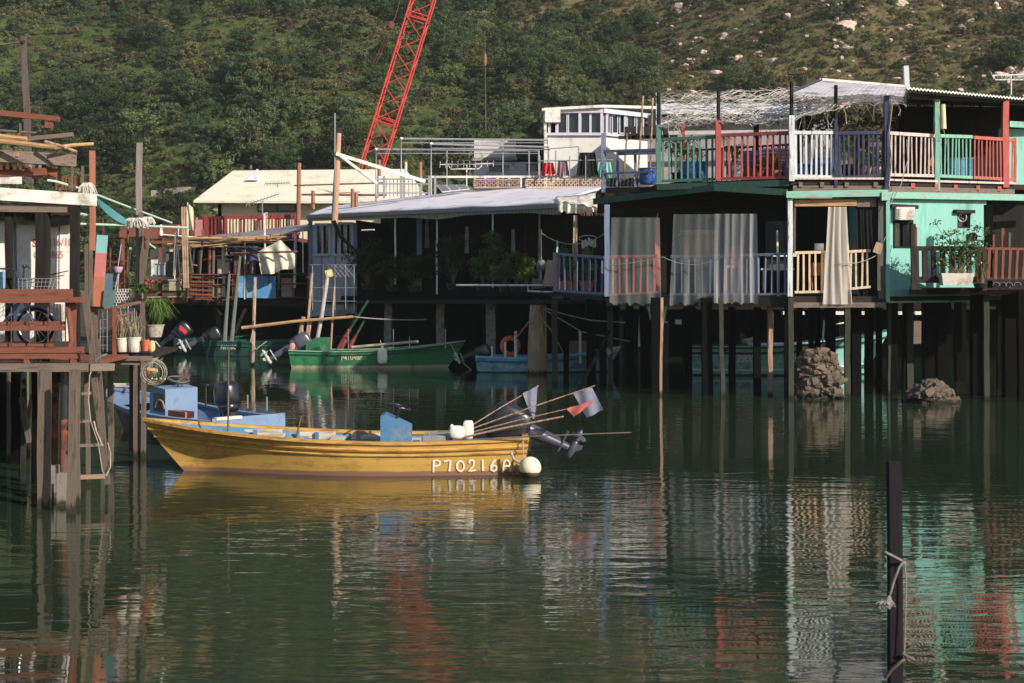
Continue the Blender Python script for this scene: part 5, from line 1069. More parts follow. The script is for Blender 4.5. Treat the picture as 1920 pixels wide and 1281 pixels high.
for px, t, b_, w in ((708, 420, 560, 70), (840, 415, 545, 40)):
    pass
for px, base, w, mt in ((592, 672, 10, dark_v), (652, 676, 12, dark_v), (728, 680, 14, conc), (826, 684, 15, conc), (920, 688, 18, conc), (1108, 700, 13, black_v), (1062, 690, 10, black_v), (790, 678, 10, black_v), (880, 684, 9, black_v)):
    stilt(MH, px, 556, base, w, mt, Y=my(px) + .8)
for px, Y in ((690, 56), (760, 54.5), (850, 52.5), (900, 51.5), (990, 50), (1060, 48.6), (620, 57.5), (940, 51), (1090, 48), (1130, 47)): stilt(MH, px, 560, 0, 12, black_v, px + rnd.uniform(-4, 4), Y)
# added black sheet standing in for the shade under the floor
m = MB(); sheet_wall(m, (PX(585, 58.5), 58.6, 0), (PX(1160, 50), 50.0, 0), -.6, 2.3, .1); m.build('underfloor_shade_sheet', M('underfloor_shade_black', C(12, 12, 12), .9, .3, 2, VG, stripe=((.003, .003, .003), 1.0, 'X')), MH)
PL = thing('mooring_pile', 'thick round timber pile with a dark bolt on top, tied with ropes', 'pile', (PX(1009, 46.6), 46.6, 0))
m = MB(); q = P(1009, 572, 46.6); m.tube([V(q.x - .05, q.y, -1), V(q.x - .02, q.y, 1), q], [.33, .31, .27], 18); m.build('trunk', M('pale_timber_pile', C(186, 156, 120), .85, .25, 3, VG, tide=True, bump=.02, dirt=(C(110, 86, 66), .5, 2.5)), PL, True)
m = MB(); m.lathe([(.09, 0), (.09, .08), (.05, .1), (.05, .2), (.08, .22)], q, 10); m.build('bolt', black_m, PL)
for pts, nm, mt in (((P(1008, 582, 46.2), P(990, 605, 46.2), P(966, 637, 46.6)), 'pale rope from the timber pile down to the lifebuoy', rope_m), ((P(1022, 578, 46.2), P(1060, 590, 43), P(1110, 601, 41), P(1172, 605, 40)), 'long pale rope slung from the timber pile to the house stilts', rope_m), ((P(1000, 604, 46.2), P(975, 620, 46.4), P(955, 636, 46.6)), 'red cord beside the pale rope at the timber pile', M('red_cord', C(190, 50, 50), .8)), ((P(1010, 590, 46.2), P(1034, 620, 46.0), P(1060, 668, 46.4)), 'thin rope from the timber pile down to the teal and blue boat', rope_m), ((P(1020, 580, 46.2), P(1090, 622, 44), P(1180, 640, 41.5)), 'sagging thin rope below the long slung rope', rope_m)):
    m = MB(); m.tube(pts, .016, 5); solo(m, 'mooring_rope', mt, nm, 'rope')
# plants along the dark porch
for i, (px, py, Y, w, h_, n, mt, lb) in enumerate(((690, 520, 51.2, 1.7, 1.5, 900, lf_d, 'large dark bush overhanging the deck beside the blue-grey room'), (735, 522, 50.6, 1.5, 1.1, 600, lf_d, 'dark bush by the first thin steel post of the porch'), (778, 524, 49.8, 1.5, 1.0, 600, lf_d, 'dark bush below the blue painted porch post'), (850, 520, 48.4, 1.6, 1.5, 800, lf_d, 'tall dark bush at the middle of the shadowed porch'),
    (905, 522, 47.4, .9, .9, 420, lf_m, 'leafy green pot plant at the start of the sunny part of the porch'), (925, 505, 47.2, .8, 1.3, 400, lf_m, 'taller green plant in the sunlit row on the porch'), (948, 524, 46.9, .9, .7, 380, lf_y, 'pale silvery leaved plant in the sunlit row on the porch'), (968, 522, 46.6, .8, .9, 380, lf_m, 'fresh green spiky plant next to the grey wrapped post'), (988, 524, 46.3, .7, .9, 380, lf_y, 'yellow green plant at the end of the row, by the tan post'))):
    pot_plant(lb, px, py + 24, my(px) - .1, .5, .25, black_m, mt, w * 1.35, h_ * 1.05, int(n * 2.3), .12)
pot_plant('green plant behind the grey-blue side railing', 1062, 545, 43.6, .5, .3, terra, lf_m, .9, 1.0, 420, .1); pot_plant('bushy plant in the corner of the side railing', 1100, 545, 43.2, .45, .3, terra, lf_y, .8, .9, 380, .1)
m = MB(); m.prism([P(996, 542, 45.9), P(1022, 540, 45.9), P(1020, 525, 45.9), P(998, 522, 45.9)], (0, .3, 0)); solo(m, 'planter_box', grey_h, 'small grey wooden box at the right end of the porch plants', 'box')
m = MB(); m.ball(P(1015, 497, 46.2), (.16, .14, .18), .9, 12, 8); solo(m, 'helmet', M('grey_helmet', C(130, 130, 136), .5), 'grey rounded lid on the tan porch post', 'lid', None, True)
m = MB(); m.tube(sag(P(1015, 437, 45.8), P(1135, 437, 43.5), .35), .012, 5); ln = solo(m, 'clothes_line', rope_m, 'drooping clothes line across the right end of the porch', 'line')
pg = MB(); pg.torus(P(1102, 447, 44.2), .28, .012, (0, .3, 1), 16, 4); [pg.box(P(1092 + i * 3, 456 + rnd.uniform(-4, 4), 44.2 + rnd.uniform(-.2, .2)), (.05, .03, .22)) for i in range(9)]; solo(pg, 'peg_hanger', white_p, 'round hanger of white clothes pegs on the drooping line', 'hanger')
m = MB(); m.prism([P(1018, 535, 44.6), P(1042, 535, 44.6), P(1042, 488, 44.6), P(1026, 488, 44.6)], (0, .05, 0)); solo(m, 'faded_panel', M('faded_pink_panel', C(196, 160, 150), .7, .2), 'faded pinkish panel leaning by the mauve post', 'panel')

# mop and clutter lit inside the porch
m = MB(); m.tube([P(843, 440, 50.4), P(843, 490, 50.4)], .02, 5); [m.tube([P(843, 468, 50.4), P(843 + .5 * d, 474, 50.3), P(843 + .9 * d, 490, 50.3)], .02, 4) for d in (-5, -3, -1, 1, 3, 5)]; solo(m, 'mop', M('grey_white_mop', C(96, 94, 98), .9), 'grey-white mop standing in the shadowed porch', 'mop', None, True)
m = MB(); m.tube([P(678, 432, 52.6), P(702, 431, 52.4)], .03, 6); solo(m, 'strip_light', white_p, 'short white strip light under the dark porch roof', 'lamp')
m = MB(); m.tube([P(626, 415, 52.4), P(640, 445, 52.2), P(676, 478, 51.6)], [.08, .07, .05], 7); solo(m, 'branch', black_v, 'dark branch leaning across the window of the blue-grey room', 'branch')

# ---------------------------------------------------------------- houses and terraces behind
yh = thing('village_house', 'cream house with a broad hipped roof at the foot of the wooded hill', 'house', (PX(590, 78), 80, 1.5)); crm = M('cream_roof_paint', C(232, 222, 196), .65, .05, .8, dirt=(C(200, 186, 156), .4, .8)); Yh = 76
R0, R1, R2, R3 = P(363, 376, Yh), P(800, 378, Yh), P(760, 317, Yh + 6), P(437, 320, Yh + 6)
m = MB(); m.slab(lambda u, v: R0.lerp(R1, u).lerp(R3.lerp(R2, u), v), 6, 4, (0, .02, -.12)); bk = [R0 + V(.0, 14, 0), R1 + V(0, 14, 0)]; m.prism([R3, R2, bk[1], bk[0]], (0, 0, -.1)); m.prism([R0, R3, bk[0]], (0, 0, -.1)); m.prism([R2, R1, bk[1]], (0, 0, -.1)); m.build('hipped_roof', crm, yh)
m = MB(); sheet_wall(m, (PX(397, Yh) + .1, Yh + 1.1, 0), (PX(795, Yh), Yh + 1.1, 0), 1, PZ(378, Yh) - .05, .2, ((.22, .40, PZ(396, Yh), PZ(382, Yh)),)); sheet_wall(m, (PX(397, Yh) + .1, Yh + 1.1, 0), (PX(397, Yh) + .1, Yh + 13, 0), 1, PZ(378, Yh) - .05, .2, back=V(1, 0, 0)); m.build('wall', M('cream_wall_render', C(214, 200, 172), .8, .08, 1), yh)
window(yh, 484, 382, 554, 397, Yh + 1.15, black_m, 1, .1)
m = MB(); m.prism([P(482, 317, Yh + 5.2), P(460, 338, Yh + 3.4), P(482, 338, Yh + 3.4)], (0, .4, 0)); m.build('roof_dormer', lav, yh)
blk = M('grey_white_render', C(202, 198, 198), .8, .10, 1.2, dirt=(C(140, 132, 126), .45, 1.3)); gb = thing('flat_roofed_block', 'plain grey white flat-roofed block with two dark openings', 'house', (PX(955, 72), 74, 1.5))
Yb = 72; x0, x1 = PX(889, Yb), PX(1018, Yb)
m = MB(); sheet_wall(m, (x0, Yb, 0), (PX(967, Yb), Yb, 0), 2, PZ(262, Yb), .3); m.build('upper_wall', blk, gb)
m = MB(); sheet_wall(m, (x0 - .02, Yb - .3, 0), (x1 + 1.5, Yb - .3, 0), 2, PZ(300, Yb), .28, ((.155, .36, PZ(324, Yb), PZ(311, Yb)), (.53, .76, PZ(322, Yb), PZ(308, Yb)))); m.prism([V(x0, Yb - .3, PZ(300, Yb)), V(x1 + 1.5, Yb - .3, PZ(300, Yb)), V(x1 + 1.5, Yb + 6, PZ(300, Yb)), V(x0, Yb + 6, PZ(300, Yb))], (0, 0, -.12)); m.build('lower_wall', blk, gb)
for a_, b_, c_, d_ in ((909, 311, 941, 324), (970, 308, 1006, 322)): window(gb, a_, b_, c_, d_, Yb - .15, black_m, 1, .06)
m = MB(); sheet_wall(m, (PX(968, Yb), Yb + .4, 0), (PX(1020, Yb), Yb + .4, 0), 5, PZ(264, Yb), .2); m.build('recess_wall', M('dark_recess_wall', C(70, 70, 68), .9), gb)
m = MB(); m.bar(P(886, 299, Yb - .35), P(970, 298, Yb - .35), .16, .2); m.build('ledge', conc, gb)
wh = thing('village_house', 'white house with a glazed upper storey between the block and the balcony house', 'house', (PX(1120, 68), 70, 1.5)); Yw = 66; Yr = 69
wwall = M('white_house_render', C(214, 210, 206), .7, .06, 1.4, dirt=(C(180, 172, 162), .35, 1.4))
m = MB(); sheet_wall(m, (PX(1020, Yw), Yw, 0), (PX(1130, Yw), Yw, 0), 1.6, PZ(252, Yw), .2); sheet_wall(m, (PX(1130, Yw), Yw + .01, 0), (PX(1250, Yr), Yr, 0), 1.6, PZ(252, Yw), .2); m.build('wall', wwall, wh)
fr = M('pale_lilac_frame', C(196, 194, 210), .5, .08); zt_, zb_ = PZ(208, Yw), PZ(252, Yw)
m = MB()
for px, Y in ((1021, Yw), (1030, Yw), (1044, Yw), (1087, Yw), (1128, Yw), (1138, Yw + .25), (1172, Yw + 1.1), (1205, Yw + 2), (1250, Yr)): m.bar(V(PX(px, Y), Y, zb_), V(PX(px, Y), Y, zt_), .12, .2)
m.bar(V(PX(1019, Yw), Yw - .02, zb_), V(PX(1130, Yw), Yw - .02, zb_), .12, .22); m.bar(V(PX(1130, Yw), Yw - .02, zb_), V(PX(1250, Yr), Yr, zb_), .12, .22); m.bar(V(PX(1019, Yw), Yw - .02, zt_), V(PX(1130, Yw), Yw - .02, zt_), .2, .22); m.bar(V(PX(1130, Yw), Yw - .02, zt_), V(PX(1250, Yr), Yr, zt_), .2, .22); m.build('window_frame', fr, wh)
for a_, b_ in ((1046, 1063), (1066, 1085), (1089, 1106), (1108, 1127)): window(wh, a_, 212, b_, 250, Yw + .02, fr, 0, .05)
for a_, b_ in ((1132, 1144), (1148, 1158), (1162, 1172), (1176, 1190), (1194, 1206)): window(wh, a_, 216, b_, 250, Yw + .2 + (a_ - 1130) / 45, fr, 0, .045, Y1=Yw + .2 + (b_ - 1130) / 45)
m = MB(); sheet_wall(m, (PX(1022, Yw), Yw + 3, 0), (PX(1250, Yr), Yr + 3, 0), zb_ - 1, zt_, .1); m.build('inner_wall', dark_in, wh)
m = MB(); m.prism([P(1016, 209, Yw) + V(0, -.3, 0), P(1128, 203, Yw) + V(0, -.3, 0), P(1265, 205, Yr), P(1265, 205, Yr) + V(0, 4, .2), P(1016, 209, Yw) + V(0, 5, .2)], (0, 0, .12)); m.build('roof_slab', white_p, wh)
m = MB(); m.box(P(1036, 219, Yw - .1), (.7, .5, .55)); m.build('air_conditioner', white_p, wh); m = MB(); m.bar(P(1024, 300, Yw - .2), P(1022, 215, Yw - .2), .12); m.build('drain_pipe', white_p, wh)
wg = thing('terrace_roof', 'pale awning roof and dark wall with turquoise curtain behind the balcony terrace', 'house', (PX(1440, 60), 60, 1.5)); Yq = 60
m = MB(); m.slab(lambda u, v: P(lerp(1230, 1560, u), lerp(214, 198, v), lerp(Yq - 1, Yq + 4, v)), 6, 3, (0, 0, .08)); m.build('roof', lav, wg)
m = MB(); sheet_wall(m, (PX(1215, Yq), Yq, 0), (PX(1560, Yq), Yq, 0), 2, PZ(214, Yq), .2, ((.62, .72, PZ(234, Yq), PZ(215, Yq)), (.80, .92, PZ(234, Yq), PZ(215, Yq)))); m.build('wall', M('grey_lilac_render', C(150, 146, 150), .8, .15, 1.2, dirt=(C(96, 90, 88), .5, 1.3)), wg)
m = MB(); m.bar(P(1235, 250, Yq - 1.5), P(1560, 246, Yq - 1.5), .16, .1); m.build('parapet', M('grey_parapet', C(176, 172, 168), .8), wg)
cl_ = cloth('window_curtain', 1436, 1470, 215, 234, Yq + .3, Yq + .3, M('turquoise_curtain', C(90, 190, 170), .8, .1), None, None, 4, .05, 1, par=wg, nu=16)
# dark low neighbours behind the balcony house and under it
bk_ = thing('stilt_house', 'dark low stilt houses seen only between the stilts of the balcony house', 'house', (PX(1500, 55), 56, 0)); m = MB(); sheet_wall(m, (PX(1130, 54), 55, 0), (PX(2050, 56), 56, 0), 2.0, 5.6, .15); m.prism([V(PX(1130, 54), 54, 1.9), V(PX(2050, 54), 54, 1.9), V(PX(2050, 62), 62, 1.9), V(PX(1130, 62), 62, 1.9)], (0, 0, .12)); m.build('wall', dark_in, bk_)
m = MB(); m.prism([V(PX(1130, 53), 53, 5.6), V(PX(2050, 53), 53, 5.6), V(PX(2050, 62), 62, 6.1), V(PX(1130, 62), 62, 6.1)], (0, 0, .1)); m.build('roof', dark_h, bk_)
m = MB(); sheet_wall(m, (PX(1120, 60), 60, 0), (PX(2050, 60), 60, 0), -.4, 2.0, .1); m.build('underfloor_shade_sheet', M('underfloor_shade_black', C(40, 38, 36)), bk_)  # black sheet in place of the darkness beneath these floors
for px in range(1160, 2000, 47): stilt(bk_, px + rnd.uniform(-12, 12), 570, 0, 11, black_v, None, 54.2 + rnd.uniform(0, 2))
m = MB(); [m.box(P(x_, 587, 52), (w_ / 2700 * 52, .3, .12)) for x_, w_ in ((1474, 14), (1502, 10), (1577, 34), (1620, 16), (1693, 26), (1724, 20))]; solo(m, 'pale_planks', white_p, 'pale planks under the floor beams behind the balcony house', 'planks')
m = MB(); m.slab(lambda u, v: P(lerp(1703, 1730, u) + 4 * v, lerp(645, 602, v), 45), 2, 2, (0, .06, 0)); solo(m, 'leaning_board', grey_h, 'grey board leaning under the turquoise room', 'board')
m = MB(); m.tube([P(1200, 650, 46), P(1203, 574, 46)], .07, 7); m.tube([P(1193, 574, 46), P(1218, 573, 46)], .05, 6); m.tube([P(1216, 574, 46), P(1220, 600, 46)], .03, 6); m.tube([P(1244, 606, 46), P(1249, 572, 46)], .04, 6); m.tube([P(1240, 605, 46), P(1252, 604, 46)], .03, 6)
solo(m, 'white_pipework', white_p, 'white pipes tied with red standing among the dark stilts', 'pipe')
m = MB(); m.ball(P(1290, 578, 47), (.12, .1, .10), .9, 10, 6); m.box(P(1272, 604, 47), (.2, .1, .15)); solo(m, 'white_basin', white_p, 'small white basin hung under the sheer curtains', 'basin')

# lattice, solar panels, drying frames and aerials on the roof terrace behind the lavender roof
Yt = 57.5
TR = thing('roof_terrace', 'white railed roof terrace with lattice panels behind the lavender roof', 'terrace', (PX(960, Yt), Yt + 1, 2)); m = MB(); m.prism([P(700, 384, Yt), P(1135, 362, Yt), P(1135, 362, Yt) + V(0, 6, 0), P(700, 384, Yt) + V(0, 6, 0)], (0, 0, -.3)); m.build('terrace_slab', blk, TR)
for a_, b_, w_ in ((889, 976, 'tan'), (986, 1130, 'peach')):
    m = MB(); A, B = P(a_, 352, Yt - .6), P(b_, 352, Yt - .6); h_ = 15 / 2700 * Yt; n = int((B.x - A.x) / .17)
    for i in range(-1, n + 1):
        for s_ in (1, -1):
            p = A + V((i + (0 if s_ > 0 else 1)) * .17, 0, 0); q = p + V(s_ * .30, 0, h_ + .02); p.x = min(max(p.x, A.x), B.x); q.x = min(max(q.x, A.x), B.x); m.bar(p, q, .035, .02)
    m.bar(A, B, .05); m.bar(A + V(0, 0, h_), B + V(0, 0, h_), .05); m.build('lattice_panel', M('peach_lattice', C(226, 184, 150), .7, .1) if w_ == 'peach' else M('tan_lattice', C(180, 140, 110), .7, .1), TR)
m = MB(); m.bar(P(810, 332, Yt - .5), P(1130, 331, Yt - .5), .08); [m.bar(P(x_, 352, Yt - .5), P(x_, 331, Yt - .5), .07) for x_ in (816, 890, 910, 933, 955, 977, 1034, 1084)]; m.build('white_rail', white_p, TR)
m = MB(); [m.bar(P(x_, 372, Yt - 1.2), P(x_, 330, Yt - 1.2), .08) for x_ in (708, 720, 752, 757, 790, 805, 816)]; [m.bar(P(706, y_, Yt - 1.2), P(805, y_, Yt - 1.2), .05) for y_ in (336, 345, 362)]; [m.bar(P(x_, 368, Yt - 1.1), P(x_, 336, Yt - 1.1), .025) for x_ in range(724, 790, 7)]; m.build('gate_rails', steel, TR)
SP = thing('solar_panel', 'three-cell solar panel tilted on the edge of the lavender roof', 'solar panel', tuple(P(850, 362, Yt - 1.4))); q0, q1, q2, q3 = P(829, 360, Yt - 1.6), P(882, 354, Yt - 1.4), P(872, 346, Yt - .8), P(818, 347, Yt - .8)
for i in range(3):
    m = MB(); A, B, Cc, D = q0.lerp(q1, i / 3 + .01), q0.lerp(q1, (i + 1) / 3 - .01), q3.lerp(q2, (i + 1) / 3 - .01), q3.lerp(q2, i / 3 + .01); m.prism([A, B, Cc, D], (0, .02, -.03)); m.build('panel_frame', white_p, SP); g = MB(); ct = (A + B + Cc + D) / 4; g.prism([ct + (p - ct) * .86 + V(0, -.005, .012) for p in (A, B, Cc, D)], (0, .004, -.006)); g.build('solar_cell', M('solar_cell_grey', C(110, 112, 128), .3, .2, 20), SP)
for nm, pts in (('tall square pipe drying frame at the left of the roof terrace', ((705, 280, 378), (1010, 283, 352))), ('highest pipe drying frame on the roof terrace', ((752, 260, 372), (1028, 263, 350))), ('pipe drying frame in the middle of the roof terrace', ((808, 270, 372), (1030, 276, 350)))):
    m = MB(); (xa, ya, ba), (xb, yb, bb) = pts; Y0 = Yt - .3 - (xa - 705) * .006
    m.tube([P(xa, ba, Y0), P(xa, ya, Y0), P(xb, yb, Y0 + 1)], .04, 6); m.tube([P(xa + 2, ya + 8, Y0), P(xb, yb + 5, Y0 + 1)], .018, 5); m.tube([P(xb, yb, Y0 + 1), P(xb, bb, Y0 + 1)], .035, 6); m.ball(P(xa, ya, Y0), (.07,) * 3, 1, 8, 6); solo(m, 'drying_rack', steel, nm, 'drying frame')
for px, t in ((943, 274), (838, 284), (991, 282), (1027, 275), (1084, 276), (1099, 284)):
    pass
m = MB(); [m.tube([P(x_, 350, Yt), P(x_, t_, Yt)], .03, 5) for x_, t_ in ((943, 273), (838, 283), (992, 282), (1042, 283), (1085, 276))]; m.tube([P(985, 283, Yt), P(1085, 275, Yt)], .02, 5); solo(m, 'washing_poles', steel, 'row of thin washing line posts on the roof terrace', 'posts')
for nm, px, py, pb, Y, w, mt in (('comb-like white television aerial on the roof terrace', 875, 309, 350, Yt + 1, 100, white_p), ('grey television aerial with a bent arm before the cream hipped roof', 492, 376, 410, 70, 60, steel), ('thin dark television aerial before the cream roof dormer', 520, 345, 352, 74, 46, steel), ('white television aerial on a post at the far right edge', 1896, 142, 178, 46, 71, white_p), ('small dark television aerial above the dry vine trellis', 1497, 140, 170, 48, 36, dark_h)):
    m = MB(); a = P(px - w / 2, py + (8 if 'bent' in nm else 0), Y); b_ = P(px + w / 2, py - (12 if 'bent' in nm else 2), Y); m.tube([a, b_], .025, 5); m.tube([P(px, pb, Y), P(px, py, Y)], .025, 5)
    for i in range(10): p = a.lerp(b_, i / 9.); m.tube([p - V(0, .15, .14), p + V(0, .15, .14)], .012, 4)
    if w > 70: m.tube([P(px - 35, py, Y), P(px - 30, py + 8, Y), P(px + 22, py + 8, Y), P(px + 28, py + 1, Y)], .03, 5)
    solo(m, 'aerial', mt, nm, 'aerial')
# laundry
for x0_, x1_, y0_, y1_, mt, lb in ((1014, 1040, 305, 328, M('red_laundry', C(196, 52, 44), .9), 'red garment drying by the peach lattice'), (1042, 1066, 302, 330, M('pink_grey_laundry', C(150, 110, 120), .9), 'pinkish garment beside the red one on the drying rail'), (1080, 1122, 286, 331, M('black_laundry', C(24, 24, 28), .9), 'black bulky jacket on the drying rail'), (1119, 1150, 304, 332, M('mint_laundry', C(120, 200, 180), .9), 'mint green sheet behind the end post of the balcony')):
    cloth('laundry', x0_, x1_, y0_, y1_, Yt - .8, Yt - .7, mt, lb, 'laundry', 4, .08, .7, 6)
m = MB(); m.tube([P(1010, 302, Yt - .8), P(1150, 300, Yt - .7)], .025, 5); [m.tube([P(x_, 340, Yt - .8), P(x_, 292, Yt - .8)], .025, 5) for x_ in (1012, 1068, 1098)]; solo(m, 'drying_rail', steel, 'metal drying rail carrying the laundry', 'rail')
# little side landing left of the balcony end
SL = thing('side_landing', 'small slatted timber landing with pale posts left of the sea green post', 'landing', (PX(1180, 41), 41, 0)); post(SL, 1132, 250, 372, 41, 9, p_blue); post(SL, 1158, 284, 352, 41, 5, p_blue); post(SL, 1191, 282, 352, 40.6, 5, p_blue)
m = MB(); m.bar(P(1128, 284, 41), P(1230, 281, 40), .07); m.bar(P(1128, 326, 41), P(1230, 322, 40), .05); m.bar(P(1160, 288, 40.8), P(1230, 286, 40.2), .10); m.build('rails', p_blue, SL); m = MB(); m.prism([P(1128, 352, 41), P(1234, 350, 40), P(1234, 350, 40) + V(0, 3, 0), P(1128, 352, 41) + V(0, 3, 0)], (0, 0, -.14)); m.bar(P(1120, 364, 41), P(1200, 362, 40.4), .08); m.build('floor', dark_h, SL)
m = MB(); [m.bar(P(x_, 350, 41.2), P(x_ + 2, 334, 41.2), .09) for x_ in range(1138, 1200, 7)]; m.build('slat_stack', grey_v, SL)
for a_, b_, t_ in ((1168, 1176, 250), (1195, 1206, 180), (1218, 1224, 184)): m = MB(); m.tube([P(a_, 350, 42), P(b_, t_, 42)], .03, 5); solo(m, 'bamboo_pole', bamboo_v, {250: 'short pale pole leaning on the side landing', 180: 'tall pale pole leaning outward on the side landing', 184: 'tall pale pole next to the sea green post'}[t_], 'pole')
m = MB()
for i in range(7): m.box(P(1176 + i * 12, 250 - i * .4, 58), (.20, .3, .5))
m.bar(P(1160, 258, 58), P(1270, 256, 58), .12, .3); solo(m, 'balustrade', dark_h, 'dark pierced balustrade below the white glazed storey', 'balustrade')

# ---------------------------------------------------------------- red terrace and scaffolded shack, left of centre
RT = thing('red_terrace', 'red painted timber terrace with pale balusters before the cream house', 'terrace', (PX(460, 66), 67, 0)); Yt2 = 64; rdp = M('red_terrace_paint', C(150, 48, 46), .6, .2, 4, VG, dirt=(C(90, 36, 36), .5, 3))
rail(RT, (424, 408, 441, Yt2), (555, 406, 438, Yt2), 26, rdp, .14, .08); rail(RT, (362, 412, 444, Yt2 + 1), (424, 408, 441, Yt2), 9, rdp, .12, .13)
m = MB(); [m.bar(P(428 + i * 6.1 + 3 * (i // 5), 438, Yt2 - .12), P(428 + i * 6.1 + 3 * (i // 5), 411, Yt2 - .12), .065) for i in range(20) if i % 5 != 4]; m.build('pale_balusters', M('cream_baluster_paint', C(214, 200, 160), .7), RT)
m = MB(); [m.bar(P(x_, 450, Yt2 - .05), P(x_, 403, Yt2 - .05), .16) for x_ in (362, 386, 424, 476, 512, 555)]; m.bar(P(360, 448, Yt2 + .4), P(560, 443, Yt2 - .1), .2); m.prism([P(360, 448, Yt2), P(560, 446, Yt2), P(560, 446, Yt2) + V(0, 5, 0), P(360, 448, Yt2) + V(0, 5, 0)], (0, 0, -.15)); m.build('frame', rdp, RT)
m = MB(); m.slab(lambda u, v: P(lerp(361, 386, u), lerp(443, 412, v), Yt2 + .6), 2, 2, (0, .05, 0)); m.build('pink_board', M('pink_board_paint', C(206, 112, 110), .7, .15), RT)
m = MB(); [m.bar(P(x_, 470, Yt2 + 3), P(x_, 445, Yt2 + 3), .2) for x_ in (365, 440, 500, 555)]; m.prism([P(360, 560, Yt2 + 1), P(560, 560, Yt2 + 1), P(560, 448, Yt2 + 1), P(360, 448, Yt2 + 1)], (0, .1, 0)); m.build('lower_wall', dark_in, RT)
for px, t, b_, w, lb in ((560, 306, 440, 8, 'tall red-brown pole at the right end of the red terrace'), (498, 398, 446, 6, 'short tan pole in front of the red terrace')):
    m = MB(); m.tube([P(px - 1, b_, Yt2 - .6), P(px + 1, t, Yt2 - .6)], w / 5400 * Yt2, 7); solo(m, 'timber_pole', tan_v if w == 6 else M('red_brown_pole', C(160, 104, 78), .8, .25, 3, VG), lb, 'pole')
MP = thing('mast', 'tall tan timber mast with a dark cap at the left end of the lavender roof', 'mast', tuple(P(630, 420, 53))); m = MB(); m.tube([P(627, 420, 53), P(635, 250, 53)], [.13, .10], 9); m.build('pole', M('tan_mast_timber', C(196, 150, 110), .8, .25, 3, VG, dirt=(C(130, 94, 70), .5, 3)), MP, True)
m = MB(); m.prism([P(626, 240, 53), P(644, 238, 53), P(638, 250, 53), P(632, 250, 53)], (0, .2, 0)); m.build('cap', black_m, MP); m = MB(); m.tube([P(628, 398, 52.9), P(628, 212, 52.9)], .03, 5); m.build('aerial_rod', steel, MP)
m = MB(); m.bar(P(629, 288, 52.8), P(796, 340, 55), .12); m.tube([P(637, 292, 52.8), P(706, 344, 54)], .06, 6); solo(m, 'support_arm', white_p, 'white slanting pole running from the tall mast to the roof terrace', 'pole')
m = MB(); m.tube([P(552, 348, 60), P(720, 343, 58)], .035, 6); m.tube([P(566, 365, 60), P(724, 366, 58)], .05, 6); m.tube([P(590, 365, 56), P(675, 360, 56)], .02, 5); [m.tube([P(x_, 392, 56.5), P(x_, t_, 56.5)], .08, 6) for x_, t_ in ((587, 358), (661, 354), (668, 362))]; solo(m, 'rail_poles', M('red_brown_pole', C(160, 104, 78)), 'red-brown rail poles at the left end of the lavender roof', 'poles')
m = MB(); [m.tube([P(x_, 330, 62), P(x_, t_, 62)], .09, 6) for x_, t_ in ((788, 304), (711, 300))]; solo(m, 'stub_posts', M('red_brown_pole', C(160, 104, 78)), 'short red-brown posts before the crane foot', 'posts')
m = MB(); m.tube([P(761, 330, 62), P(761, 304, 62)], .06, 6); solo(m, 'white_post', white_p, 'single short white post behind the drying frames', 'post')
SK = thing('fishing_shack', 'cluttered waterside shack with bamboo scaffolding and a wire fence', 'shack', (PX(440, 59), 60, 0)); Ys = 58.0
m = MB(); m.prism([P(350, 562, Ys), P(575, 566, Ys), P(575, 566, Ys) + V(0, 5, 0), P(350, 562, Ys) + V(0, 5, 0)], (0, 0, -.2)); m.build('deck', dark_h, SK)
m = MB(); m.slab(lambda u, v: P(lerp(350, 578, u), lerp(462, 434, u) - 12 * v, lerp(Ys + .3, Ys + 4.5, v)) + V(0, 0, .05 * noise.noise(V(u * 9, v * 3, 6))), 24, 4, (0, 0, .05)); m.build('roof', M('patched_grey_sheet', C(150, 142, 146), .7, .25, 2, dirt=(C(96, 82, 74), .5, 2)), SK)
m = MB(); sheet_wall(m, (PX(340, Ys) - .5, Ys + 4.5, 0), (PX(580, Ys), Ys + 4.5, 0), 2, 4.6, .1); m.build('back_wall', dark_in, SK)
m = MB()
for i in range(16): a = P(rnd.uniform(300, 420), rnd.uniform(440, 470), Ys - rnd.uniform(0, .8)); m.tube([a, P(rnd.uniform(430, 560), rnd.uniform(436, 468), Ys - rnd.uniform(0, 1))], .03, 5)
m.build('roof_bamboo', bamboo_m, SK)
for px, t, b_, mt in ((350, 446, 565, rust), (372, 470, 565, dark_v), (392, 440, 565, rust), (399, 445, 560, grey_v), (420, 450, 560, bamboo_v), (440, 446, 560, rust), (418, 445, 512, bamboo_v), (552, 440, 540, p_white), (446, 446, 560, grey_v)): m = MB(); m.tube([P(px, b_, Ys - .4), P(px + rnd.uniform(-2, 2), t, Ys - .4)], .06, 6); m.build('upright', mt, SK)
m = MB(); [m.tube([P(350, y_, Ys - .5), P(576, y_ + d, Ys - .5)], .03, 5) for y_, d in ((515, 0), (535, -3), (558, 0))]; [m.tube([P(x_, 562, Ys - .5), P(x_, 515, Ys - .5)], .02, 5) for x_ in range(352, 578, 28)]; m.tube([P(432, 475, Ys - 1.7), P(558, 472, Ys - 1.8)], .04, 5); m.build('wire_fence', rust, SK)
m = MB(); [m.bar(P(358, y_, Ys - .45), P(398, y_ + 1, Ys - .45), .07) for y_ in range(520, 562, 8)]; [m.bar(P(358 + i * 5, 562, Ys - .4), P(358 + i * 5, 530, Ys - .4), .05) for i in range(4)]; m.build('slatted_gate', brown_v, SK)
m = MB(); m.slab(lambda u, v: P(lerp(447, 517, u), lerp(558, 516, v) + 2 * u, Ys - .62), 4, 3, (0, .03, 0)); m.build('blue_panel', M('bright_blue_panel', C(62, 140, 196), .6, .1, 2, dirt=(C(130, 180, 210), .4, 1.2)), SK)
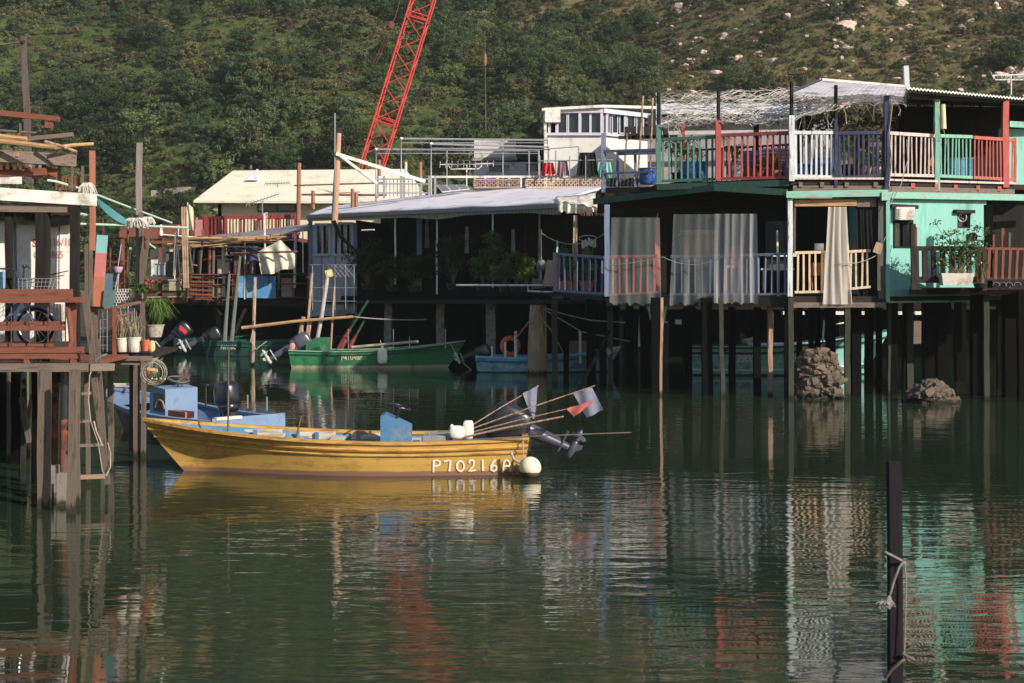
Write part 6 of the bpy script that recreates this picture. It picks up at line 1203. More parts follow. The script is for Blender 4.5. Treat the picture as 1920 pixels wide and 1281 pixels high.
for px, base, w in ((368, 650, 9), (410, 655, 9), (443, 660, 11), (500, 655, 9), (545, 665, 9), (575, 668, 10)): stilt(SK, px, 566, base, w, black_v, None, Ys + rnd.uniform(0, 1.5))
m = MB(); m.bar(P(440, 625, Ys), P(462, 575, Ys), .12); m.bar(P(415, 590, Ys), P(400, 575, Ys), .1); m.build('brace', dark_v, SK); m = MB(); sheet_wall(m, (PX(300, 62), 62, 0), (PX(585, 62), 62, 0), -.3, 2.2, .1); m.build('underfloor_shade_sheet', M('underfloor_shade_black', C(40, 38, 36)), SK)  # black sheet behind the stilts imitates the shade below the shack
window(SK, 440, 488, 478, 512, Ys + 1.5, M('red_window_frame', C(150, 60, 50), .7), 2, .07)
bl2 = M('navy_tarpaulin', C(52, 60, 92), .6, .2, 2); crc = M('cream_canvas', C(208, 204, 184), .8, .12, 1.6, (1, 1, .5), dirt=(C(150, 138, 104), .45, 1.5))
def sheet4(name, q, mt, lb, cat, fold=.1, n=16, top=None):
    q = [P(*c) for c in q]; m = MB(); m.grid(lambda u, v: q[0].lerp(q[1], u).lerp(q[3].lerp(q[2], u), v) + V(0, fold * math.sin(u * 13 + v * 2), fold * .5 * math.sin(u * 7) * (1 - v)), n, n); return solo(m, name, mt, lb, cat, None, 'all')
sheet4('tarpaulin', ((425, 470, Ys - .6), (482, 495, Ys - .6), (488, 462, Ys - .3), (424, 458, Ys - .3)), bl2, 'navy tarpaulin slung under the shack roof', 'tarpaulin', .15)
m = MB(); A = P(529, 450, Ys - .2); rim = [P(480, 473, Ys - 1), P(482, 505, Ys - .9), P(497, 513, Ys - .9), P(518, 505, Ys - .9), P(540, 508, Ys - .9), P(553, 503, Ys - .8), P(553, 477, Ys - .9)]
vs_ = [A]; fs_ = []
def ctent(u, v):
    px = lerp(482, 553, u); top = 450 + 23 * abs(u - .62) / .62 if u < .62 else 450 + 27 * (u - .62) / .38; bot = 514 - 9 * smooth(.3, .7, u); px += (1 - v) * 8 * (1 - u); return P(px, lerp(bot, top, v), Ys - 1.5 + .16 * math.sin(u * 17 + v * 2) * (1 - v) ** .6 + .25 * abs(u - .6) - .05 * noise.noise(V(u * 6, v * 3, 2)))
m.grid(ctent, 30, 14); solo(m, 'canvas_cover', crc, 'cream canvas draped to a peak over a pole on the shack', 'canvas', None, 'all')
for a_, b_, t_, bb, Y, r_, lb in ((430, 421, 514, 640, 55.5, .09, 'dark green pole leaning against the shack, left of a pair'), (450, 434, 480, 640, 55.5, .09, 'dark pole leaning against the shack, right of a pair')): m = MB(); m.tube([P(b_, bb, Y), P(a_, t_, Y)], r_, 7, r_ * .6); solo(m, 'leaning_pole', M('dark_green_grey_pole', C(104, 112, 104), .7, .2, 3, VG), lb, 'pole')
# mooring poles by the bright green boat
Ym = 50.6
for px0, t, px1, b_, r_, mt, lb in ((478, 520, 473, 685, .065, bamboo_v, 'upright pale mooring pole by the green boat engine'), (585, 512, 573, 660, .05, bamboo_v, 'tall thin pole standing at the stern of the green boat'), (627, 537, 620, 655, .035, bamboo_v, 'thin pale stick standing near the green engine box'), (569, 594, 556, 660, .08, tan_v, 'short stout pole leaning at the stern of the green boat'), (582, 598, 575, 660, .06, tan_v, 'rusty short post beside the short stout pole'), (567, 610, 571, 660, .025, steel, 'very thin rod beside the short stout pole')):
    m = MB(); a = P(px1, b_, Ym); a.z = min(a.z, -.6) if px0 == 478 else a.z; m.tube([a, P(px0, t, Ym)], r_, 7); solo(m, 'mooring_pole', mt, lb, 'pole')
yl = thing('signal_pole', 'white pole with a yellow square plate on top leaning by the green boat', 'pole', tuple(P(592, 650, Ym))); m = MB(); m.tube([P(592, 650, Ym), P(602, 600, Ym), P(614, 520, Ym)], .07, 8); m.build('pole', M('worn_white_pole', C(190, 180, 172), .6, .2, 3, VG, dirt=(C(150, 84, 54), .5, 2.5)), yl, True); m = MB(); m.box(P(617, 513, Ym - .05), (.24, .06, .26), ry=-.25); m.build('plate', M('yellow_plate', C(222, 196, 90), .6), yl); m = MB(); m.box(P(617, 513, Ym - .09), (.15, .02, .16), ry=-.25); m.build('plate_centre', M('pale_yellow_plate', C(236, 222, 150), .6), yl)
m = MB(); m.tube([P(453, 615, Ym - .2), P(560, 602, Ym - .2), P(662, 594, Ym - .2)], .06, 7, .05); solo(m, 'bamboo_boom', bamboo_m, 'long level bamboo pole lashed across the mooring poles', 'pole', None, True)
m = MB(); m.tube(sag(P(662, 594, Ym - .2), P(800, 599, Ym + .4), .05), .02, 5); solo(m, 'mooring_line', rope_m, 'thin line running on from the end of the long bamboo pole', 'rope')
for px0, t, px1, b_, lb in ((690, 564, 633, 655, 'first green and red oar leaning behind the green boat'), (668, 590, 640, 655, 'second red oar leaning behind the green boat'), (684, 600, 655, 652, 'third red oar, its blade crossed over the others')):
    o_ = thing('oar', lb, 'oar', tuple(P(px1, b_, Ym + .8)))
    m = MB(); a, b2 = P(px1, b_, Ym + .8), P(px0, t, Ym + 1.4); m.tube([a.lerp(b2, .4), b2], .05, 6); m.build('shaft', M('dark_green_oar', C(30, 60, 50), .6, .2), o_); m = MB(); m.tube([a, a.lerp(b2, .2), a.lerp(b2, .42)], [.05, .09, .05], 7); m.build('blade', M('red_oar_paint', C(130, 50, 38), .6, .25), o_)
m = MB(); m.tube([P(478, 600, Ym - .1), P(470, 640, Ym - .2), P(480, 655, Ym - .3), P(500, 640, Ym - .3)], .02, 5); solo(m, 'loose_rope', rope_m, 'slack rope hanging from the upright mooring pole', 'rope')
# flag and little figures at the far left of the red terrace
fg = thing('banner', 'narrow pale pointed banner on a thin stick beside the red terrace', 'banner', tuple(P(352, 440, 62))); m = MB(); m.tube([P(352, 470, 62), P(352, 380, 62)], .03, 5); m.build('stick', white_p, fg); m = MB(); m.grid(lambda u, v: P(352 + u * 11, lerp(432, 381, v) + (10 * u * v), 62 + .1 * math.sin(u * 5 + v * 4)), 6, 8); m.build('cloth', M('pale_yellow_green_cloth', C(212, 212, 170), .8, .2, 2, leaf=.2, dirt=(C(190, 150, 60), .5, 2)), fg, 'all')
for i, px in enumerate((341, 345, 349)): m = MB(); m.tube([P(px + 4, 540, 57), P(px, 388, 57)], .035, 5); solo(m, 'bamboo_pole', bamboo_v, ('first of three close upright bamboo poles beside the pale banner', 'middle one of three close upright bamboo poles beside the pale banner', 'last of three close upright bamboo poles, nearest the pale banner')[i], 'pole')
m = MB(); m.prism([P(225, 436, 60), P(340, 428, 60), P(340, 424, 63), P(225, 430, 63)], (0, 0, .1)); m.bar(P(225, 440, 60), P(340, 434, 60), .25); [m.bar(P(x_, 560, 60), P(x_, 436, 60), .14) for x_ in (230, 268, 300, 335)]; [m.bar(P(272, y_, 59.8), P(345, y_ - 2, 59.8), .12) for y_ in (445, 455, 530, 548)]
m.prism([P(225, 560, 59.6), P(350, 560, 59.6), P(350, 560, 63), P(225, 560, 63)], (0, 0, -.2))
lt = solo(m, 'open_shelter', brown_v, 'open red-brown shelter frame behind the tall weathered pole', 'shelter')
m = MB(); m.slab(lambda u, v: P(lerp(282, 330, u), lerp(525, 468, v), 60.6), 2, 2, (0, .05, 0)); solo(m, 'white_wall_panel', white_p, 'white panel inside the open red-brown shelter', 'panel')
window_ = MB(); window_.slab(lambda u, v: P(lerp(311, 324, u), lerp(520, 472, v), 60.3), 2, 2, (0, .04, 0)); solo(window_, 'grey_shutter', M('grey_green_board', C(92, 96, 88)), 'grey shutter leaning on the white panel in the shelter', 'shutter')

# the tangle of thin sticks, lines and rails round the shack
for i in range(46):
    px = rnd.uniform(285, 575); Y = rnd.uniform(57.0, 60.5); up = rnd.random() < .6; m = MB()
    if up: b_ = rnd.uniform(500, 565); t = rnd.uniform(432, 480) - (rnd.random() < .15) * 40; m.tube([P(px, b_, Y), P(px + rnd.uniform(-9, 9), t, Y)], rnd.uniform(.022, .045), 5)
    else: y_ = rnd.uniform(440, 560); m.tube([P(px - rnd.uniform(20, 60), y_ + rnd.uniform(-8, 8), Y), P(px + rnd.uniform(20, 60), y_, Y)], rnd.uniform(.018, .035), 5)
    solo(m, 'thin_stick', rnd.choice((bamboo_v, grey_v, steel, rust, white_p, grey_v)), 'thin stick in the tangle of scaffolding round the shack', 'stick', 'thin sticks of the shack scaffolding')
for i, (px, py, w, h_, mc, lb) in enumerate(((300, 505, 16, 22, C(150, 170, 176), 'small pale blue crate among the sticks under the shelter'), (420, 500, 22, 26, C(196, 190, 180), 'pale box on the shack floor behind the slatted gate'), (405, 545, 26, 22, C(120, 126, 110), 'olive tub behind the shack wire fence'), (330, 535, 22, 20, C(168, 150, 126), 'tan basket at the near end of the shack'), (540, 540, 22, 34, C(176, 150, 140), 'pinkish board behind the wire fence, right of the blue panel'))):
    q = P(px, py, 58.2); m = MB(); m.box(q, (w / 2700 * 58, .4, h_ / 2700 * 58)); m.box(q + V(0, -.02, h_ / 5400 * 58), (w / 2700 * 58 + .06, .46, .05)); solo(m, 'storage_box', M('box_paint_%s' % 'abcde'[i], mc, .7, .2), lb, 'box')
# ---------------------------------------------------------------- near house on the left
LH = thing('stilt_house', 'near stilt house at the left edge, white roof edge and red-brown porch railing', 'house', (PX(60, 21), 21, 0)); YL = 20.0
# roof edge and soffit
a, b = P(-160, 341, 20.15), P(180, 364, 20.5)
m = MB(); dn = .17; m.prism([a, b, b - V(0, 0, dn), a - V(0, 0, dn * 1.1)], (0, .05, 0)); m.prism([b + V(.001, 0, 0), b + V(-.5, .9, 0), b + V(-.5, .9, -dn), b + V(.001, 0, -dn)], (-.05, 0, 0)); m.build('fascia', white_p, LH)
m = MB(); m.prism([a + V(0, .05, -.02), b + V(-.05, .05, -.02), b + V(-.55, .9, 0), a + V(0, 1.2, 0)], (0, 0, -.05)); m.build('roof', M('grey_white_roof_board', C(190, 186, 180), .7, .1, 2, dirt=(C(110, 104, 98), .45, 2)), LH)
m = MB(); m.bar(P(-160, 388, 20.35), P(140, 391, 20.55), .12, .10); m.build('eave_beam', grey_h, LH)
# white back wall with faded red writing
Yw_ = 21.0
m = MB(); m.slab(lambda u, v: P(lerp(-200, 134, u), lerp(640, 396, v), Yw_), 2, 2, (0, .08, 0)); m.build('wall', M('white_wall_boards', C(236, 232, 226), .7, .05, 1.5, dirt=(C(190, 178, 166), .4, 1.6)), LH)
red_l = M('faded_red_writing', C(206, 140, 128), .8, .35, 9); red_s = M('red_writing', C(196, 78, 62), .8, .2, 9)
for tx, px, py, hp, mt in (('S', 61, 463, 15, red_s), ('J16/10', 92, 461, 14, red_l), ('G', 63, 485, 14, red_l), ('865', 96, 484, 13, red_l)):
    vs, fs, w = text_mesh(tx); o = P(px, py, Yw_); k = hp / F * Yw_; m = MB(); m.add([o + V(u * k * .85, -.004, v * k) for u, v in vs], fs); m.build('wall_writing', mt, LH)
for px, t, b_, w, mt in ((17, 394, 640, 12, dark_v), (80, 390, 690, 22, dark_v), (141, 385, 690, 15, dark_v)): post(LH, px, t, b_, 20.55 if px != 141 else 20.5, w, mt)
m = MB(); m.tube([P(30, 545, 20.95), P(27, 400, 20.95)], .02, 6); m.build('wall_pipe', M('blue_grey_pipe', C(96, 110, 140), .5), LH)
m = MB(); m.tube([P(110, 560, 20.95), P(111, 420, 20.95)], .009, 5); m.tube([P(40, 528, 20.92), P(128, 508, 20.92)], .008, 5); m.build('thin_rods', rust, LH)
# ragged dark cloth rolled under the eave
def roll(u, v): a_ = v * 6.283; c = P(lerp(-160, 136, u), 411 + 6 * math.sin(u * 9) - 4 * u, 20.82); r = .08 + .05 * noise.noise(V(u * 14, a_ * .4, 2)); return c + V(0, math.cos(a_) * r, math.sin(a_) * r)
m = MB(); m.grid(roll, 60, 14); m.build('rolled_awning', M('grimy_canvas', C(120, 112, 104), .9, .35, 4, dirt=(C(40, 36, 34), .6, 3), bump=.02), LH, 'all')
# porch deck and its stained railing
m = MB(); m.prism([P(-200, 682, YL), P(156, 682, YL), P(156, 682, YL) + V(0, 3.2, 0), P(-200, 682, YL) + V(0, 3.2, 0)], (0, 0, -.06)); m.build('deck', brown_h, LH)
m = MB(); m.bar(P(-200, 690, YL - .06), P(166, 689, YL - .06), .115, .10); m.bar(P(166, 689, YL - .05), P(212, 688, YL + .2), .10, .10); m.build('edge_beam', grey_h, LH)
m = MB(); m.bar(P(-200, 666, YL - .03), P(145, 667, YL - .03), .085, .07); m.build('bottom_rail', brown_h, LH); m = MB(); [m.bar(P(x_, 684, YL - .02), P(x_, 672, YL - .02), .07) for x_ in (51, 138, -60)]; m.build('rail_block', brown_v, LH)
m = MB(); m.bar(P(-200, 553, YL + .12), P(136, 552, YL + .12), .15, .05); m.build('rail_back_board', brown_h, LH); m = MB(); m.bar(P(-200, 565, YL - .05), P(156, 562, YL - .05), .075, .10); m.build('top_rail', brown_h, LH)
m = MB(); m.bar(P(-200, 608, YL + .08), P(122, 606, YL + .08), .05, .05); m.bar(P(-200, 616, YL), P(122, 615, YL), .07, .05); m.bar(P(-200, 647, YL + .06), P(100, 647, YL + .06), .04, .05); m.bar(P(-200, 658, YL - .03), P(156, 656, YL - .03), .08, .10); m.build('mid_rail', brown_h, LH)
for x_ in (-60, -14, 21, 55, 90, 123): m = MB(); m.tube([P(x_, 655, YL - .02), P(x_, 566, YL - .02)], .009, 6); m.build('rail_rod', rust, LH)
post(LH, 137, 560, 688, YL + .1, 11, brown_v); m = MB(); m.tube([P(128, 655, YL + .02), P(134, 640, YL + .02), P(131, 610, YL + .02), P(127, 575, YL + .02), P(131, 562, YL + .02)], .035, 8); m.build('bracket', brown_v, LH, True)
# slats and clutter behind the rail
m = MB(); [m.bar(P(96 + i * 6, 640, 20.9), P(96 + i * 6, 570, 20.9), .035) for i in range(5)]; m.build('white_slats', white_p, LH)
# piles
for px, px1, base, w, mt in ((84, 80, 952, 20, grey_v), (139, 131, 962, 14, grey_v), (147, 146, 948, 7, grey_v), (163, 164, 905, 7, grey_v), (190, 196, 880, 6, grey_v), (207, 208, 880, 9, grey_v), (8, 8, 845, 14, black_v), (30, 28, 870, 14, black_v), (45, 43, 870, 8, dark_v), (16, 18, 865, 7, grey_v), (64, 66, 905, 8, black_v), (48, 52, 850, 10, M('greenish_pile', C(110, 114, 92), .9, .3, 3, VG, tide=True))):
    stilt(LH, px, 694, base, w, mt, px1)
m = MB(); m.tube([P(103, 870, 20.4), P(103, 765, 20.4)], .048, 12); m.tube([P(103, 766, 20.4), P(104, 700, 20.4)], .06, 8); m.build('rusty_pipe', rust, LH)
m = MB(); m.tube([P(119, 900, 20.2), P(120, 785, 20.2)], .055, 12); m.build('rusty_pipe', rust, LH); m = MB(); m.tube([P(120, 786, 20.2), P(121, 695, 20.2)], .058, 12); m.build('black_sleeve', black_m, LH)
for px, t, base, w in ((117, 887, 948, 17), (101, 872, 940, 17)):
    Y = DW(base); m = MB(); q = V(PX(px, Y), Y, 0); tz = PZ(t, Y); r = w / 2 / F * Y; m.prism([q + V(-r, -r, -1), q + V(r, -r, -1), q + V(r, r, -1), q + V(-r, r, -1)], (0, 0, tz + 1)); m.build('concrete_footing', conc, LH)
m = MB(); m.bar(P(95, 705, 20.3), P(124, 703, 20.3), .2, .2); m.build('pile_block', dark_h, LH)
m = MB(); m.bar(P(40, 745, 22.5), P(55, 830, 22.5), .07); m.bar(P(60, 740, 22.6), P(50, 800, 22.6), .05); m.build('brace', grey_v, LH)
m = MB(); m.slab(lambda u, v: P(lerp(-220, 150, u), lerp(990, 690, v), 25.5), 2, 2, (0, .1, 0)); 
# roof terrace of stacked timber
m = MB(); m.bar(P(-160, 333, 20.8), P(86, 322, 20.8), .10); m.bar(P(-160, 316, 20.6), P(108, 325, 21), .13, .08); m.build('terrace_beam', brown_h, LH)
m = MB(); m.bar(P(-160, 283, 20.6), P(36, 290, 20.6), .06); [m.bar(P(x_, 318, 20.7), P(x_ + rnd.uniform(-2, 2), 285 + (x_ % 7), 20.7), .04) for x_ in (-30, -10, 2, 14, 28, 38, 56)]; m.build('terrace_rail', tan_v, LH)
m = MB(); m.slab(lambda u, v: P(lerp(-150, 40, u), lerp(345, 326, v), 22.0), 2, 2, (0, .05, 0)); m.build('white_sheet', white_p, LH)
for x_, t, b_, mt in ((90, 306, 345, grey_v), (112, 307, 358, grey_v), (135, 309, 358, grey_v), (155, 311, 356, grey_v), (75, 298, 335, p_blue), (62, 296, 335, grey_v)): m = MB(); m.bar(P(x_, b_, 21.2), P(x_, t, 21.2), .035); m.build('paling', mt, LH)
m = MB(); [m.bar(P(106 + i * 6, 356, 21.8), P(106 + i * 6 + rnd.uniform(-1, 1), rnd.uniform(322, 332), 21.8), .03) for i in range(9)]; m.build('low_palings', brown_v, LH)
post(LH, 173, 283, 470, 21.6, 9, M('orange_brown_post', C(176, 104, 76), .75, .2, 3, VG))
mst = thing('mast', 'old dark timber mast with a hole near its top, on the near left roof', 'mast', tuple(P(55, 345, 22))); m = MB(); m.bar(P(56, 345, 22), P(44, 68, 22), .10, .08, .07, 6, .01); m.build('timber', M('old_mast_timber', C(98, 82, 80), .85, .3, 3, VG, bump=.01), mst); m = MB(); m.tube([P(44, 78, 21.93), P(44, 78, 21.97)], .025, 8); m.build('hole', black_m, mst); m = MB(); m.tube([P(40, 79, 22), P(-60, 92, 22)], .012, 5); m.build('stay_wire', grey_h, mst)
for pa, pb, w, mt, lb in (((-60, 288, 20.4), (142, 302, 21.0), .17, grey_h, 'thick weathered grey beam, lowest in the timber stack on the near left roof'), ((-60, 206, 20.8), (111, 224, 20.8), .08, brown_h, 'red-brown beam raised highest over the timber stack'), ((48, 262, 20.8), (137, 252, 20.8), .06, grey_h, 'grey batten crossing the top of the timber stack'), ((86, 234, 20.7), (98, 236, 20.7), .09, brown_h, 'short red-brown block under the raised beam')):
    m = MB(); m.bar(P(*pa), P(*pb), w, seg=4, wob=.006); solo(m, 'timber_beam', mt, lb, 'beam')
for pa, pb, r_, mt, lb in (((-60, 253, 20.5), (50, 261, 20.5), .042, bamboo_m, 'stout bamboo with a clean cut end in the timber stack'), ((-60, 260, 20.3), (105, 277, 20.3), .040, bamboo_m, 'long bamboo over the thick grey beam'), ((104, 277, 20.6), (175, 270, 20.9), .030, bamboo_m, 'bamboo reaching farthest right from the timber stack'), ((84, 266, 20.5), (144, 285, 20.5), .026, tan_v, 'split tan stick lying askew on the thick grey beam'), ((-60, 243, 20.9), (72, 250, 20.9), .02, grey_h, 'thin pale rod lying at the back of the timber stack')):
    m = MB(); m.tube([P(*pa), P(*pa).lerp(P(*pb), .5) + V(0, 0, .01), P(*pb)], r_, 8, r_ * .85); solo(m, 'bamboo_pole', mt, lb, 'pole', None, True)
for x_, t, b_, lb in ((38, 214, 262, 'thin upright prop under the left of the raised beam'), (80, 226, 272, 'thin upright prop under the right of the raised beam')): m = MB(); m.bar(P(x_, b_, 20.85), P(x_, t, 20.85), .025); solo(m, 'prop_stick', grey_v, lb, 'stick')
# bicycle on the porch
BK = thing('bicycle', 'blue bicycle with a wire basket standing on the porch behind the red-brown railing', 'bicycle', tuple(P(60, 650, 20.36))); Yk = 20.36; tyre = M('black_rubber', C(30, 30, 32), .8); bfr = M('blue_bicycle_paint', C(70, 126, 190), .35, .08, spec=.5)
for wx in (66, -66):
    q = P(wx, 613, Yk); w_ = bpy.data.objects.new('wheel', None); COL.objects.link(w_); w_.parent = BK; m = MB(); m.torus(q, .255, .022, (0, 1, 0), 36, 8); m.build('tyre', tyre, w_, True); m = MB(); m.torus(q, .230, .012, (0, 1, 0), 36, 6); m.lathe([(.03, -.04), (.03, .04)], q, 8, (0, 1, 0)); m.build('rim', chrome, w_, True)
    m = MB(); [m.tube([q, q + V(.228 * math.cos(i * .393), 0, .228 * math.sin(i * .393))], .0025, 4) for i in range(16)]; m.build('spokes', chrome, w_); m = MB(); m.torus(q, .29, .02, (0, 1, 0), 18, 6, .5, 3.0); m.build('mudguard', bfr, w_, True)
fk, bb, hd, st_ = P(66, 613, Yk), P(-4, 618, Yk), P(42, 552, Yk), P(-28, 560, Yk)
m = MB(); m.tube([hd, P(20, 590, Yk), bb], .022, 8); m.tube([hd + V(0, 0, -.06), P(14, 600, Yk), bb + V(.05, 0, -.02)], .018, 8); m.tube([bb, st_], .018, 8); m.tube([P(-66, 613, Yk), bb], .012, 6); m.tube([P(-66, 613, Yk), st_], .010, 6); m.build('frame', bfr, BK, True)
m = MB(); [m.tube([fk + V(0, s_, 0), P(48, 570, Yk) + V(0, s_, 0), hd], .012, 6) for s_ in (-.05, .05)]; m.build('fork', bfr, BK, True)
m = MB(); m.tube([hd, P(36, 528, Yk), P(28, 508, Yk)], .014, 8); m.tube([P(-4, 504, Yk - .2), P(20, 504, Yk - .18), P(28, 508, Yk), P(38, 528, Yk + .15), P(44, 520, Yk + .25), P(45, 502, Yk + .25)], .013, 8); m.tube([P(45, 503, Yk + .25), P(50, 498, Yk + .22), P(57, 504, Yk + .2)], .009, 6); m.ball(P(45, 500, Yk + .25), (.03, .03, .03), 1, 10, 6); m.build('handlebar', black_m, BK, True)
m = MB(); qa = P(50, 545, Yk); 
for z_ in (0, .06, .12, .17):
    w2 = .17 + z_ * .2; m.tube([qa + V(-.05, -w2, z_), qa + V(.36 + z_ * .3, -w2, z_), qa + V(.36 + z_ * .3, w2, z_), qa + V(-.05, w2, z_), qa + V(-.05, -w2, z_)], .005, 4)
for i in range(9): m.tube([qa + V(-.05 + i * .05, -.17, 0), qa + V(-.05 + i * .056, -.205, .17)], .004, 4); m.tube([qa + V(-.05 + i * .05, .17, 0), qa + V(-.05 + i * .056, .205, .17)], .004, 4)
m.build('basket', steel, BK); m = MB(); m.ball(P(-30, 545, Yk), (.14, .08, .05), .8, 14, 8); m.build('saddle', black_m, BK, True)
m = MB(); m.box(P(8, 525, 20.85), (.10, .1, .24)); m.lathe([(.03, 0), (.025, .06)], P(8, 516, 20.85) + V(0, 0, .02), 8); solo(m, 'bottle', M('blue_bottle_plastic', C(150, 190, 220), .3), 'pale blue bottle on a ledge behind the bicycle handlebar', 'bottle')
# ladder and ropes down to the water
LD = thing('ladder', 'home-made grey timber ladder running down into the water by the near left house', 'ladder', (PX(165, 20.2), 20.2, 0)); m = MB(); m.bar(P(158, 545, 20.1), P(202, 908, 20.3), .085, .05, .075, 6, .008); m.build('side_rail', grey_v, LD); m = MB(); m.bar(P(184, 636, 20.4), P(198, 880, 20.6), .05, .04, .05, 5, .008); m.build('side_rail', grey_v, LD)
for y_, x0_, x1_ in ((738, 142, 171), (790, 140, 171), (835, 139, 191), (894, 143, 197)): m = MB(); m.bar(P(x0_, y_ + 1, 20.05), P(x1_, y_ - 1, 20.1), .038 if y_ < 890 else .06, .05); m.build('rung', tan_v if y_ > 890 else grey_h, LD)
m = MB(); m.tube([P(176, 684, 20), P(168, 705, 19.9), P(166, 750, 19.9), P(170, 790, 19.9), P(184, 830, 20), P(192, 884, 20.1), P(199, 893, 20.1), P(207, 876, 20.2), P(207, 850, 20.3), P(202, 830, 20.3)], .007, 6); m.tube([P(176, 790, 20), P(180, 808, 20), P(192, 836, 20.1)], .012, 6); solo(m, 'looped_rope', rope_m, 'pale rope looped down the home-made ladder', 'rope')
m = MB(); m.tube([P(168, 678, 20), P(180, 674, 19.95), P(192, 667, 19.95), P(200, 664, 20)], .008, 5); solo(m, 'twine', M('green_cord', C(84, 140, 130), .8), 'thin green cord tied round the ladder tops', 'cord')
# narrow walkway with pots
WK = thing('walkway', 'narrow plank walkway with a red-brown handrail between the near house and the grey poles', 'walkway', (PX(240, 22.5), 22.5, 0)); Yv = 22.4
m = MB(); m.prism([P(160, 662, Yv), P(292, 664, Yv), P(288, 660, Yv) + V(0, 1.6, 0), P(160, 658, Yv) + V(0, 1.6, 0)], (0, 0, -.06)); m.build('planks', dark_h, WK); m = MB(); m.bar(P(205, 672, Yv - .05), P(285, 672, Yv - .05), .07, .06); m.bar(P(208, 679, Yv), P(262, 681, Yv), .06, .05); m.build('bearer', grey_h, WK)
post(WK, 215, 574, 668, Yv - .05, 7, brown_v); m = MB(); m.bar(P(163, 578, Yv), P(216, 575, Yv), .05); m.bar(P(216, 576, Yv), P(264, 567, Yv), .045); m.bar(P(216, 594, Yv), P(250, 586, Yv), .03); m.build('handrail', M('grey_brown_rail', C(136, 92, 76), .8, .25, 3, HG), WK)
m = MB(); [m.tube([P(x_, 660, Yv), P(x_, 578, Yv)], .008, 5) for x_ in (188, 201, 226, 240, 252)]; [m.tube([P(186, y_, Yv), P(262, y_ - 4, Yv)], .005, 4) for y_ in (600, 616, 632, 648)]; [m.tube([P(186 + i * 7, 660, Yv + .01), P(186 + i * 7, 584, Yv + .01)], .003, 4) for i in range(11)]; m.build('wire_mesh', steel, WK)
for px, px1, base, w, mt in ((246, 246, 846, 6, black_v), (257, 257, 856, 10, grey_v), (269, 268, 857, 8, grey_v)): stilt(WK, px, 672, base, w, mt, px1)
m = MB(); m.bar(P(258, 668, 23.0), P(262, 268, 23.0), .085, .06, seg=6, wob=.01); solo(m, 'tall_pole', M('silver_grey_timber', C(140, 126, 124), .85, .25, 3, VG, bump=.008), 'tall weathered grey pole pointing up between the near house and the shelter', 'pole')
m = MB(); m.bar(P(268, 640, 22.9), P(264, 398, 22.9), .065, .05, seg=5, wob=.01); solo(m, 'tall_pole', grey_v, 'thinner grey pole standing close beside the tall weathered one', 'pole'); m = MB(); m.bar(P(269, 520, 22.7), P(281, 428, 22.7), .04); solo(m, 'short_pole', grey_v, 'short grey stick leaning out by the mop head', 'stick')
for px, w, h_, lb in ((229, .19, .22, 'white pot behind wire, nearest the red-brown walkway post'), (252, .21, .23, 'larger white pot behind wire in the middle of the walkway')): pot_plant(lb, px, 660, Yv - .02, w, h_, white_pot, M('dry_straw_leaves', C(150, 136, 108), .8, .25), .3, .36, 70, .012, 'grass')
pot_plant('small orange pot on the walkway edge', 273, 658, Yv - .05, .13, .17, M('orange_pot', C(206, 92, 54), .6), lf_t, .1, .06, 12, .012, 'grass'); m = MB(); m.ball(P(285, 650, Yv - .05), (.05, .04, .09), .8, 8, 8, .12); solo(m, 'rag', M('yellow_rag', C(216, 196, 120), .9, .2), 'crumpled yellow rag beside the orange pot', 'rag')
pot_plant('lush grassy plant spilling from a pale hanging basket at the walkway end', 290, 632, 23.2, .30, .20, M('pale_wicker', C(180, 170, 156), .8, .25, 9, dirt=(C(110, 100, 90), .5, 9)), foliage_mat('grassy_green_leaves', (.13, .20, .06)), .78, .42, 420, .016, 'grass', potname='basket')
pot_plant('leafy vine climbing the grey pole above the hanging basket', 266, 566, 22.7, .1, .05, black_m, lf_m, .36, .24, 170, .06)
bw = MB(); bw.leaves(P(280, 528, 22.9), (.06, .05, .12), 26, .05); solo(bw, 'pink_bow', M('pink_bow_cloth', C(196, 60, 96), .7, .2), 'pink decoration on the leafy vine', 'bow')
def leanboard(bands, x0, y0, x1, y1, wpx, Y, lb, nm='leaning_board'):
    t = thing(nm, lb, 'board', tuple(P(x0, y0, Y)));
    for (s0, s1, mt, pn) in bands:
        m = MB(); m.bar(P(lerp(x0, x1, s0), lerp(y0, y1, s0), Y), P(lerp(x0, x1, s1), lerp(y0, y1, s1), Y), wpx / F * Y, .03); m.build(pn, mt, t)
    return t
leanboard(((0, .42, M('ochre_board', C(186, 110, 76), .7, .15), 'lower_band'), (.42, .75, M('pink_board_paint', C(206, 112, 110)), 'pink_band'), (.75, 1, M('aqua_board', C(126, 190, 200), .7, .12), 'aqua_band')), 183, 575, 192, 441, 20, 22.2, 'tall board painted aqua, pink and ochre leaning by the walkway')
leanboard(((0, 1, M('steel_blue_board', C(74, 112, 140), .7, .2), 'face'),), 203, 545, 204, 513, 15, 22.25, 'small steel-blue rounded board leaning beside the tall painted board'); leanboard(((0, 1, M('teal_grey_board', C(84, 116, 118), .7, .3, 4), 'face'),), 203, 576, 206, 544, 21, 22.15, 'wide faded teal board leaning below the steel-blue one')
for x0_, x1_, t_, b_, lb in ((163, 162, 457, 574, 'grey plank standing against the near house corner post'), (171, 170, 445, 574, 'taller grey plank behind the tall painted board')): m = MB(); m.bar(P(x0_, b_, 22.0), P(x1_, t_, 22.0), .055, .03); solo(m, 'grey_plank', grey_v, lb, 'plank')
m = MB(); m.slab(lambda u, v: P(lerp(166, 182, u), lerp(662, 580, v), 22.3), 2, 2, (0, .04, 0)); solo(m, 'grey_board', grey_v, 'broad grey board below the walkway handrail', 'board')
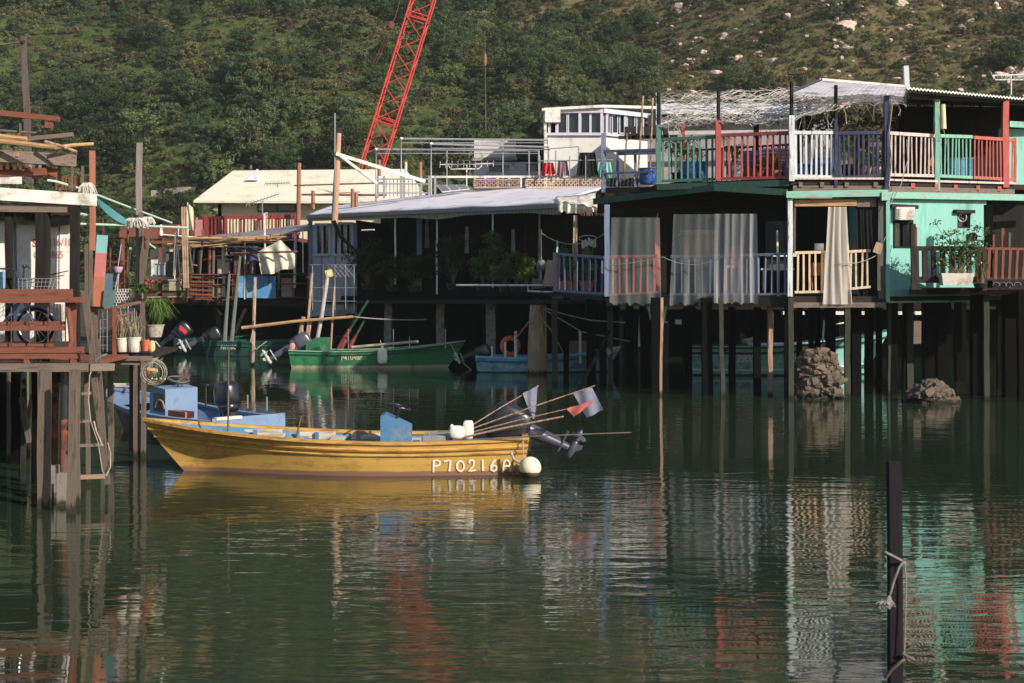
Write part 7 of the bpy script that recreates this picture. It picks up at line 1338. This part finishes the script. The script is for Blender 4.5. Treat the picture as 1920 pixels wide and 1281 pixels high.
RK = thing('rust_frame', 'rusty ladder-like frame standing over the walkway', 'frame', tuple(P(222, 575, 23))); m = MB(); [m.tube([P(x_, 580, 23), P(x_ + 2, t_, 23)], .018, 6) for x_, t_ in ((205, 452), (238, 430))]; [m.tube([P(205, y_ + 2, 23), P(239, y_, 23)], .016, 6) for y_ in (446, 490, 531, 560)]; m.tube([P(193, 440, 23), P(193, 414, 23)], .014, 5); m.build('frame', rust, RK)
m = MB(); m.lathe([(.05, 0), (.075, .05), (.085, .09), (.07, .09), (.05, .03)], P(221, 511, 22.8), 14); m.tube([P(221, 501, 22.8), P(228, 452, 22.9)], .006, 4); m.tube([P(222, 511, 22.8), P(216, 540, 22.8)], .008, 4); m.tube([P(223, 511, 22.8), P(220, 542, 22.8)], .008, 4); solo(m, 'lilac_colander', M('lilac_plastic', C(196, 164, 204), .5), 'lilac plastic bowl hanging in the rusty frame', 'bowl', None, True)
m = MB()
for i in range(7):
    for j in range(6): m.torus(P(218 + j * 5 + (i % 2) * 2.5, 545 + i * 5, 22.9), .026, .004, (0, 1, 0), 6, 4)
solo(m, 'wire_netting', white_p, 'white ring netting hung behind the walkway', 'net')
m = MB(); m.tube([P(246, 466, 23), P(242, 500, 23), P(238, 550, 23)], .008, 5); m.box(P(246, 466, 23), (.05, .04, .04)); solo(m, 'brush', M('mint_plastic', C(120, 190, 176), .5), 'mint long-handled brush hanging from the rusty frame', 'brush')
# pale green poles, mop heads and netting canopy
gp = M('pale_green_pole', C(168, 202, 180), .5, .12, 3, HG)
for pts, r_, lb in (((P(88, 338, 20.9), P(104, 340, 21), P(152, 354, 21.5), P(240, 388, 23), P(322, 418, 24.5)), .018, 'long pale green pole slanting down from the near left roof'), ((P(150, 420, 21.5), P(250, 423, 22.8), P(352, 427, 24.4)), .018, 'level pale green pole under the slanting one'), ((P(150, 401, 21.4), P(178, 406, 21.9)), .02, 'short pale green pole stub by the orange-brown post'), ((P(276, 455, 23), P(292, 466, 23)), .014, 'short pale green stick near the shelter')): m = MB(); m.tube(pts, r_, 7); solo(m, 'green_pole', gp, lb, 'pole', None, True)
q = [P(181, 370, 21.5), P(243, 416, 22.7), P(238, 422, 22.6), P(186, 384, 21.7)]; m = MB(); m.grid(lambda u, v: q[0].lerp(q[1], u).lerp(q[3].lerp(q[2], u), v) - V(0, .05 * v, .05 * math.sin(u * 3.14) * v), 14, 6); solo(m, 'netting_canopy', M('teal_netting', C(70, 160, 168), .7, .12, 5, leaf=.2), 'strip of teal netting stretched from the roof corner to the grey pole', 'netting', None, 'all')
def mop(px, py, Y, w, h_, lb):
    m = MB(); c = P(px, py, Y)
    for i in range(90): a_ = rnd.uniform(0, 6.28); r = rnd.uniform(.2, 1) * w / 2; p = c + V(r * math.cos(a_) * .6, r * math.sin(a_) * .4, h_ * .5); m.tube([p, p + V(math.cos(a_) * r * .6, -.02, -h_ * .3), p + V(math.cos(a_) * r * .9 + rnd.uniform(-.02, .02), rnd.uniform(-.03, .03), -h_ * rnd.uniform(.7, 1.1))], .007, 4)
    return solo(m, 'string_mop', M('grey_white_string', C(206, 198, 190), .9, .15), lb, 'mop')
mop(254, 418, 22.6, .30, .15, 'shaggy white mop head tied on the tall grey pole'); mop(277, 414, 22.9, .18, .12, 'smaller greyish mop head to the right of the tall pole'); mop(164, 354, 21.2, .19, .17, 'bundle of pale strings draped over the roof corner')
m = MB(); m.lathe([(.03, 0), (.035, .06), (.02, .10), (.022, .13), (.03, .16), (.02, .19)], P(302, 442, 25), 10); solo(m, 'white_bottle', white_p, 'little white bottle on a post before the shelter', 'bottle', None, True)
# landing net hung at the walkway end
LN = thing('landing_net', 'round wire landing net with scraps of red, hung below the walkway end', 'net', tuple(P(290, 700, 22.6))); m = MB(); c = P(288, 698, 22.4)
for i in range(7): a_ = -.9 + i * .3; m.torus(c + V(0, a_ * .08, 0), .21 * math.cos(a_ * .8), .0035 if i not in (0, 6) else .006, (0, 1, .1), 26, 4)
for i in range(16): a_ = i * math.pi / 8; m.tube([c + V(.2 * math.cos(a_), -.05, .2 * math.sin(a_)), c + V(.1 * math.cos(a_), .06, .1 * math.sin(a_)), c + V(0, .09, 0)], .0025, 4)
m.build('wire_mesh', M('grey_wire', C(170, 160, 140), .6), LN); m = MB(); m.leaves(P(278, 700, 22.3), (.03, .03, .05), 14, .05); m.build('red_scrap', M('red_scrap_cloth', C(206, 50, 46), .8), LN); m = MB(); [m.tube([P(276, 690 + i * 2, 22.3), P(296, 693 + i * 2, 22.3)], .008, 4) for i in range(3)]; [m.ball(P(285 + i * 8, 710 + (i % 2), 22.3), (.02, .02, .015), 1, 6, 4) for i in range(4)]; m.build('bait_scraps', M('straw_scraps', C(206, 180, 110), .8), LN)

# ---------------------------------------------------------------- dark mooring post close to the camera
FP = thing('mooring_post', 'dark square mooring post standing alone in the water, a rope knotted round it', 'post', (PX(1680, 8.0), 8.0, 0))
m = MB(); m.bar(V(PX(1684, 8), 8, -1), P(1676, 866, 8.0), .072, .072, .070, 8, .002); m.build('timber', M('violet_black_timber', C(30, 26, 32), .8, .3, 4, VG, bump=.006), FP)
m = MB(); Yp = 7.93
m.tube([P(1660, 1036, Yp), P(1668, 1040, Yp - .01), P(1684, 1048, Yp - .02), P(1697, 1056, Yp + .02), P(1697, 1060, 8.1), P(1680, 1050, 8.12), P(1662, 1040, 8.06), P(1660, 1036, Yp)], .0075, 7); m.tube([P(1695, 1052, Yp - .02), P(1686, 1064, Yp - .03), P(1676, 1090, Yp - .03), P(1669, 1115, Yp - .03)], .0065, 7); m.tube([P(1696, 1056, Yp), P(1699, 1090, Yp), P(1698, 1150, Yp), P(1695, 1230, Yp)], .004, 6); m.build('rope', M('greyed_rope', C(138, 130, 122), .9, .25, 20), FP, True)
m = MB(); c = P(1668, 1116, Yp - .03)
for i in range(130): a_ = rnd.uniform(0, 6.28); m.tube([c, c + V(math.cos(a_) * .02 - .01, math.sin(a_) * .02, -.03), c + V(math.cos(a_) * rnd.uniform(.01, .055) - .02, math.sin(a_) * .04, -rnd.uniform(.04, .075))], .0036, 4)
m.build('frayed_end', M('greyed_rope', C(138, 130, 122)), FP); m = MB(); m.tube([P(1660, 1272, Yp), P(1672, 1256, Yp - .02), P(1690, 1240, Yp - .02), P(1700, 1234, Yp + .04), P(1694, 1226, Yp), P(1714, 1238, Yp)], .009, 7); m.build('lower_rope', M('dark_wet_rope', C(96, 88, 78), .8, .3, 20), FP, True)
